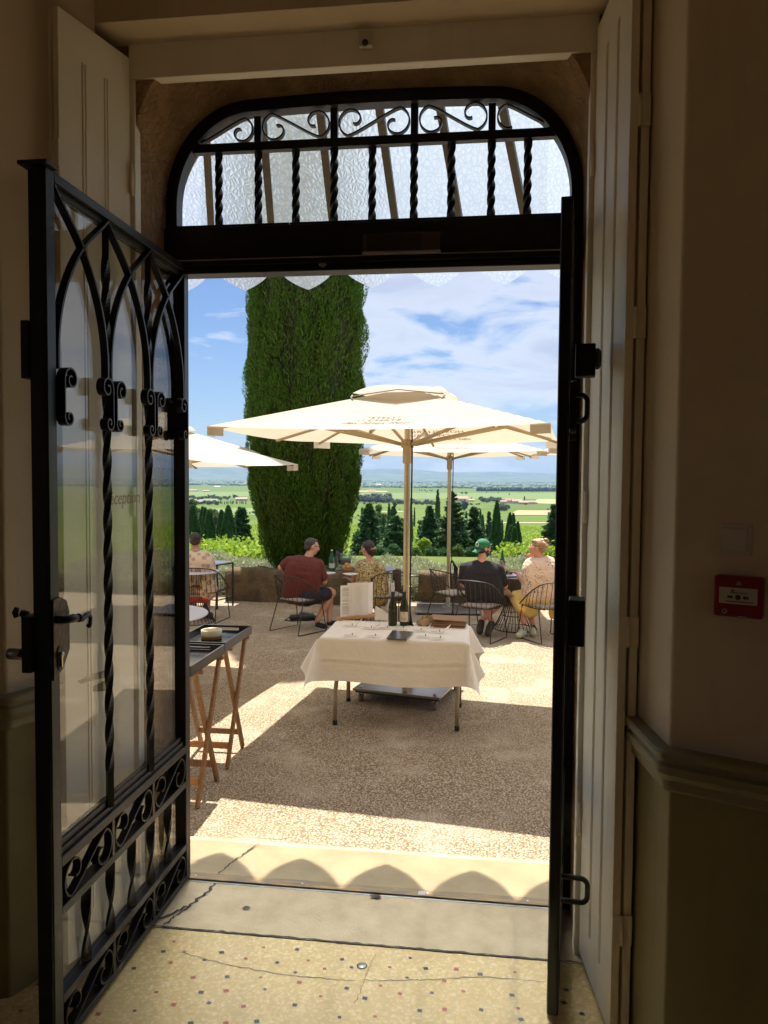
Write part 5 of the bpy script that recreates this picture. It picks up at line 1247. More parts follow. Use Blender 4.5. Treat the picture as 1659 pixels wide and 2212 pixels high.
# --- woman in yellow
p = Person('laughing woman in crocheted top and long yellow skirt seated at the pale table', 10.05, (.852, 7.08, GZ)); J = p.J
hd = p.head(J(1161, 1183, .0), dirw(-.95, .30, .02), .98); nk = J(1171, 1206, .0); sl, sr = J(1143, 1219, .06), J(1190, 1216, -.02); ch = J(1167, 1233, .0); hp = J(1167, 1284, .03)
el, hl = J(1131, 1257, .12), J(1117, 1237, .34); er, hr = J(1160, 1240, .30), J(1146, 1212, .22)
kl, kr = J(1116, 1291, .22), J(1135, 1290, .42); al, ar = J(1132, 1344, .12), J(1150, 1345, .25); hpl, hpr = J(1152, 1291, .06), J(1180, 1291, .02)
tr = torso(hp, ch, sl, sr, nk, .36, .20, fat=1.08)
arms = [C(sl, .050, el, .044), C(el, .043, hl, .027), C(sr, .048, er, .042), C(er, .040, hr, .026)]
legs = [C(hpl, .105, kl, .07), C(hpr, .105, kr, .07), C(kl, .06, al, .038), C(kr, .06, ar, .038)]
hands = p.hand(hl, dirw(-.7, .6, .1), dirw(0, 0, -1), .7, .9) + p.hand(hr, dirw(-.35, -.1, .9), dirw(-.3, -.8, .2), 1.3, .9, -1)
blob('body', hd + [C(nk + Vector((0, 0, -.03)), .048, p.hc + Vector((0, 0, -.05)), .046)] + tr + arms + legs + hands, 'skin_pink', p.t)
blob('crocheted_top', grow(tr, .014)[:-5] + [C(ch, .125, nk + Vector((0, 0, -.10)), .075), C(ch, .12, sl, .066), C(ch, .12, sr, .066), C(sl, .075, sl.lerp(el, .35), .080), C(sr, .075, sr.lerp(er, .35), .08)], 'crochet', p.t, .010)
blob('skirt', [C(hpl + Vector((0, 0, .05)), .135, hpr + Vector((0, 0, .05)), .135), C(hpl, .145, kl, .098), C(hpr, .145, kr, .098), C(kl, .100, al + Vector((-.03, .0, .20)), .095), C(kr, .100, ar + Vector((0, 0, .18)), .11), C(al + Vector((-.03, 0, .2)), .09, ar + Vector((0, 0, .18)), .11), C(kl.lerp(kr, .5), .09, al.lerp(ar, .5) + Vector((0, 0, .16)), .10)], 'yellow', p.t, .010)
b = MB(); q0 = J(1186, 1290, -.12); b.grid(lambda i, j: tuple(q0 + dirw(1, -.25, 0) * (.0 + .26 * i + .06 * j + .02 * math.sin(j * 6)) + Vector((0, 0, -.40 * j * (.75 + .25 * i) + .02 * math.sin(i * 9))) + dirw(0, 1, 0) * (.05 * math.sin(i * 8 + j * 2) + .08)), 16, 10); b.build('skirt_drape', 'yellow', p.t, solid=.006)
for a, tip in ((al, J(1120, 1366, -.02)), (ar, J(1152, 1362, .14))):
    m_ = a.lerp(tip, .5); z0 = GZ + .015
    sh = blob('sandal', [C(Vector((a.x, a.y, z0 + .035)), .040, Vector((tip.x, tip.y, z0 + .03)), .045), C(Vector((m_.x, m_.y, z0 + .06)), .042, Vector((m_.x, m_.y, z0 + .03)), .045)], 'clog', p.t, .009)
H = p.H
blob('hair', [('e', H(0, -.028, .034), p.HM, (.086, .094, .092)), ('e', H(0, -.075, -.01), p.HM, (.066, .05, .06)), ('e', H(0, .02, .085), p.HM, (.062, .065, .034))], 'hair_blond', p.t, .008)
blob('hair_bun', [('e', H(0, -.105, .095), p.HM, (.042, .038, .042))], 'hair_blond', p.t, .008)
b = MB(); c = H(0, -.088, .075); ax = (H(0, -.105, .095) - H(0, -.05, .04)).normalized(); X = frame(ax.orthogonal(), ax.cross(ax.orthogonal()), c); b.M = X
b.tube([((.046 + .007 * math.sin(q * 7)) * math.cos(q), (.046 + .007 * math.sin(q * 7)) * math.sin(q), .006 * math.cos(q * 5)) for q in np.linspace(0, 2 * math.pi, 40)[:-1]], .015, 8, closed=True); b.build('scrunchie', 'pink', p.t)
p.face('clear', 'pink')

# --- man in maroon
p = Person('man in maroon polo shirt and navy shorts leaning over the dark table', 10.38, (-2.46, 7.06, GZ)); J = p.J
hd = p.head(J(674, 1180, .08), dirw(.90, .40, -.18)); nk = J(662, 1206, .04); sl, sr = J(626, 1212, .0), J(688, 1219, .06); ch = J(654, 1230, .02); hp = J(650, 1284, .08)
el, hl = J(607, 1226, .02), J(626, 1242, .26); er, hr = J(700, 1256, .16), J(672, 1254, .34)
kl, kr = J(712, 1278, .46), J(716, 1281, .30); al, ar = J(711, 1340, .34), J(686, 1340, .22); hpl, hpr = J(645, 1289, .16), J(662, 1291, .02)
tr = torso(hp, ch, sl, sr, nk, .385, .20, fat=1.10)
arms = [C(sl, .056, el, .046), C(el, .044, hl, .030), C(sr, .058, er, .048), C(er, .046, hr, .030)]
legs = [C(hpl, .10, kl, .066), C(hpr, .105, kr, .070), C(kl, .060, al, .040), C(kr, .060, ar, .040)]
hands = p.hand(hr, dirw(-.6, .7, -.1), dirw(0, 0, -1), .8) + p.hand(hl, dirw(.8, .3, -.4), dirw(0, -.5, -1), .8)
blob('body', hd + [C(nk + Vector((0, 0, -.03)), .060, p.hc + Vector((0, 0, -.05)), .056)] + tr + arms + legs + hands, 'skin', p.t)
blob('polo_shirt', grow(tr, .013) + [C(sl, .074, sl.lerp(el, .62), .068), C(sr, .078, sr.lerp(er, .72), .074), C(hp, .135, hp + Vector((0, 0, -.03)), .135)], 'maroon', p.t, .010)
blob('collar', [C(nk + dirw(-.4, -.6, 0) * .04 + Vector((0, 0, .0)), .030, nk + dirw(.6, -.4, 0) * .04, .026), C(nk + dirw(.6, -.4, 0) * .04, .026, nk + dirw(.6, .5, -.2) * .06, .022)], 'maroon', p.t, .008)
blob('shorts', [C(hpl, .12, kl.lerp(hpl, .22), .088), C(hpr, .125, kr.lerp(hpr, .22), .094), C(hpl, .125, hpr, .125)], 'navy', p.t, .010)
for a, tip in ((al, J(728, 1350, .36)), (ar, J(702, 1353, .12))):
    z0 = GZ + .02; blob('shoe', [C(Vector((a.x, a.y, z0 + .035)), .040, Vector((tip.x, tip.y, z0 + .025)), .040)], 'shoe_black', p.t, .009)
    b = MB(); d_ = Vector((tip.x - a.x, tip.y - a.y, 0)); L_ = d_.length + .085; b.M = Matrix.Translation(((a.x + tip.x) / 2, (a.y + tip.y) / 2, GZ + .012)) @ Matrix.Rotation(math.atan2(d_.y, d_.x), 4, 'Z'); b.box((0, 0, 0), (L_, .082, .024)); b.build('shoe_sole', 'sole', p.t, bevel=.01)
H = p.H
blob('hair', [('e', H(0, -.026, .034), p.HM, (.0785, .086, .084)), ('e', H(0, -.058, -.022), p.HM, (.070, .046, .05)), ('e', H(.0, .020, .082), p.HM, (.054, .055, .026))], 'hair_grey', p.t, .008)
p.face('clear', 'black')

# --- woman in halter top
p = Person('dark haired woman in a patterned halter top, hair in a low bun', 10.75, (-1.30, 7.62, GZ)); J = p.J
hd = p.head(J(793, 1185, .02), dirw(-.72, .68, -.10), .97); nk = J(800, 1207, .0); sl, sr = J(774, 1222, .05), J(824, 1228, -.02); ch = J(800, 1236, .0); hp = J(804, 1283, .02)
el, hl = J(763, 1254, .14), J(752, 1248, .38); er, hr = J(834, 1254, .08), J(808, 1262, .34)
kl, kr = J(768, 1290, .42), J(790, 1290, .50); al, ar = J(765, 1340, .40), J(786, 1340, .46); hpl, hpr = J(790, 1290, .06), J(816, 1290, .04)
tr = torso(hp, ch, sl, sr, nk, .34, .19)
arms = [C(sl, .048, el, .040), C(el, .038, hl, .026), C(sr, .048, er, .040), C(er, .038, hr, .026)]
legs = [C(hpl, .10, kl, .065), C(hpr, .10, kr, .065), C(kl, .055, al, .036), C(kr, .055, ar, .036)]
hands = p.hand(hl, dirw(-.5, .8, 0), dirw(0, 0, -1), .7, .9) + p.hand(hr, dirw(-.7, .6, 0), dirw(0, 0, -1), .7, .9)
blob('body', hd + [C(nk + Vector((0, 0, -.03)), .045, p.hc + Vector((0, 0, -.05)), .044)] + tr + arms + legs + hands, 'skin', p.t)
ax = (sr - sl).normalized()
blob('halter_top', grow(tr, .013)[:-5] + [C(ch, .125, nk + Vector((0, 0, -.035)), .046), C(ch + ax * .07, .115, nk + ax * .015 + Vector((0, 0, -.03)), .04), C(ch - ax * .06, .115, nk - ax * .015 + Vector((0, 0, -.03)), .04), C(hpl, .125, hpr, .125)], 'halter', p.t, .010)
blob('trousers', [C(hpl, .115, kl, .078), C(hpr, .115, kr, .078), C(kl, .07, al + Vector((0, 0, .1)), .05), C(kr, .07, ar + Vector((0, 0, .1)), .05)], 'navy', p.t, .010)
for a in (al, ar): blob('shoe', [C(Vector((a.x, a.y, GZ + .05)), .036, Vector((a.x - .08, a.y + .12, GZ + .035)), .034)], 'shoe_black', p.t, .009)
H = p.H
blob('hair', [('e', H(0, -.028, .034), p.HM, (.081, .092, .088)), ('e', H(0, -.068, -.03), p.HM, (.066, .046, .062)), ('e', H(.0, .022, .083), p.HM, (.056, .060, .028))], 'hair_dark', p.t, .008)
blob('hair_bun', [('e', H(.0, -.125, -.035), p.HM, (.050, .042, .050)), ('e', H(.0, -.10, -.085), p.HM, (.03, .025, .04))], 'hair_dark', p.t, .008)
b = MB(); b.tube([H(.045, -.115, .0), H(.02, -.155, -.0), H(-.02, -.155, -.005), H(-.045, -.115, -.01)], .008, 6); b.build('hair_clip', 'bread', p.t)
p.face('sun')
# cloth hanging on the back of her chair
b = MB(); q = J(836, 1258, -.08); b.grid(lambda i, j: tuple(q + dirw(.5, .8, 0) * (.16 * i + .02 * math.sin(j * 5)) + Vector((0, 0, -.40 * j + .02 * math.sin(i * 7))) + dirw(.8, -.5, 0) * (.02 + .02 * math.sin(i * 10))), 8, 10); tag(b.build('shawl', 'paper', solid=.004), 'white shawl hanging on the chair of the woman in the halter top', 'shawl')

# --- man in the palm shirt
p = Person('dark haired man in a palm print shirt and coral shorts seen from behind', 11.0, (-3.98, 7.62, GZ)); J = p.J
hd = p.head(J(422, 1168, .05), dirw(-.12, 1, -.08)); nk = J(424, 1189, .02); sl, sr = J(397, 1204, .02), J(452, 1206, .02); ch = J(425, 1217, .02); hp = J(428, 1276, .05)
el, hl = J(388, 1240, .12), J(400, 1246, .42); er, hr = J(459, 1240, .14), J(450, 1240, .42)
kl, kr = J(408, 1287, .48), J(447, 1287, .48); al, ar = J(412, 1330, .40), J(447, 1327, .26); hpl, hpr = J(416, 1283, .06), J(441, 1283, .06)
tr = torso(hp, ch, sl, sr, nk, .42, .21, fat=1.05)
arms = [C(sl, .054, el, .044), C(el, .042, hl, .030), C(sr, .054, er, .044), C(er, .042, hr, .030)]
legs = [C(hpl, .10, kl, .066), C(hpr, .10, kr, .066), C(kl, .060, al, .042), C(kr, .062, ar, .042)]
hands = p.hand(hl, dirw(.3, 1, 0), dirw(0, 0, -1), .6) + p.hand(hr, dirw(-.3, 1, 0), dirw(0, 0, -1), .6)
blob('body', hd + [C(nk + Vector((0, 0, -.03)), .058, p.hc + Vector((0, 0, -.05)), .055)] + tr + arms + legs + hands, 'skin_tan', p.t)
blob('palm_shirt', grow(tr, .013) + [C(sl, .074, sl.lerp(el, .8), .068), C(sr, .074, sr.lerp(er, .8), .068)], 'palmshirt', p.t, .010)
blob('collar', [C(nk + dirw(-.9, -.3, 0) * .05, .026, nk + dirw(0, -1, 0) * .05, .028), C(nk + dirw(0, -1, 0) * .05, .028, nk + dirw(.9, -.3, 0) * .05, .026)], 'cushion', p.t, .008)
blob('shorts', [C(hpl, .125, kl.lerp(hpl, .15), .092), C(hpr, .125, kr.lerp(hpr, .15), .092), C(hpl, .135, hpr, .135), C(hpl + Vector((0, 0, .05)), .13, hpr + Vector((0, 0, .05)), .13)], 'coral', p.t, .010)
b = MB(); c = hp + Vector((0, 0, .085)); b.ribbon([c + (r0.tolist() and Vector(tuple(r0)) * .225 * math.cos(q)) + dirw(0, 1, 0) * .150 * math.sin(q) for q in np.linspace(0, 2 * math.pi, 40)], (0, 0, 1), .035, .006); b.build('belt', 'leather', p.t)
for a in (al, ar): blob('shoe', [C(Vector((a.x, a.y - .02, GZ + .065)), .044, Vector((a.x + .01, a.y + .14, GZ + .04)), .040), C(a + Vector((0, 0, .03)), .048, Vector((a.x, a.y, GZ + .08)), .05)], 'shoe_dark', p.t, .009)
H = p.H
blob('hair', [('e', H(0, -.024, .040), p.HM, (.082, .092, .084)), ('e', H(0, -.05, -.015), p.HM, (.076, .052, .052))], 'hair_dark', p.t, .008)
p.face()

# --- bag under the maroon man's chair
p = Gz(650, 1342, GZ); t = thing('bag', 'black and white bag lying on the gravel under the rusty chair', 'bag', (p[0], p[1], GZ))
bb = Vector((p[0], p[1], GZ))
blob('black_bag', [C(bb + Vector((-.13, 0, .05)), .05, bb + Vector((.10, .03, .05)), .055), C(bb + Vector((0, .05, .08)), .05, bb + Vector((.2, .08, .04)), .04)], 'black', t, .01)
blob('white_pouch', [C(bb + Vector((.0, .10, .10)), .055, bb + Vector((.12, .12, .09)), .05)], 'cushion', t, .01)
b = MB(); b.tube([bb + Vector((-.16, 0, .06)), bb + Vector((-.22, -.05, .02)), bb + Vector((-.1, -.1, .015)), bb + Vector((.02, -.06, .04))], .009, 6); b.build('strap', 'black', t)
# ================================================================== land
ZP = [(9.0, -1.3), (12.9, -1.3), (13.0, -.55), (16, -.9), (25, -1.3), (33, -1.7), (45, -3.3), (60, -5.1), (100, -9.4), (140, -12.7), (200, -16.6), (300, -21.2), (450, -27.2), (700, -36.), (1000, -43.), (1500, -50.), (2500, -56.), (4000, -60.), (40000, -60.)]
lx = [math.log(a) for a, _ in ZP]; lz = [z for _, z in ZP]
def tz_(x, y):
    d = math.hypot(x, y + 3.046)
    return float(np.interp(math.log(max(d, 9.)), lx, lz)) + (.4 * math.sin(x * .031 + 1) * math.cos(y * .027) if 200 < d < 2500 else 0)
def ground(u, v):        # where a sight line meets the land
    r = ray(u, v); t = 14.
    while t < 30000:
        p = CAM + r * t
        if p[2] < tz_(p[0], p[1]): return p
        t *= 1.004
    return CAM + r * 30000
b = MB(); ds = np.exp(np.linspace(math.log(10.), math.log(17000), 150)); na = 120
vs = []
for d in ds:
    for k in range(na + 1):
        a = R(-75 + 150 * k / na); x, y = d * math.sin(a), -3.046 + d * math.cos(a)
        z = tz_(x, y)
        if y < 10.0: z = min(z, -1.3)
        elif d < 20 and y > 10.0: z = max(z, min(-.5, z + .6)) if y < 13.2 else z
        vs.append((x, y, z))
b.add(vs, [(i * (na + 1) + k, i * (na + 1) + k + 1, (i + 1) * (na + 1) + k + 1, (i + 1) * (na + 1) + k) for i in range(len(ds) - 1) for k in range(na)], 0, True)
def landmat():
    m, t, N, L, bs = nt('vineyard_plain'); v = coords(t)
    vo = voro(t, v, .0042); vo.inputs['Randomness'].default_value = .8
    fld = ramp(t, vo.outputs['Color'], [(0., (.068, .105, .022)), (.3, (.10, .145, .028)), (.55, (.125, .16, .042)), (.8, (.08, .115, .036)), (1., (.18, .17, .08))])
    row = N.new('ShaderNodeTexWave'); row.inputs['Scale'].default_value = .10; row.inputs['Distortion'].default_value = 1.2; row.inputs['Detail'].default_value = 2; L.new(v, row.inputs['Vector'])
    col = mixc(t, fld, (.05, .085, .014), ramp(t, row.outputs['Fac'], [(.35, 0.), (.75, .45)]))
    col = mixc(t, col, (.07, .115, .018), ramp(t, noise(t, v, .35, 3), [(.4, 0.), (.62, .55)]))
    # dry grass and earth on the near slope
    sp = N.new('ShaderNodeSeparateXYZ'); L.new(v, sp.inputs[0])
    near = ramp(t, sp.outputs[1], [(0., 1.), (1., 0.)]); mr = N.new('ShaderNodeMapRange'); L.new(sp.outputs[1], mr.inputs[0]); mr.inputs[1].default_value = 20; mr.inputs[2].default_value = 120; mr.inputs[3].default_value = .6; mr.inputs[4].default_value = 0
    col = mixc(t, col, (.10, .12, .035), mr.outputs[0])
    L.new(col, bs.inputs['Base Color']); bs.inputs['Roughness'].default_value = 1; bs.inputs['Specular IOR Level'].default_value = .1
    L.new(bump(t, noise(t, v, .6, 3), .6, .8), bs.inputs['Normal']); return m
M['land'] = landmat()
tag(b.build('valley_floor', 'land', loc=(0, 0, 0)), kind='structure')
M['f_tan'] = pm('ploughed_field', (.33, .235, .125), (.29, .205, .105), .05, 1.)
M['f_pale'] = pm('young_vine_field', (.30, .29, .12), (.2, .24, .07), .2, 1.)
M['f_lime'] = pm('bright_vine_field', (.105, .155, .030), (.085, .13, .024), .02, 1.)
M['f_grey'] = pm('lavender_grey_field', (.19, .17, .14), (.17, .17, .12), .02, 1.)
M['f_track'] = pm('white_track', (.36, .31, .21), None, .1, 1.)
def field(name, mat, px, lift, n=10):
    b = MB(); (a0, a1, a2, a3) = [np.array(q, float) for q in px]
    def fn(i, j):
        q = (a0 * (1 - i) + a1 * i) * (1 - j) + (a3 * (1 - i) + a2 * i) * j; p = ground(q[0], q[1]); return (p[0], p[1], tz_(p[0], p[1]) + lift)
    b.grid(fn, n, 3); tag(b.build(name, mat, loc=(0, 0, 0)), kind='structure')
field('field', 'f_tan', [(1096, 1113.5), (1200, 1113.5), (1200, 1103.5), (1118, 1103)], .5)
field('field', 'f_pale', [(1152, 1087.5), (1200, 1089), (1200, 1079), (1160, 1079)], .5)
field('field', 'f_tan', [(770, 1063), (835, 1063.5), (838, 1061), (778, 1060)], .9)
field('field', 'f_lime', [(780, 1078), (1200, 1079), (1200, 1065), (776, 1065)], .4)
field('field', 'f_lime', [(395, 1073), (545, 1073), (545, 1062.5), (395, 1062)], .4)
field('field', 'f_grey', [(395, 1085), (470, 1085), (470, 1079), (395, 1079)], .6)
field('field', 'f_lime', [(455, 1113), (560, 1113), (560, 1098), (430, 1099)], .3)
field('track', 'f_track', [(930, 1129.5), (1200, 1131), (1200, 1129.2), (930, 1128.2)], .25)
field('track', 'f_track', [(470, 1103.4), (545, 1102.6), (545, 1101.8), (470, 1102.6)], .4)
field('track', 'f_track', [(780, 1107.2), (890, 1106.5), (890, 1105.3), (780, 1106)], .4)

# hills far away
def ridge(name, D, tops, base, mat, seed):
    rg = np.random.default_rng(seed); b = MB(); n = 240; uu = np.linspace(-1700, 3300, n + 1)
    us = [q[0] for q in tops]; vt = [q[1] for q in tops]
    wob = np.cumsum(rg.normal(0, .25, n + 1)); wob -= np.linspace(wob[0], wob[-1], n + 1)
    vs = []
    for k, u in enumerate(uu):
        h = (1030 + .0078 * (u - 829)) - np.interp(u, us, vt) + np.clip(wob[k], -2, 2) * .5
        ang = math.atan((u - CU) / F) - AY
        for dd, f in ((D - 900, 0), (D - 300, .55), (D, 1.), (D + 900, .9), (D + 2500, 0)):
            vs.append((dd * math.sin(ang), -3.046 + dd * math.cos(ang), base + (1.7 + h / F * D - base) * f * (1 + (.05 * math.sin(k * 1.7 + f * 9) if f < 1 else 0))))
    b.add(vs, [(k * 5 + j, (k + 1) * 5 + j, (k + 1) * 5 + j + 1, k * 5 + j + 1) for k in range(n) for j in range(4)], 0, True)
    tag(b.build(name, mat, loc=(0, 0, 0)), kind='structure')
M['hill'] = pm('wooded_hills', (.05, .085, .05), (.085, .115, .07), .004, 1.)
ridge('hills', 13600, [(-1700, 1012), (380, 1010), (430, 1009), (540, 1011), (640, 1016), (777, 1014), (825, 1011.6), (880, 1012.5), (920, 1015.5), (960, 1019), (1010, 1019), (1080, 1018), (1150, 1021), (1200, 1022), (3300, 1020)], -62, 'hill', 5)
ridge('hills', 11900, [(-1700, 1026), (400, 1026), (540, 1025), (700, 1027), (790, 1023.5), (830, 1022.5), (860, 1024), (1000, 1030), (1200, 1030), (3300, 1028)], -62, 'hill', 8)

# ------------------------------------------------------------------ foliage
def leafmesh(name, C_, A_, W_, mats, core=None):
    # C_ centres, A_ long half axis vectors, W_ half width vectors: one small diamond per leaf
    n = len(C_); V = np.empty((n, 4, 3)); V[:, 0] = C_ - A_; V[:, 1] = C_ + W_ - A_ * .15; V[:, 2] = C_ + A_; V[:, 3] = C_ - W_ - A_ * .15
    V = V.reshape(-1, 3); cv, cf = (core if core else ([], [])); nv = len(V)
    allv = np.concatenate([V, np.array(cv).reshape(-1, 3)]) if len(cv) else V
    loops = np.concatenate([np.arange(4 * n)] + [np.array([i + nv for i in f]) for f in cf]).astype(np.int32)
    lens = np.concatenate([np.full(n, 4)] + ([np.array([len(f) for f in cf])] if len(cf) else [])).astype(np.int32)
    me = bpy.data.meshes.new(name); me.vertices.add(len(allv)); me.vertices.foreach_set('co', allv.astype(np.float32).ravel())
    me.loops.add(len(loops)); me.loops.foreach_set('vertex_index', loops)
    me.polygons.add(len(lens)); st = np.zeros(len(lens), np.int32); st[1:] = np.cumsum(lens)[:-1]; me.polygons.foreach_set('loop_start', st); me.polygons.foreach_set('loop_total', lens)
    for m in mats: me.materials.append(M[m])
    mi = np.zeros(len(lens), np.int32); mi[n:] = 1 if len(mats) > 1 else 0; me.polygons.foreach_set('material_index', mi)
    me.update(calc_edges=True); me.validate(); return me
def unit(a): return a / np.maximum(1e-9, np.linalg.norm(a, axis=1))[:, None]
def rnd(n): return unit(rng.normal(size=(n, 3)))
def lathe_core(prof, n=14, jit=.0, c=(0, 0, 0)):
    V = []; 
    for r_, z in prof:
        for j in range(n):
            k = 1 + rng.uniform(-jit, jit); V.append((c[0] + r_ * k * math.cos(2 * math.pi * j / n), c[1] + r_ * k * math.sin(2 * math.pi * j / n), c[2] + z))
    Fc = [(i * n + j, i * n + (j + 1) % n, (i + 1) * n + (j + 1) % n, (i + 1) * n + j) for i in range(len(prof) - 1) for j in range(n)]
    return V, Fc
def crown_cypress(h, w, n, leaf, fat=2.0):
    t = rng.random(n) ** .85; th = rng.random(n) * 2 * math.pi
    r_ = w * np.minimum(1, .55 + t * 2.2) * np.clip(1 - t ** fat, 0, 1) ** .75 * (1 + .10 * np.sin(3 * th + 5 * t) + .07 * np.sin(7 * th - 11 * t)) * rng.uniform(.80, 1.04, n)
    Cn = np.stack([r_ * np.cos(th), r_ * np.sin(th), h * (.04 + .96 * t)], 1)
    out = np.stack([np.cos(th), np.sin(th), np.zeros(n)], 1)
    A_ = unit(out * .45 + np.array([0, 0, 1.]) + rng.normal(0, .22, (n, 3))) * (leaf * rng.uniform(.6, 1.3, n))[:, None]
    W_ = unit(np.cross(A_, out + rng.normal(0, .5, (n, 3)))) * (leaf * .34 * rng.uniform(.7, 1.3, n))[:, None]
    prof = [(w * .88 * min(1, .55 + t_ * 2.2) * max(0, 1 - t_ ** fat) ** .75, h * (.04 + .94 * t_)) for t_ in np.linspace(0, .985, 12)]
    return Cn, A_, W_, lathe_core(prof, 12)
def crown_fir(h, w, n, leaf):
    nb = 230; Cs, As = [], []
    lv = rng.random(nb) ** 1.1; az = rng.random(nb) * 2 * math.pi
    per = n // nb
    for k in range(nb):
        t = lv[k]; L_ = w * (1 - t) ** .85 * rng.uniform(.65, 1.15) + .12; q = rng.random(per) ** .6
        d = np.array([math.cos(az[k]), math.sin(az[k]), .12 - .25 * (1 - t)])
        p = np.stack([d[0] * L_ * q, d[1] * L_ * q, h * (.03 + .95 * t) + d[2] * L_ * q + .18 * L_ * q ** 2], 1)
        p += rng.normal(0, 1, (per, 3)) * np.array([.10, .10, .07]) * (L_ * .8)
        Cs.append(p); As.append(np.tile(d, (per, 1)))
    Cn = np.concatenate(Cs); A_ = unit(np.concatenate(As) + rng.normal(0, .45, (len(Cn), 3)) + np.array([0, 0, .15])) * (leaf * rng.uniform(.6, 1.25, len(Cn)))[:, None]
    W_ = unit(np.cross(A_, np.array([0, 0, 1.]) + rng.normal(0, .6, (len(Cn), 3)))) * (leaf * .42 * rng.uniform(.7, 1.2, len(Cn)))[:, None]
    prof = [(w * .40 * (1 - t_) ** .9, h * (.05 + .92 * t_)) for i, t_ in enumerate(np.linspace(0, 1, 14))]
    return Cn, A_, W_, lathe_core(prof, 10, .25)
def crown_broad(h, w, n, leaf, z0=.18, flat=1.):
    nc = 26; cc = rnd(nc); cc *= (rng.random(nc) ** .33)[:, None]; cc[:, 2] *= flat
    cen = np.stack([cc[:, 0] * w * .74, cc[:, 1] * w * .74, h * (z0 + (1 - z0) * .5) + cc[:, 2] * h * (1 - z0) * .40], 1); rad = w * rng.uniform(.26, .42, nc)
    k = rng.integers(0, nc, n); dv = rnd(n); dv[:, 2] = np.where(rng.random(n) < .7, np.abs(dv[:, 2]), dv[:, 2])
    Cn = cen[k] + dv * (rad[k] * rng.uniform(.75, 1.08, n))[:, None] * np.array([1, 1, .8])
    A_ = unit(dv * .3 + rnd(n)) * (leaf * rng.uniform(.6, 1.3, n))[:, None]; W_ = unit(np.cross(A_, dv + rng.normal(0, .4, (n, 3)))) * (leaf * .55)
    V, Fc = [], []
    for q in range(nc):
        o = len(V); a, f_ = lathe_core([(0.01, -rad[q] * .62), (rad[q] * .6, -rad[q] * .3), (rad[q] * .74, .05 * rad[q]), (rad[q] * .5, rad[q] * .45), (0.01, rad[q] * .62)], 8, .1, cen[q]); V += a; Fc += [tuple(i + o for i in f) for f in f_]
    return Cn, A_, W_, (V, Fc)
def tree(kind, label, cat, base, h, w, n, leaf, mat, name, group=None, **kw):
    t = thing(name, label, cat, base, rng.uniform(0, 6.28), group)
    Cn, A_, W_, core = {'cyp': crown_cypress, 'fir': crown_fir, 'broad': crown_broad}[kind](h, w, n, leaf, **kw)
    me = leafmesh('crown', Cn, A_, W_, [mat, mat], core); o = bpy.data.objects.new('crown', me); COL.objects.link(o); o.parent = t
    b = MB(); tr = max(.05, w * .09); b.tube([(0, 0, -.3), (.02 * h * .1, 0, h * .25), (0, .02 * h * .1, h * .6)], [tr, tr * .8, tr * .35], 8)
    if kind == 'broad':
        for k in range(5):
            a = k * 1.3; b.tube([(0, 0, h * .25), (w * .3 * math.cos(a), w * .3 * math.sin(a), h * .45), (w * .5 * math.cos(a), w * .5 * math.sin(a), h * .62)], [tr * .6, tr * .4, tr * .2], 6)
    b.build('trunk', 'trunk', t, world=False); return t
def vh(u): return 1030 + .0078 * (u - 829)
def place(u, vt, d, hw):
    p = Pd(u, vh(u), d); z0 = tz_(p[0], p[1]); top = 1.7 - (vt - vh(u)) / F * d
    return (p[0], p[1], z0), top - z0, hw / F * d
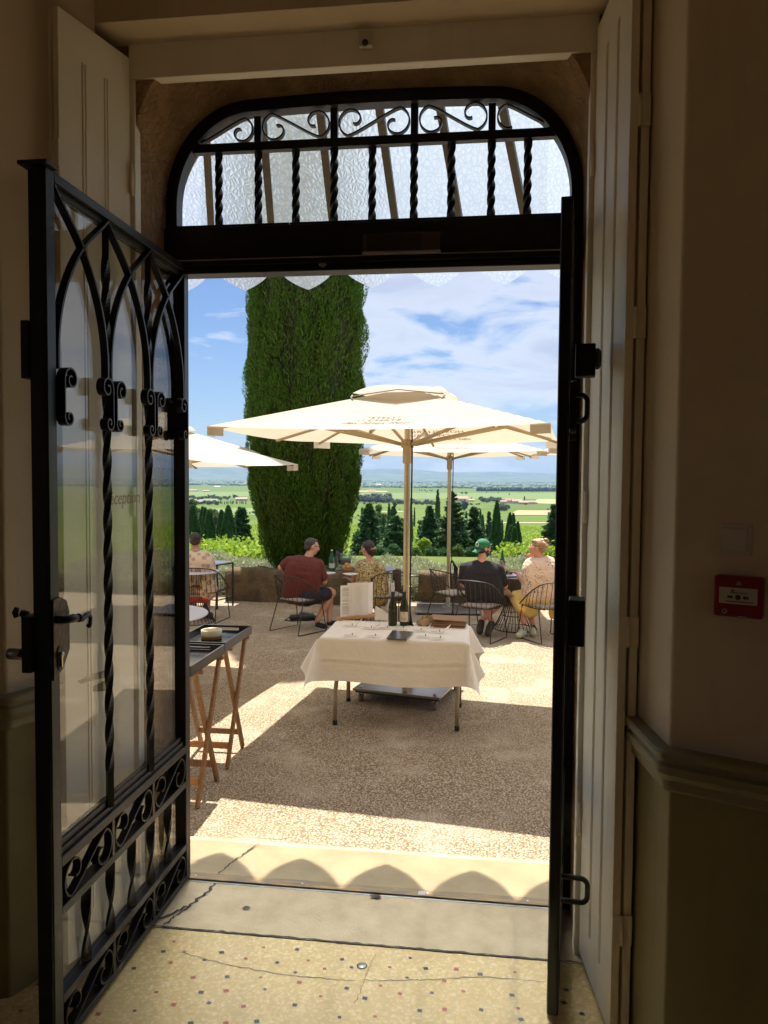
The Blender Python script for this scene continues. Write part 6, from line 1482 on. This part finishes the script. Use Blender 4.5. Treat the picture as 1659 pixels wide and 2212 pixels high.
LT = [
 (406, 1102, 66, 9, 'cyp', 'dark trimmed cypress at the far left, mostly behind its tall neighbour'), (416, 1094, 55, 14, 'cyp', 'tall broad cypress rising behind the man in the palm shirt'), (437, 1097, 70, 10, 'cyp', 'slender cypress behind the gap right of the palm shirt man'),
 (443, 1099, 62, 9, 'cyp', 'small dark cypress tucked between two trimmed cypresses'), (452, 1105, 52, 12, 'cyp', 'tapered cypress standing left of the gap in the row'), (478, 1104, 60, 10, 'cyp', 'leaning cypress standing right of the gap in the row'),
 (493, 1095.5, 52, 14.5, 'cyp', 'tallest tapered cypress left of the giant cypress'), (512, 1107, 60, 8, 'cyp', 'narrow cypress half hidden beside the giant cypress'),
 (522, 1096, 56, 22, 'fir', 'bushy conifer against the left side of the giant cypress'),
 (783, 1099, 120, 4.2, 'cyp', 'thin little cypress right beside the giant cypress'), (798, 1087, 70, 30, 'fir', 'grey green fir just right of the giant cypress'), (841, 1087.5, 185, 4.8, 'cyp', 'slim cypress left of the parasol pole'), (829, 1116, 110, 4.2, 'cyp', 'short pointed cypress in front of the pale broadleaf tree'),
 (855, 1114, 62, 32, 'fir', 'wide spreading conifer left of the main parasol pole'), (888, 1089, 180, 4.8, 'cyp', 'slim cypress just right of the main parasol pole'), (896, 1096, 420, 1.8, 'cyp', 'tiny distant cypress between the two parasol poles'), (922, 1098, 190, 3.6, 'cyp', 'small cypress left of the pointed fir'),
 (929, 1092, 74, 24, 'fir', 'fir with a ragged tip left of the rear parasol pole'), (946, 1059, 150, 6.5, 'cyp', 'very tall thin cypress between the two parasol poles'), (979, 1059.5, 70, 33, 'fir', 'largest fir right behind the rear parasol pole'),
 (1024, 1094, 72, 29, 'fir', 'fir rising behind the man in the green cap'), (1008, 1106, 200, 4.5, 'cyp', 'rounded small cypress left of the fir behind the cap'), (1039, 1102, 210, 4.2, 'cyp', 'small pointed cypress right of the fir behind the cap'), (1044, 1113, 200, 4.5, 'cyp', 'stubby cypress at the edge of the white track'), (1058, 1104, 200, 8.5, 'fir', 'small round conifer left of the tall single cypress'),
 (1074.5, 1084, 62, 9.6, 'cyp', 'tall single cypress between the seated couple'), (1103, 1110, 70, 10, 'cyp', 'twin tipped cypress behind the carafe'), (1110, 1111, 74, 8, 'cyp', 'second tip of the cypress clump behind the carafe'), (1106, 1138, 56, 11, 'cyp', 'rounded front cypress of the clump behind the carafe'), (1120, 1130, 66, 8, 'cyp', 'right hand cypress of the clump beside the woman in yellow'), (1113, 1143, 52, 6, 'cyp', 'light green young cypress in front of the clump'),
 (1199, 1090, 60, 26, 'fir', 'dark conifer cut off by the right doorpost'), (1086, 1125, 190, 3, 'cyp', 'tiny cypress on the white track behind the tall single cypress')]
for u, vt, d, hw, kd, lab in LT:
    base, h, w = place(u, vt, d, hw)
    big = d < 90
    if kd == 'cyp': tree('cyp', lab, 'cypress', base, h, w * 1.28, 5200 if big else 900, .17 if big else .35, 'lf_cyp', 'cypress_tree', fat=2.0)
    else: tree('fir', lab, 'conifer', base, h, w * 1.45, 16000 if big else 2000, .20 if big else .45, 'lf_fir', 'fir_tree')
for u, vt, d, hw, lab, mt, z0 in [(820, 1075, 150, 21, 'pale green broadleaf tree behind the grey green fir', 'lf_broad', .15), (418, 1075, 175, 18, 'round crowned pine above the left cypress row', 'lf_pine', .35), (458, 1086, 165, 18, 'olive green tree behind the left cypress row', 'lf_pine', .2), (440, 1092, 150, 14, 'low olive tree between pine and cypresses', 'lf_pine', .15), (478, 1096, 160, 12, 'low shrub tree above the gap in the left row', 'lf_pine', .15), (852, 1080, 260, 7, 'umbrella pine on a bare trunk beside the slim cypress', 'lf_cyp', .45), (864, 1112, 210, 12, 'dark round bush left of the main pole', 'lf_fir', .1),
        (913, 1112, 120, 14, 'loose dark tree between the two parasol poles', 'lf_broad', .1), (1003, 1081, 1050, 8, 'dark round tree above the fir behind the cap', 'lf_grey', .1), (918, 1150, 62, 15, 'sunny light green bush between the two parasol poles', 'lf_vine', .02), (772, 1152, 75, 13, 'leafy bush at the foot of the giant cypress', 'lf_broad', .05)]:
    base, h, w = place(u, vt, d, hw); tree('broad', lab, 'tree', base, h, w, 4500, max(.16, d * .0018), mt, 'broadleaf_tree', z0=z0)
for k, (u, vt, d, hw) in enumerate([(792, 1178, 40, 16), (822, 1186, 38, 15), (850, 1176, 42, 17), (899, 1184, 40, 15), (935, 1180, 38, 16), (962, 1186, 40, 15), (992, 1178, 42, 17), (1020, 1184, 38, 16), (1052, 1180, 40, 15), (1085, 1188, 38, 13)]):
    base, h, w = place(u, vt, d, hw); tree('broad', 'low dark shrub of the undergrowth at the foot of the firs', 'shrub', base, h, w, 3000, .11, 'lf_fir' if k % 3 else 'lf_broad', 'shrub', 'undergrowth at the foot of the firs', z0=.0)
# rows and groves in the valley: copies of three small trees
def proto_far(kind, mat, n, leaf, **kw):
    Cn, A_, W_, core = (crown_broad if kind == 'b' else crown_cypress)(1., .55 if kind == 'b' else .13, n, leaf, **kw); return leafmesh('crown', Cn, A_, W_, [mat, mat], core)
PB = [proto_far('b', 'lf_grey', 420, .10, z0=.05), proto_far('b', 'lf_grey', 420, .10, z0=.05), proto_far('b', 'lf_forest', 420, .10, z0=.05)]; PCY = proto_far('c', 'lf_cyp', 240, .06)
def far_tree(nm, lab, cat, grp, me, p, h, s=1.):
    o = bpy.data.objects.new(nm, me); COL.objects.link(o); o.location = Vector((p[0], p[1], tz_(p[0], p[1]))); o.scale = (h * s, h * s, h); o.rotation_euler = (0, 0, rng.uniform(0, 6)); tag(o, lab, cat, grp)
groves = [('dark grove in front of the farm roofs', 1037, 1082, 1086, 12, 11, 2), ('grey grove running down beside the tan field', 1081, 1094, 1104, 15, 7, 0), ('long grey grove behind the giant cypress', 777, 846, 1086, 17, 20, 0), ('hedge of trees left of the main pole', 846, 890, 1089, 10, 11, 0), ('hedge of trees between the parasol poles', 890, 944, 1091, 9, 13, 0), ('tree belt at the far left of the valley', 398, 470, 1091, 9, 18, 1), ('upper tree belt at the left of the valley', 425, 500, 1079, 7, 16, 1), ('short belt at the left edge', 398, 425, 1078, 6, 6, 1), ('lone trees by the left villa', 505, 513, 1077, 8, 2, 2), ('bushes along the pale road', 905, 935, 1062, 4, 6, 2), ('trees beside the small farm', 996, 1011, 1091, 9, 4, 2)]
for lab, u0_, u1_, v, hp_, n, mi in groves:
    for k in range(n):
        u = u0_ + (u1_ - u0_) * (k + rng.uniform(.1, .9)) / n; p = ground(u, v + rng.uniform(-2.5, 1.5)); d = math.hypot(p[0], p[1] + 3)
        far_tree('grove_tree', 'rounded tree of the ' + lab, 'tree', lab, PB[(mi + k) % 2 if mi < 2 else 2], p, hp_ * rng.uniform(.7, 1.15) / F * d, rng.uniform(.9, 1.4))
for k in range(80):
    u = 1030 + 172 * (k + rng.uniform(.1, .9)) / 80; p = ground(u, 1061.5 + .004 * (u - 1030)); d = math.hypot(p[0], p[1] + 3)
    far_tree('windbreak_cypress', 'dark cypress in the long windbreak across the plain', 'cypress', 'windbreak of cypresses', PCY, p, rng.uniform(5.5, 9) / F * d, 2.2)
for k in range(15):
    u = 470 + 62 * (k + rng.uniform(.2, .8)) / 15; p = ground(u, 1089 + rng.uniform(-1, 1)); d = math.hypot(p[0], p[1] + 3)
    far_tree('avenue_cypress', 'little cypress in the avenue before the left villa', 'cypress', 'avenue of small cypresses', PCY, p, rng.uniform(6, 9) / F * d, 1.2)
for u, v, h_, lab in [(1051, 1065, 4, 'speck of a cypress left in the green plain'), (1076, 1066, 4, 'speck of a cypress in the middle of the green plain'), (1100, 1070, 5, 'little tree above the farm roofs'), (1123, 1064, 2.5, 'tiny bush above the farm'), (1133, 1080, 8, 'dark cypress rising among the farm roofs')]:
    p = ground(u, v); d = math.hypot(p[0], p[1] + 3); far_tree('cypress_tree', lab, 'cypress', None, PCY, p, h_ / F * d, 1.8)

cu_ = [(rng.uniform(395, 1200), 1059 + 58 * rng.random() ** 1.2, rng.uniform(6, 26)) for _ in range(20)]
for k in range(120):
    q_ = cu_[k % 20]; u = q_[0] + rng.normal(0, q_[2]) if k < 100 else rng.uniform(-200, 1900); v = q_[1] + rng.normal(0, .5); p = ground(u, v); d = math.hypot(p[0], p[1] + 3)
    far_tree('valley_tree', 'small rounded tree standing alone among the valley fields', 'tree', 'scattered trees of the valley', PB[k % 3], p, rng.uniform(2.5, 5.5) / F * d * (1 if v > 1066 else .7), rng.uniform(.9, 1.7))
# the wooded plain: one mass of canopies
def forest():
    n = 24000; uu = rng.uniform(-1500, 3100, n); cnt = []
    q = rng.random(n); D = 4300 * (12500 / 4300) ** (q ** .9)
    Cn = []
    for u, d in zip(uu, D):
        a = math.atan((u - CU) / F) - AY; x, y = d * math.sin(a), -3.046 + d * math.cos(a)
        if math.sin(x * .0021 + y * .0013) + math.sin(y * .0029 - x * .0011) > 1.15: continue
        Cn.append((x, y, -60))
    Cn = np.array(Cn); n = len(Cn); r_ = rng.uniform(14, 34, n) * (np.linalg.norm(Cn[:, :2], axis=1) / 7000) ** .5; hgt = rng.uniform(9, 17, n)
    V = np.empty((n, 9, 3)); ang = rng.random(n) * 6.28
    for j in range(4):
        V[:, j, 0] = Cn[:, 0] + r_ * np.cos(ang + j * 1.571); V[:, j, 1] = Cn[:, 1] + r_ * np.sin(ang + j * 1.571); V[:, j, 2] = -60
        V[:, 4 + j, 0] = Cn[:, 0] + .8 * r_ * np.cos(ang + j * 1.571 + .4); V[:, 4 + j, 1] = Cn[:, 1] + .8 * r_ * np.sin(ang + j * 1.571 + .4); V[:, 4 + j, 2] = -60 + hgt * .7
    V[:, 8] = Cn; V[:, 8, 2] = -60 + hgt
    fs = []
    base = np.arange(n)[:, None] * 9
    for j in range(4):
        k = (j + 1) % 4; fs.append(np.concatenate([base + j, base + k, base + 4 + k, base + 4 + j], 1))
    Q = np.concatenate(fs); Tt = np.concatenate([np.concatenate([base + 4 + j, base + 4 + (j + 1) % 4, base + 8], 1) for j in range(4)])
    me = bpy.data.meshes.new('forest'); V = V.reshape(-1, 3); me.vertices.add(len(V)); me.vertices.foreach_set('co', V.astype(np.float32).ravel())
    lo = np.concatenate([Q.ravel(), Tt.ravel()]).astype(np.int32); ln = np.concatenate([np.full(len(Q), 4), np.full(len(Tt), 3)]).astype(np.int32); me.loops.add(len(lo)); me.loops.foreach_set('vertex_index', lo)
    me.polygons.add(len(ln)); st = np.zeros(len(ln), np.int32); st[1:] = np.cumsum(ln)[:-1]; me.polygons.foreach_set('loop_start', st); me.polygons.foreach_set('loop_total', ln); me.materials.append(M['lf_forest']); me.update(calc_edges=True)
    o = bpy.data.objects.new('forest', me); COL.objects.link(o); tag(o, 'wooded plain stretching to the blue hills', 'forest', kind='stuff')
forest()

# farms and far buildings
def house(label, u, v, wpx, hpx, yaw=0, roofm='roof', wallm='farmwall', group=None, nm='farmhouse'):
    p = ground(u, v); d = math.hypot(p[0], p[1] + 3); k = d / F; w, h, dp = wpx * k, hpx * k, wpx * k * .5; z0 = tz_(p[0], p[1]) - .5
    t = thing(nm, label, 'farmhouse', (p[0], p[1], z0), R(yaw) + .1, group)
    b = MB(); b.bx(-w / 2, w / 2, -dp / 2, dp / 2, 0, h * .6); b.build('wall', wallm, t, world=False)
    b = MB(); o = w * .03; b.add([(-w / 2 - o, -dp / 2 - o, h * .6), (w / 2 + o, -dp / 2 - o, h * .6), (w / 2 + o, dp / 2 + o, h * .6), (-w / 2 - o, dp / 2 + o, h * .6), (-w / 2 - o, 0, h), (w / 2 + o, 0, h)], [(0, 1, 5, 4), (2, 3, 4, 5), (1, 2, 5), (3, 0, 4), (3, 2, 1, 0)]); b.build('roof', roofm, t, world=False)
    b = MB()
    for q in range(3): b.bx(-w * .35 + w * .28 * q, -w * .28 + w * .28 * q, -dp / 2 - .06, -dp / 2 - .01, h * .2, h * .42)
    b.build('window', 'black', t, world=False); return t
for a in [('leftmost low farm roof behind the tall single cypress', 1087, 1088, 14, 8, 8), ('tall farmhouse with two roofs right of the tall cypress', 1100, 1087, 17, 11, -12), ('long terracotta roof in the middle of the farm', 1116, 1088, 22, 10, 10), ('front farm building with a low tiled roof', 1131, 1089.5, 20, 8, -6), ('pale gabled barn at the right of the farm', 1147, 1089, 17, 8, 12), ('small shed at the right end of the farm', 1157, 1088.5, 8, 5, 0), ('wide farm with a pinkish roof behind the large fir', 995, 1083, 30, 11, 6), ('low annex right of the wide pinkish farm', 1016, 1083.5, 17, 6, -4)]: house(*a)
for a in [('white stone ruin left of the thin cypress', 920, 1080, 4, 6, 0)]: house(*a, 'whitewall', 'whitewall')
for a in [('villa with a clay roof at the left edge of the giant cypress', 522, 1082, 24, 8, 5), ('low grey roofed sheds at the left of the valley', 446, 1062.5, 14, 4, 0), ('farm with a red roof on the left plain', 418, 1061.5, 16, 4, 0), ('red farm right beyond the giant cypress', 803, 1061.5, 17, 3.6, 0)]: house(*a)
for a in [('white factory hall with a tower in the wooded plain', 817, 1049.5, 11, 4.2, 0), ('white hall in the middle of the wooded plain', 838, 1049.5, 12, 3, 0), ('pale long hall right of the white halls', 857, 1049.5, 16, 2.2, 0), ('pale house among trees at the far left', 470, 1052, 12, 2, 0), ('pinkish terrace among trees at the far left', 478, 1047.5, 17, 3, 0), ('pale hall beside the giant cypress', 505, 1047.5, 12, 2, 0), ('white speck of a house in the far right wood', 1146, 1056, 4, 2, 0)]: house(*a, 'whitewall', 'whitewall')

# ------------------------------------------------------------------ hedge, vines, the giant cypress
def hedge():
    n = 90000; x = rng.uniform(-9.5, 5.5, n); s = rng.random(n) ** .8
    y = 9.86 + .15 * np.sin(x * 2) * .3 + s * 2.9; top = np.where(x < -2.4, -.03, -.02) + .05 * np.sin(x * 3.1) + .05 * np.sin(y * 4 + x * 1.7) + .03 * np.sin(x * 9)
    prof = np.clip((y - 9.80) / .45, 0, 1) ** .5
    z = -.5 + (top + .5) * prof * np.where(rng.random(n) < .75, 1, rng.random(n)) + rng.normal(0, .03, n)
    fr = rng.random(n) < .28; y = np.where(fr, 9.82 + rng.random(n) * .12, y); z = np.where(fr, -.48 + rng.random(n) * (top + .42), z)
    Cn = np.stack([x, y, z], 1); A_ = unit(rng.normal(0, .55, (n, 3)) + np.array([0, -.25, .8])) * rng.uniform(.028, .055, n)[:, None]; W_ = unit(np.cross(A_, rnd(n))) * rng.uniform(.007, .012, n)[:, None]
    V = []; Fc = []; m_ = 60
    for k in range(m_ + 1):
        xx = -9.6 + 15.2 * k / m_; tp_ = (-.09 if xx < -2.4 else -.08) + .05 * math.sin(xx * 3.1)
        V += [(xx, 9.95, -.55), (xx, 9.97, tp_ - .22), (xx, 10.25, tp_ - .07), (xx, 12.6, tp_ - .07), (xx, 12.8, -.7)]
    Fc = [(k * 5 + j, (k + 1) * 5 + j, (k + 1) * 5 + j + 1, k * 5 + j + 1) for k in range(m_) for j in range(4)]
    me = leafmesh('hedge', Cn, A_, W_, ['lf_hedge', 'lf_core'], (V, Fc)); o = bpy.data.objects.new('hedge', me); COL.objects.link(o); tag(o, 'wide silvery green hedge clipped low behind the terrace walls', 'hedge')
hedge()
def vines(name, pts, n, leaf, wid, hgt):
    k = rng.integers(0, len(pts), n); P = np.array(pts)[k]
    Cn = P + np.stack([rng.normal(0, wid, n), rng.normal(0, wid, n), np.abs(rng.normal(0, hgt * .45, n)) + hgt * .3], 1)
    A_ = rnd(n) * (leaf * rng.uniform(.6, 1.3, n))[:, None]; W_ = unit(np.cross(A_, rnd(n))) * (leaf * .75)
    me = leafmesh(name, Cn, A_, W_, ['lf_vine']); o = bpy.data.objects.new(name, me); COL.objects.link(o); return o
pts = [(x, y, tz_(x, y)) for y in (21.5, 24., 26.5, 29.) for x in np.arange(-26, -6.2, .24)]
pts += [(x, y, tz_(x, y)) for y in (31., 34., 37., 40.) for x in np.arange(1.2, 12, .3)]
tag(vines('vine_rows', pts, 48000, .085, .32, .55), 'bright vine rows just below the terrace', 'vineyard', kind='stuff')
pts = []
for d in np.arange(70, 460, 3.0):
    for a in np.arange(-30, 26, 14. / d * 1.4):
        aa = R(a); x, y = d * math.sin(aa), -3 + d * math.cos(aa); pts.append((x, y, tz_(x, y)))
tag(vines('vineyard', pts, 100000, .36, .75, .75), 'vineyard rows spreading across the valley', 'vineyard', kind='stuff')
def big_cypress():
    cx0, cy0 = Pd(659, 1100, 13.75)[:2]; zb = -.45; t = thing('giant_cypress', 'huge dark cypress towering over the terrace behind the tables', 'cypress', (cx0, cy0, zb))
    # radius against height, from the clipped foot upwards
    HZ = [0, .22, .41, .74, 1.15, 1.6, 2.0, 3.2, 7.5, 10., 12.6, 14.2]; HR = [.22, .38, .56, .76, .90, 1.00, 1.09, 1.13, 1.12, 1.04, .70, .06]
    Rz = lambda z: np.interp(z, HZ, HR)
    npl = 330; pz = np.where(rng.random(npl) < .82, rng.random(npl) * 7. - .1, 6.9 + rng.random(npl) * 6.4); pth = rng.random(npl) * 2 * math.pi; ph = rng.uniform(.5, 1.25, npl); pr = rng.uniform(.14, .29, npl)
    Cs, As, Ws = [], [], []
    per = 880
    for k in range(npl):
        t_ = rng.random(per); th = rng.random(per) * 2 * math.pi; z = pz[k] + ph[k] * t_
        prf = pr[k] * np.sin(np.pi * np.clip(t_ * .93 + .05, 0, 1)) ** .7 * (1 - .45 * t_)
        rr = Rz(z) - .17 + rng.normal(0, .02)
        ax, ay = np.cos(pth[k]), np.sin(pth[k])
        lx_, ly_ = prf * np.cos(th) * rng.uniform(.75, 1.06, per), prf * np.sin(th) * rng.uniform(.75, 1.06, per)
        x = ax * (rr + lx_ * .75) - ay * ly_; y = ay * (rr + lx_ * .75) + ax * ly_
        Cs.append(np.stack([x, y, z], 1)); o_ = np.stack([ax * np.cos(th) - ay * np.sin(th), ay * np.cos(th) + ax * np.sin(th), np.zeros(per)], 1)
        a_ = unit(o_ * .42 + np.array([ax * .25, ay * .25, 1.05]) + rng.normal(0, .26, (per, 3))) * (rng.uniform(.018, .037, per))[:, None]; As.append(a_)
        Ws.append(unit(np.cross(a_, o_ + rng.normal(0, .5, (per, 3)))) * rng.uniform(.0055, .0095, per)[:, None])
    n2 = 70000; z = rng.random(n2) * 13.9; th = rng.random(n2) * 2 * math.pi; rr = Rz(z) - .19 + rng.normal(0, .03, n2); o_ = np.stack([np.cos(th), np.sin(th), np.zeros(n2)], 1)
    Cs.append(np.stack([rr * np.cos(th), rr * np.sin(th), z], 1)); a_ = unit(o_ * .5 + np.array([0, 0, 1.]) + rng.normal(0, .3, (n2, 3))) * rng.uniform(.03, .055, n2)[:, None]; As.append(a_); Ws.append(unit(np.cross(a_, o_ + rng.normal(0, .5, (n2, 3)))) * .011)
    n3 = 260; z = rng.random(n3) * 9; th = rng.random(n3) * 2 * math.pi; rr = Rz(z) + .02; o_ = np.stack([np.cos(th), np.sin(th), np.zeros(n3)], 1)       # stray twigs
    Cs.append(np.stack([rr * np.cos(th), rr * np.sin(th), z], 1)); a_ = unit(o_ * .35 + np.array([0, 0, 1.]) + rng.normal(0, .1, (n3, 3))) * rng.uniform(.06, .13, n3)[:, None]; As.append(a_); Ws.append(unit(np.cross(a_, o_)) * .006)
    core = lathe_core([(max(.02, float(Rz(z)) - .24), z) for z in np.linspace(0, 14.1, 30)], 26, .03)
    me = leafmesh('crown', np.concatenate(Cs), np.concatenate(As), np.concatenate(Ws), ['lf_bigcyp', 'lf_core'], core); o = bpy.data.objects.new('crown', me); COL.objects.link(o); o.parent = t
    b = MB(); b.tube([(0, 0, -.3), (0, 0, .5), (0, 0, 4)], [.24, .2, .12], 12); b.build('trunk', 'trunk', t, world=False)
big_cypress()

# ================================================================== air, sky, sun
HAZE = 4.0e-5
b = MB(); b.bx(-15500, 15500, -60, 17400, -63, 330)
hz = b.build('haze', 'black'); hz.data.materials.clear()
m = bpy.data.materials.new('valley_haze'); m.use_nodes = True; N = m.node_tree.nodes; N.remove(N['Principled BSDF'])
pv = N.new('ShaderNodeVolumePrincipled'); pv.inputs['Color'].default_value = (.36, .57, 1, 1); pv.inputs['Density'].default_value = HAZE; pv.inputs['Density Attribute'].default_value = ''; pv.inputs['Anisotropy'].default_value = .0
m.node_tree.links.new(pv.outputs[0], N['Material Output'].inputs['Volume']); hz.data.materials.append(m)
tag(hz, 'thin blue summer haze over the valley', 'haze', kind='stuff')

SD = Vector((-.09, .415, 1)).normalized()       # towards the sun
sl = bpy.data.lights.new('sun', 'SUN'); sl.energy = 4.9; sl.angle = R(.53); sl.color = (1, .945, .86)
so = bpy.data.objects.new('sun', sl); COL.objects.link(so); so.rotation_euler = (-SD).to_track_quat('-Z', 'Y').to_euler(); so.location = (0, 0, 30)
W = bpy.data.worlds.new('World'); S.world = W; W.use_nodes = True; t = W.node_tree; N = t.nodes; L = t.links
bg = N['Background']; sky = N.new('ShaderNodeTexSky'); sky.sky_type = 'NISHITA'; sky.sun_disc = False
sky.sun_elevation = math.asin(SD.z); sky.sun_rotation = math.atan2(SD.x, SD.y); sky.air_density = 1.0; sky.dust_density = .5; sky.ozone_density = 2.0; sky.altitude = 100
tc = N.new('ShaderNodeTexCoord'); mp = N.new('ShaderNodeMapping'); L.new(tc.outputs['Generated'], mp.inputs[0]); mp.inputs['Scale'].default_value = (3.6, 3.6, 12.5); mp.inputs['Location'].default_value = (.55, .1, .3); mp.inputs['Rotation'].default_value = (0, R(-9), 0)
n1 = N.new('ShaderNodeTexNoise'); n1.inputs['Scale'].default_value = 1.5; n1.inputs['Detail'].default_value = 9; n1.inputs['Roughness'].default_value = .56; n1.inputs['Distortion'].default_value = .35; L.new(mp.outputs[0], n1.inputs['Vector'])
sx = N.new('ShaderNodeSeparateXYZ'); L.new(tc.outputs['Generated'], sx.inputs[0])
at = N.new('ShaderNodeMath'); at.operation = 'ARCTAN2'; L.new(sx.outputs[0], at.inputs[0]); L.new(sx.outputs[1], at.inputs[1])
mr = N.new('ShaderNodeMapRange'); mr.interpolation_type = 'SMOOTHSTEP'; L.new(at.outputs[0], mr.inputs[0]); mr.inputs[1].default_value = R(-18); mr.inputs[2].default_value = R(-8); mr.inputs[3].default_value = -.10; mr.inputs[4].default_value = .122
el = N.new('ShaderNodeMapRange'); L.new(sx.outputs[2], el.inputs[0]); el.inputs[1].default_value = .03; el.inputs[2].default_value = .10; el.inputs[3].default_value = -.16; el.inputs[4].default_value = 0
ad = N.new('ShaderNodeMath'); L.new(n1.outputs['Fac'], ad.inputs[0]); L.new(mr.outputs[0], ad.inputs[1]); ad2 = N.new('ShaderNodeMath'); L.new(ad.outputs[0], ad2.inputs[0]); L.new(el.outputs[0], ad2.inputs[1])
SKT = (.262, .298, .362); OVH = (3.7, 3.8, 4.05); CLB = (2.9, 3.0, 3.25)  # OVH: sky overhead, out of view, brightened to add fill light
cm = ramp(t, ad2.outputs[0], [(.47, 0.), (.57, .72), (.68, .97)])
cf = ramp(t, ad2.outputs[0], [(.52, 0.), (.72, 1.)])
cc = mixc(t, (CLB[0], CLB[1], CLB[2]), (CLB[0] * .60, CLB[1] * .67, CLB[2] * .80), cf)
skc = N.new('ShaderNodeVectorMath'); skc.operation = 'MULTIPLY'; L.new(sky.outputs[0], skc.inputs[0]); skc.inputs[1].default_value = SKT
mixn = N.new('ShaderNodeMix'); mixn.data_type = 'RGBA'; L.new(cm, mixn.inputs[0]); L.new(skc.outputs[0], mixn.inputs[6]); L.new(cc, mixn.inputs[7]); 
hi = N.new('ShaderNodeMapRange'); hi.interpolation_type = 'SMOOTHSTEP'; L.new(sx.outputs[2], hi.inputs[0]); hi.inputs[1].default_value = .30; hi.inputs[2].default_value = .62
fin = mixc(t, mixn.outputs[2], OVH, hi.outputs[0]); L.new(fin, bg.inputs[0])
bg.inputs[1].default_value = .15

S.render.engine = 'CYCLES'; cy = S.cycles
cy.max_bounces = 12; cy.diffuse_bounces = 8; cy.glossy_bounces = 4; cy.transmission_bounces = 6; cy.transparent_max_bounces = 16; cy.volume_bounces = 0
cy.caustics_reflective = False; cy.caustics_refractive = True; cy.sample_clamp_indirect = 8
cy.use_denoising = True
try: cy.denoiser = 'OPENIMAGEDENOISE'
except Exception: pass
vs_ = S.view_settings; vs_.view_transform = 'Standard'; vs_.look = 'None'; vs_.exposure = 1.15; vs_.gamma = 1; vs_.use_curve_mapping = False
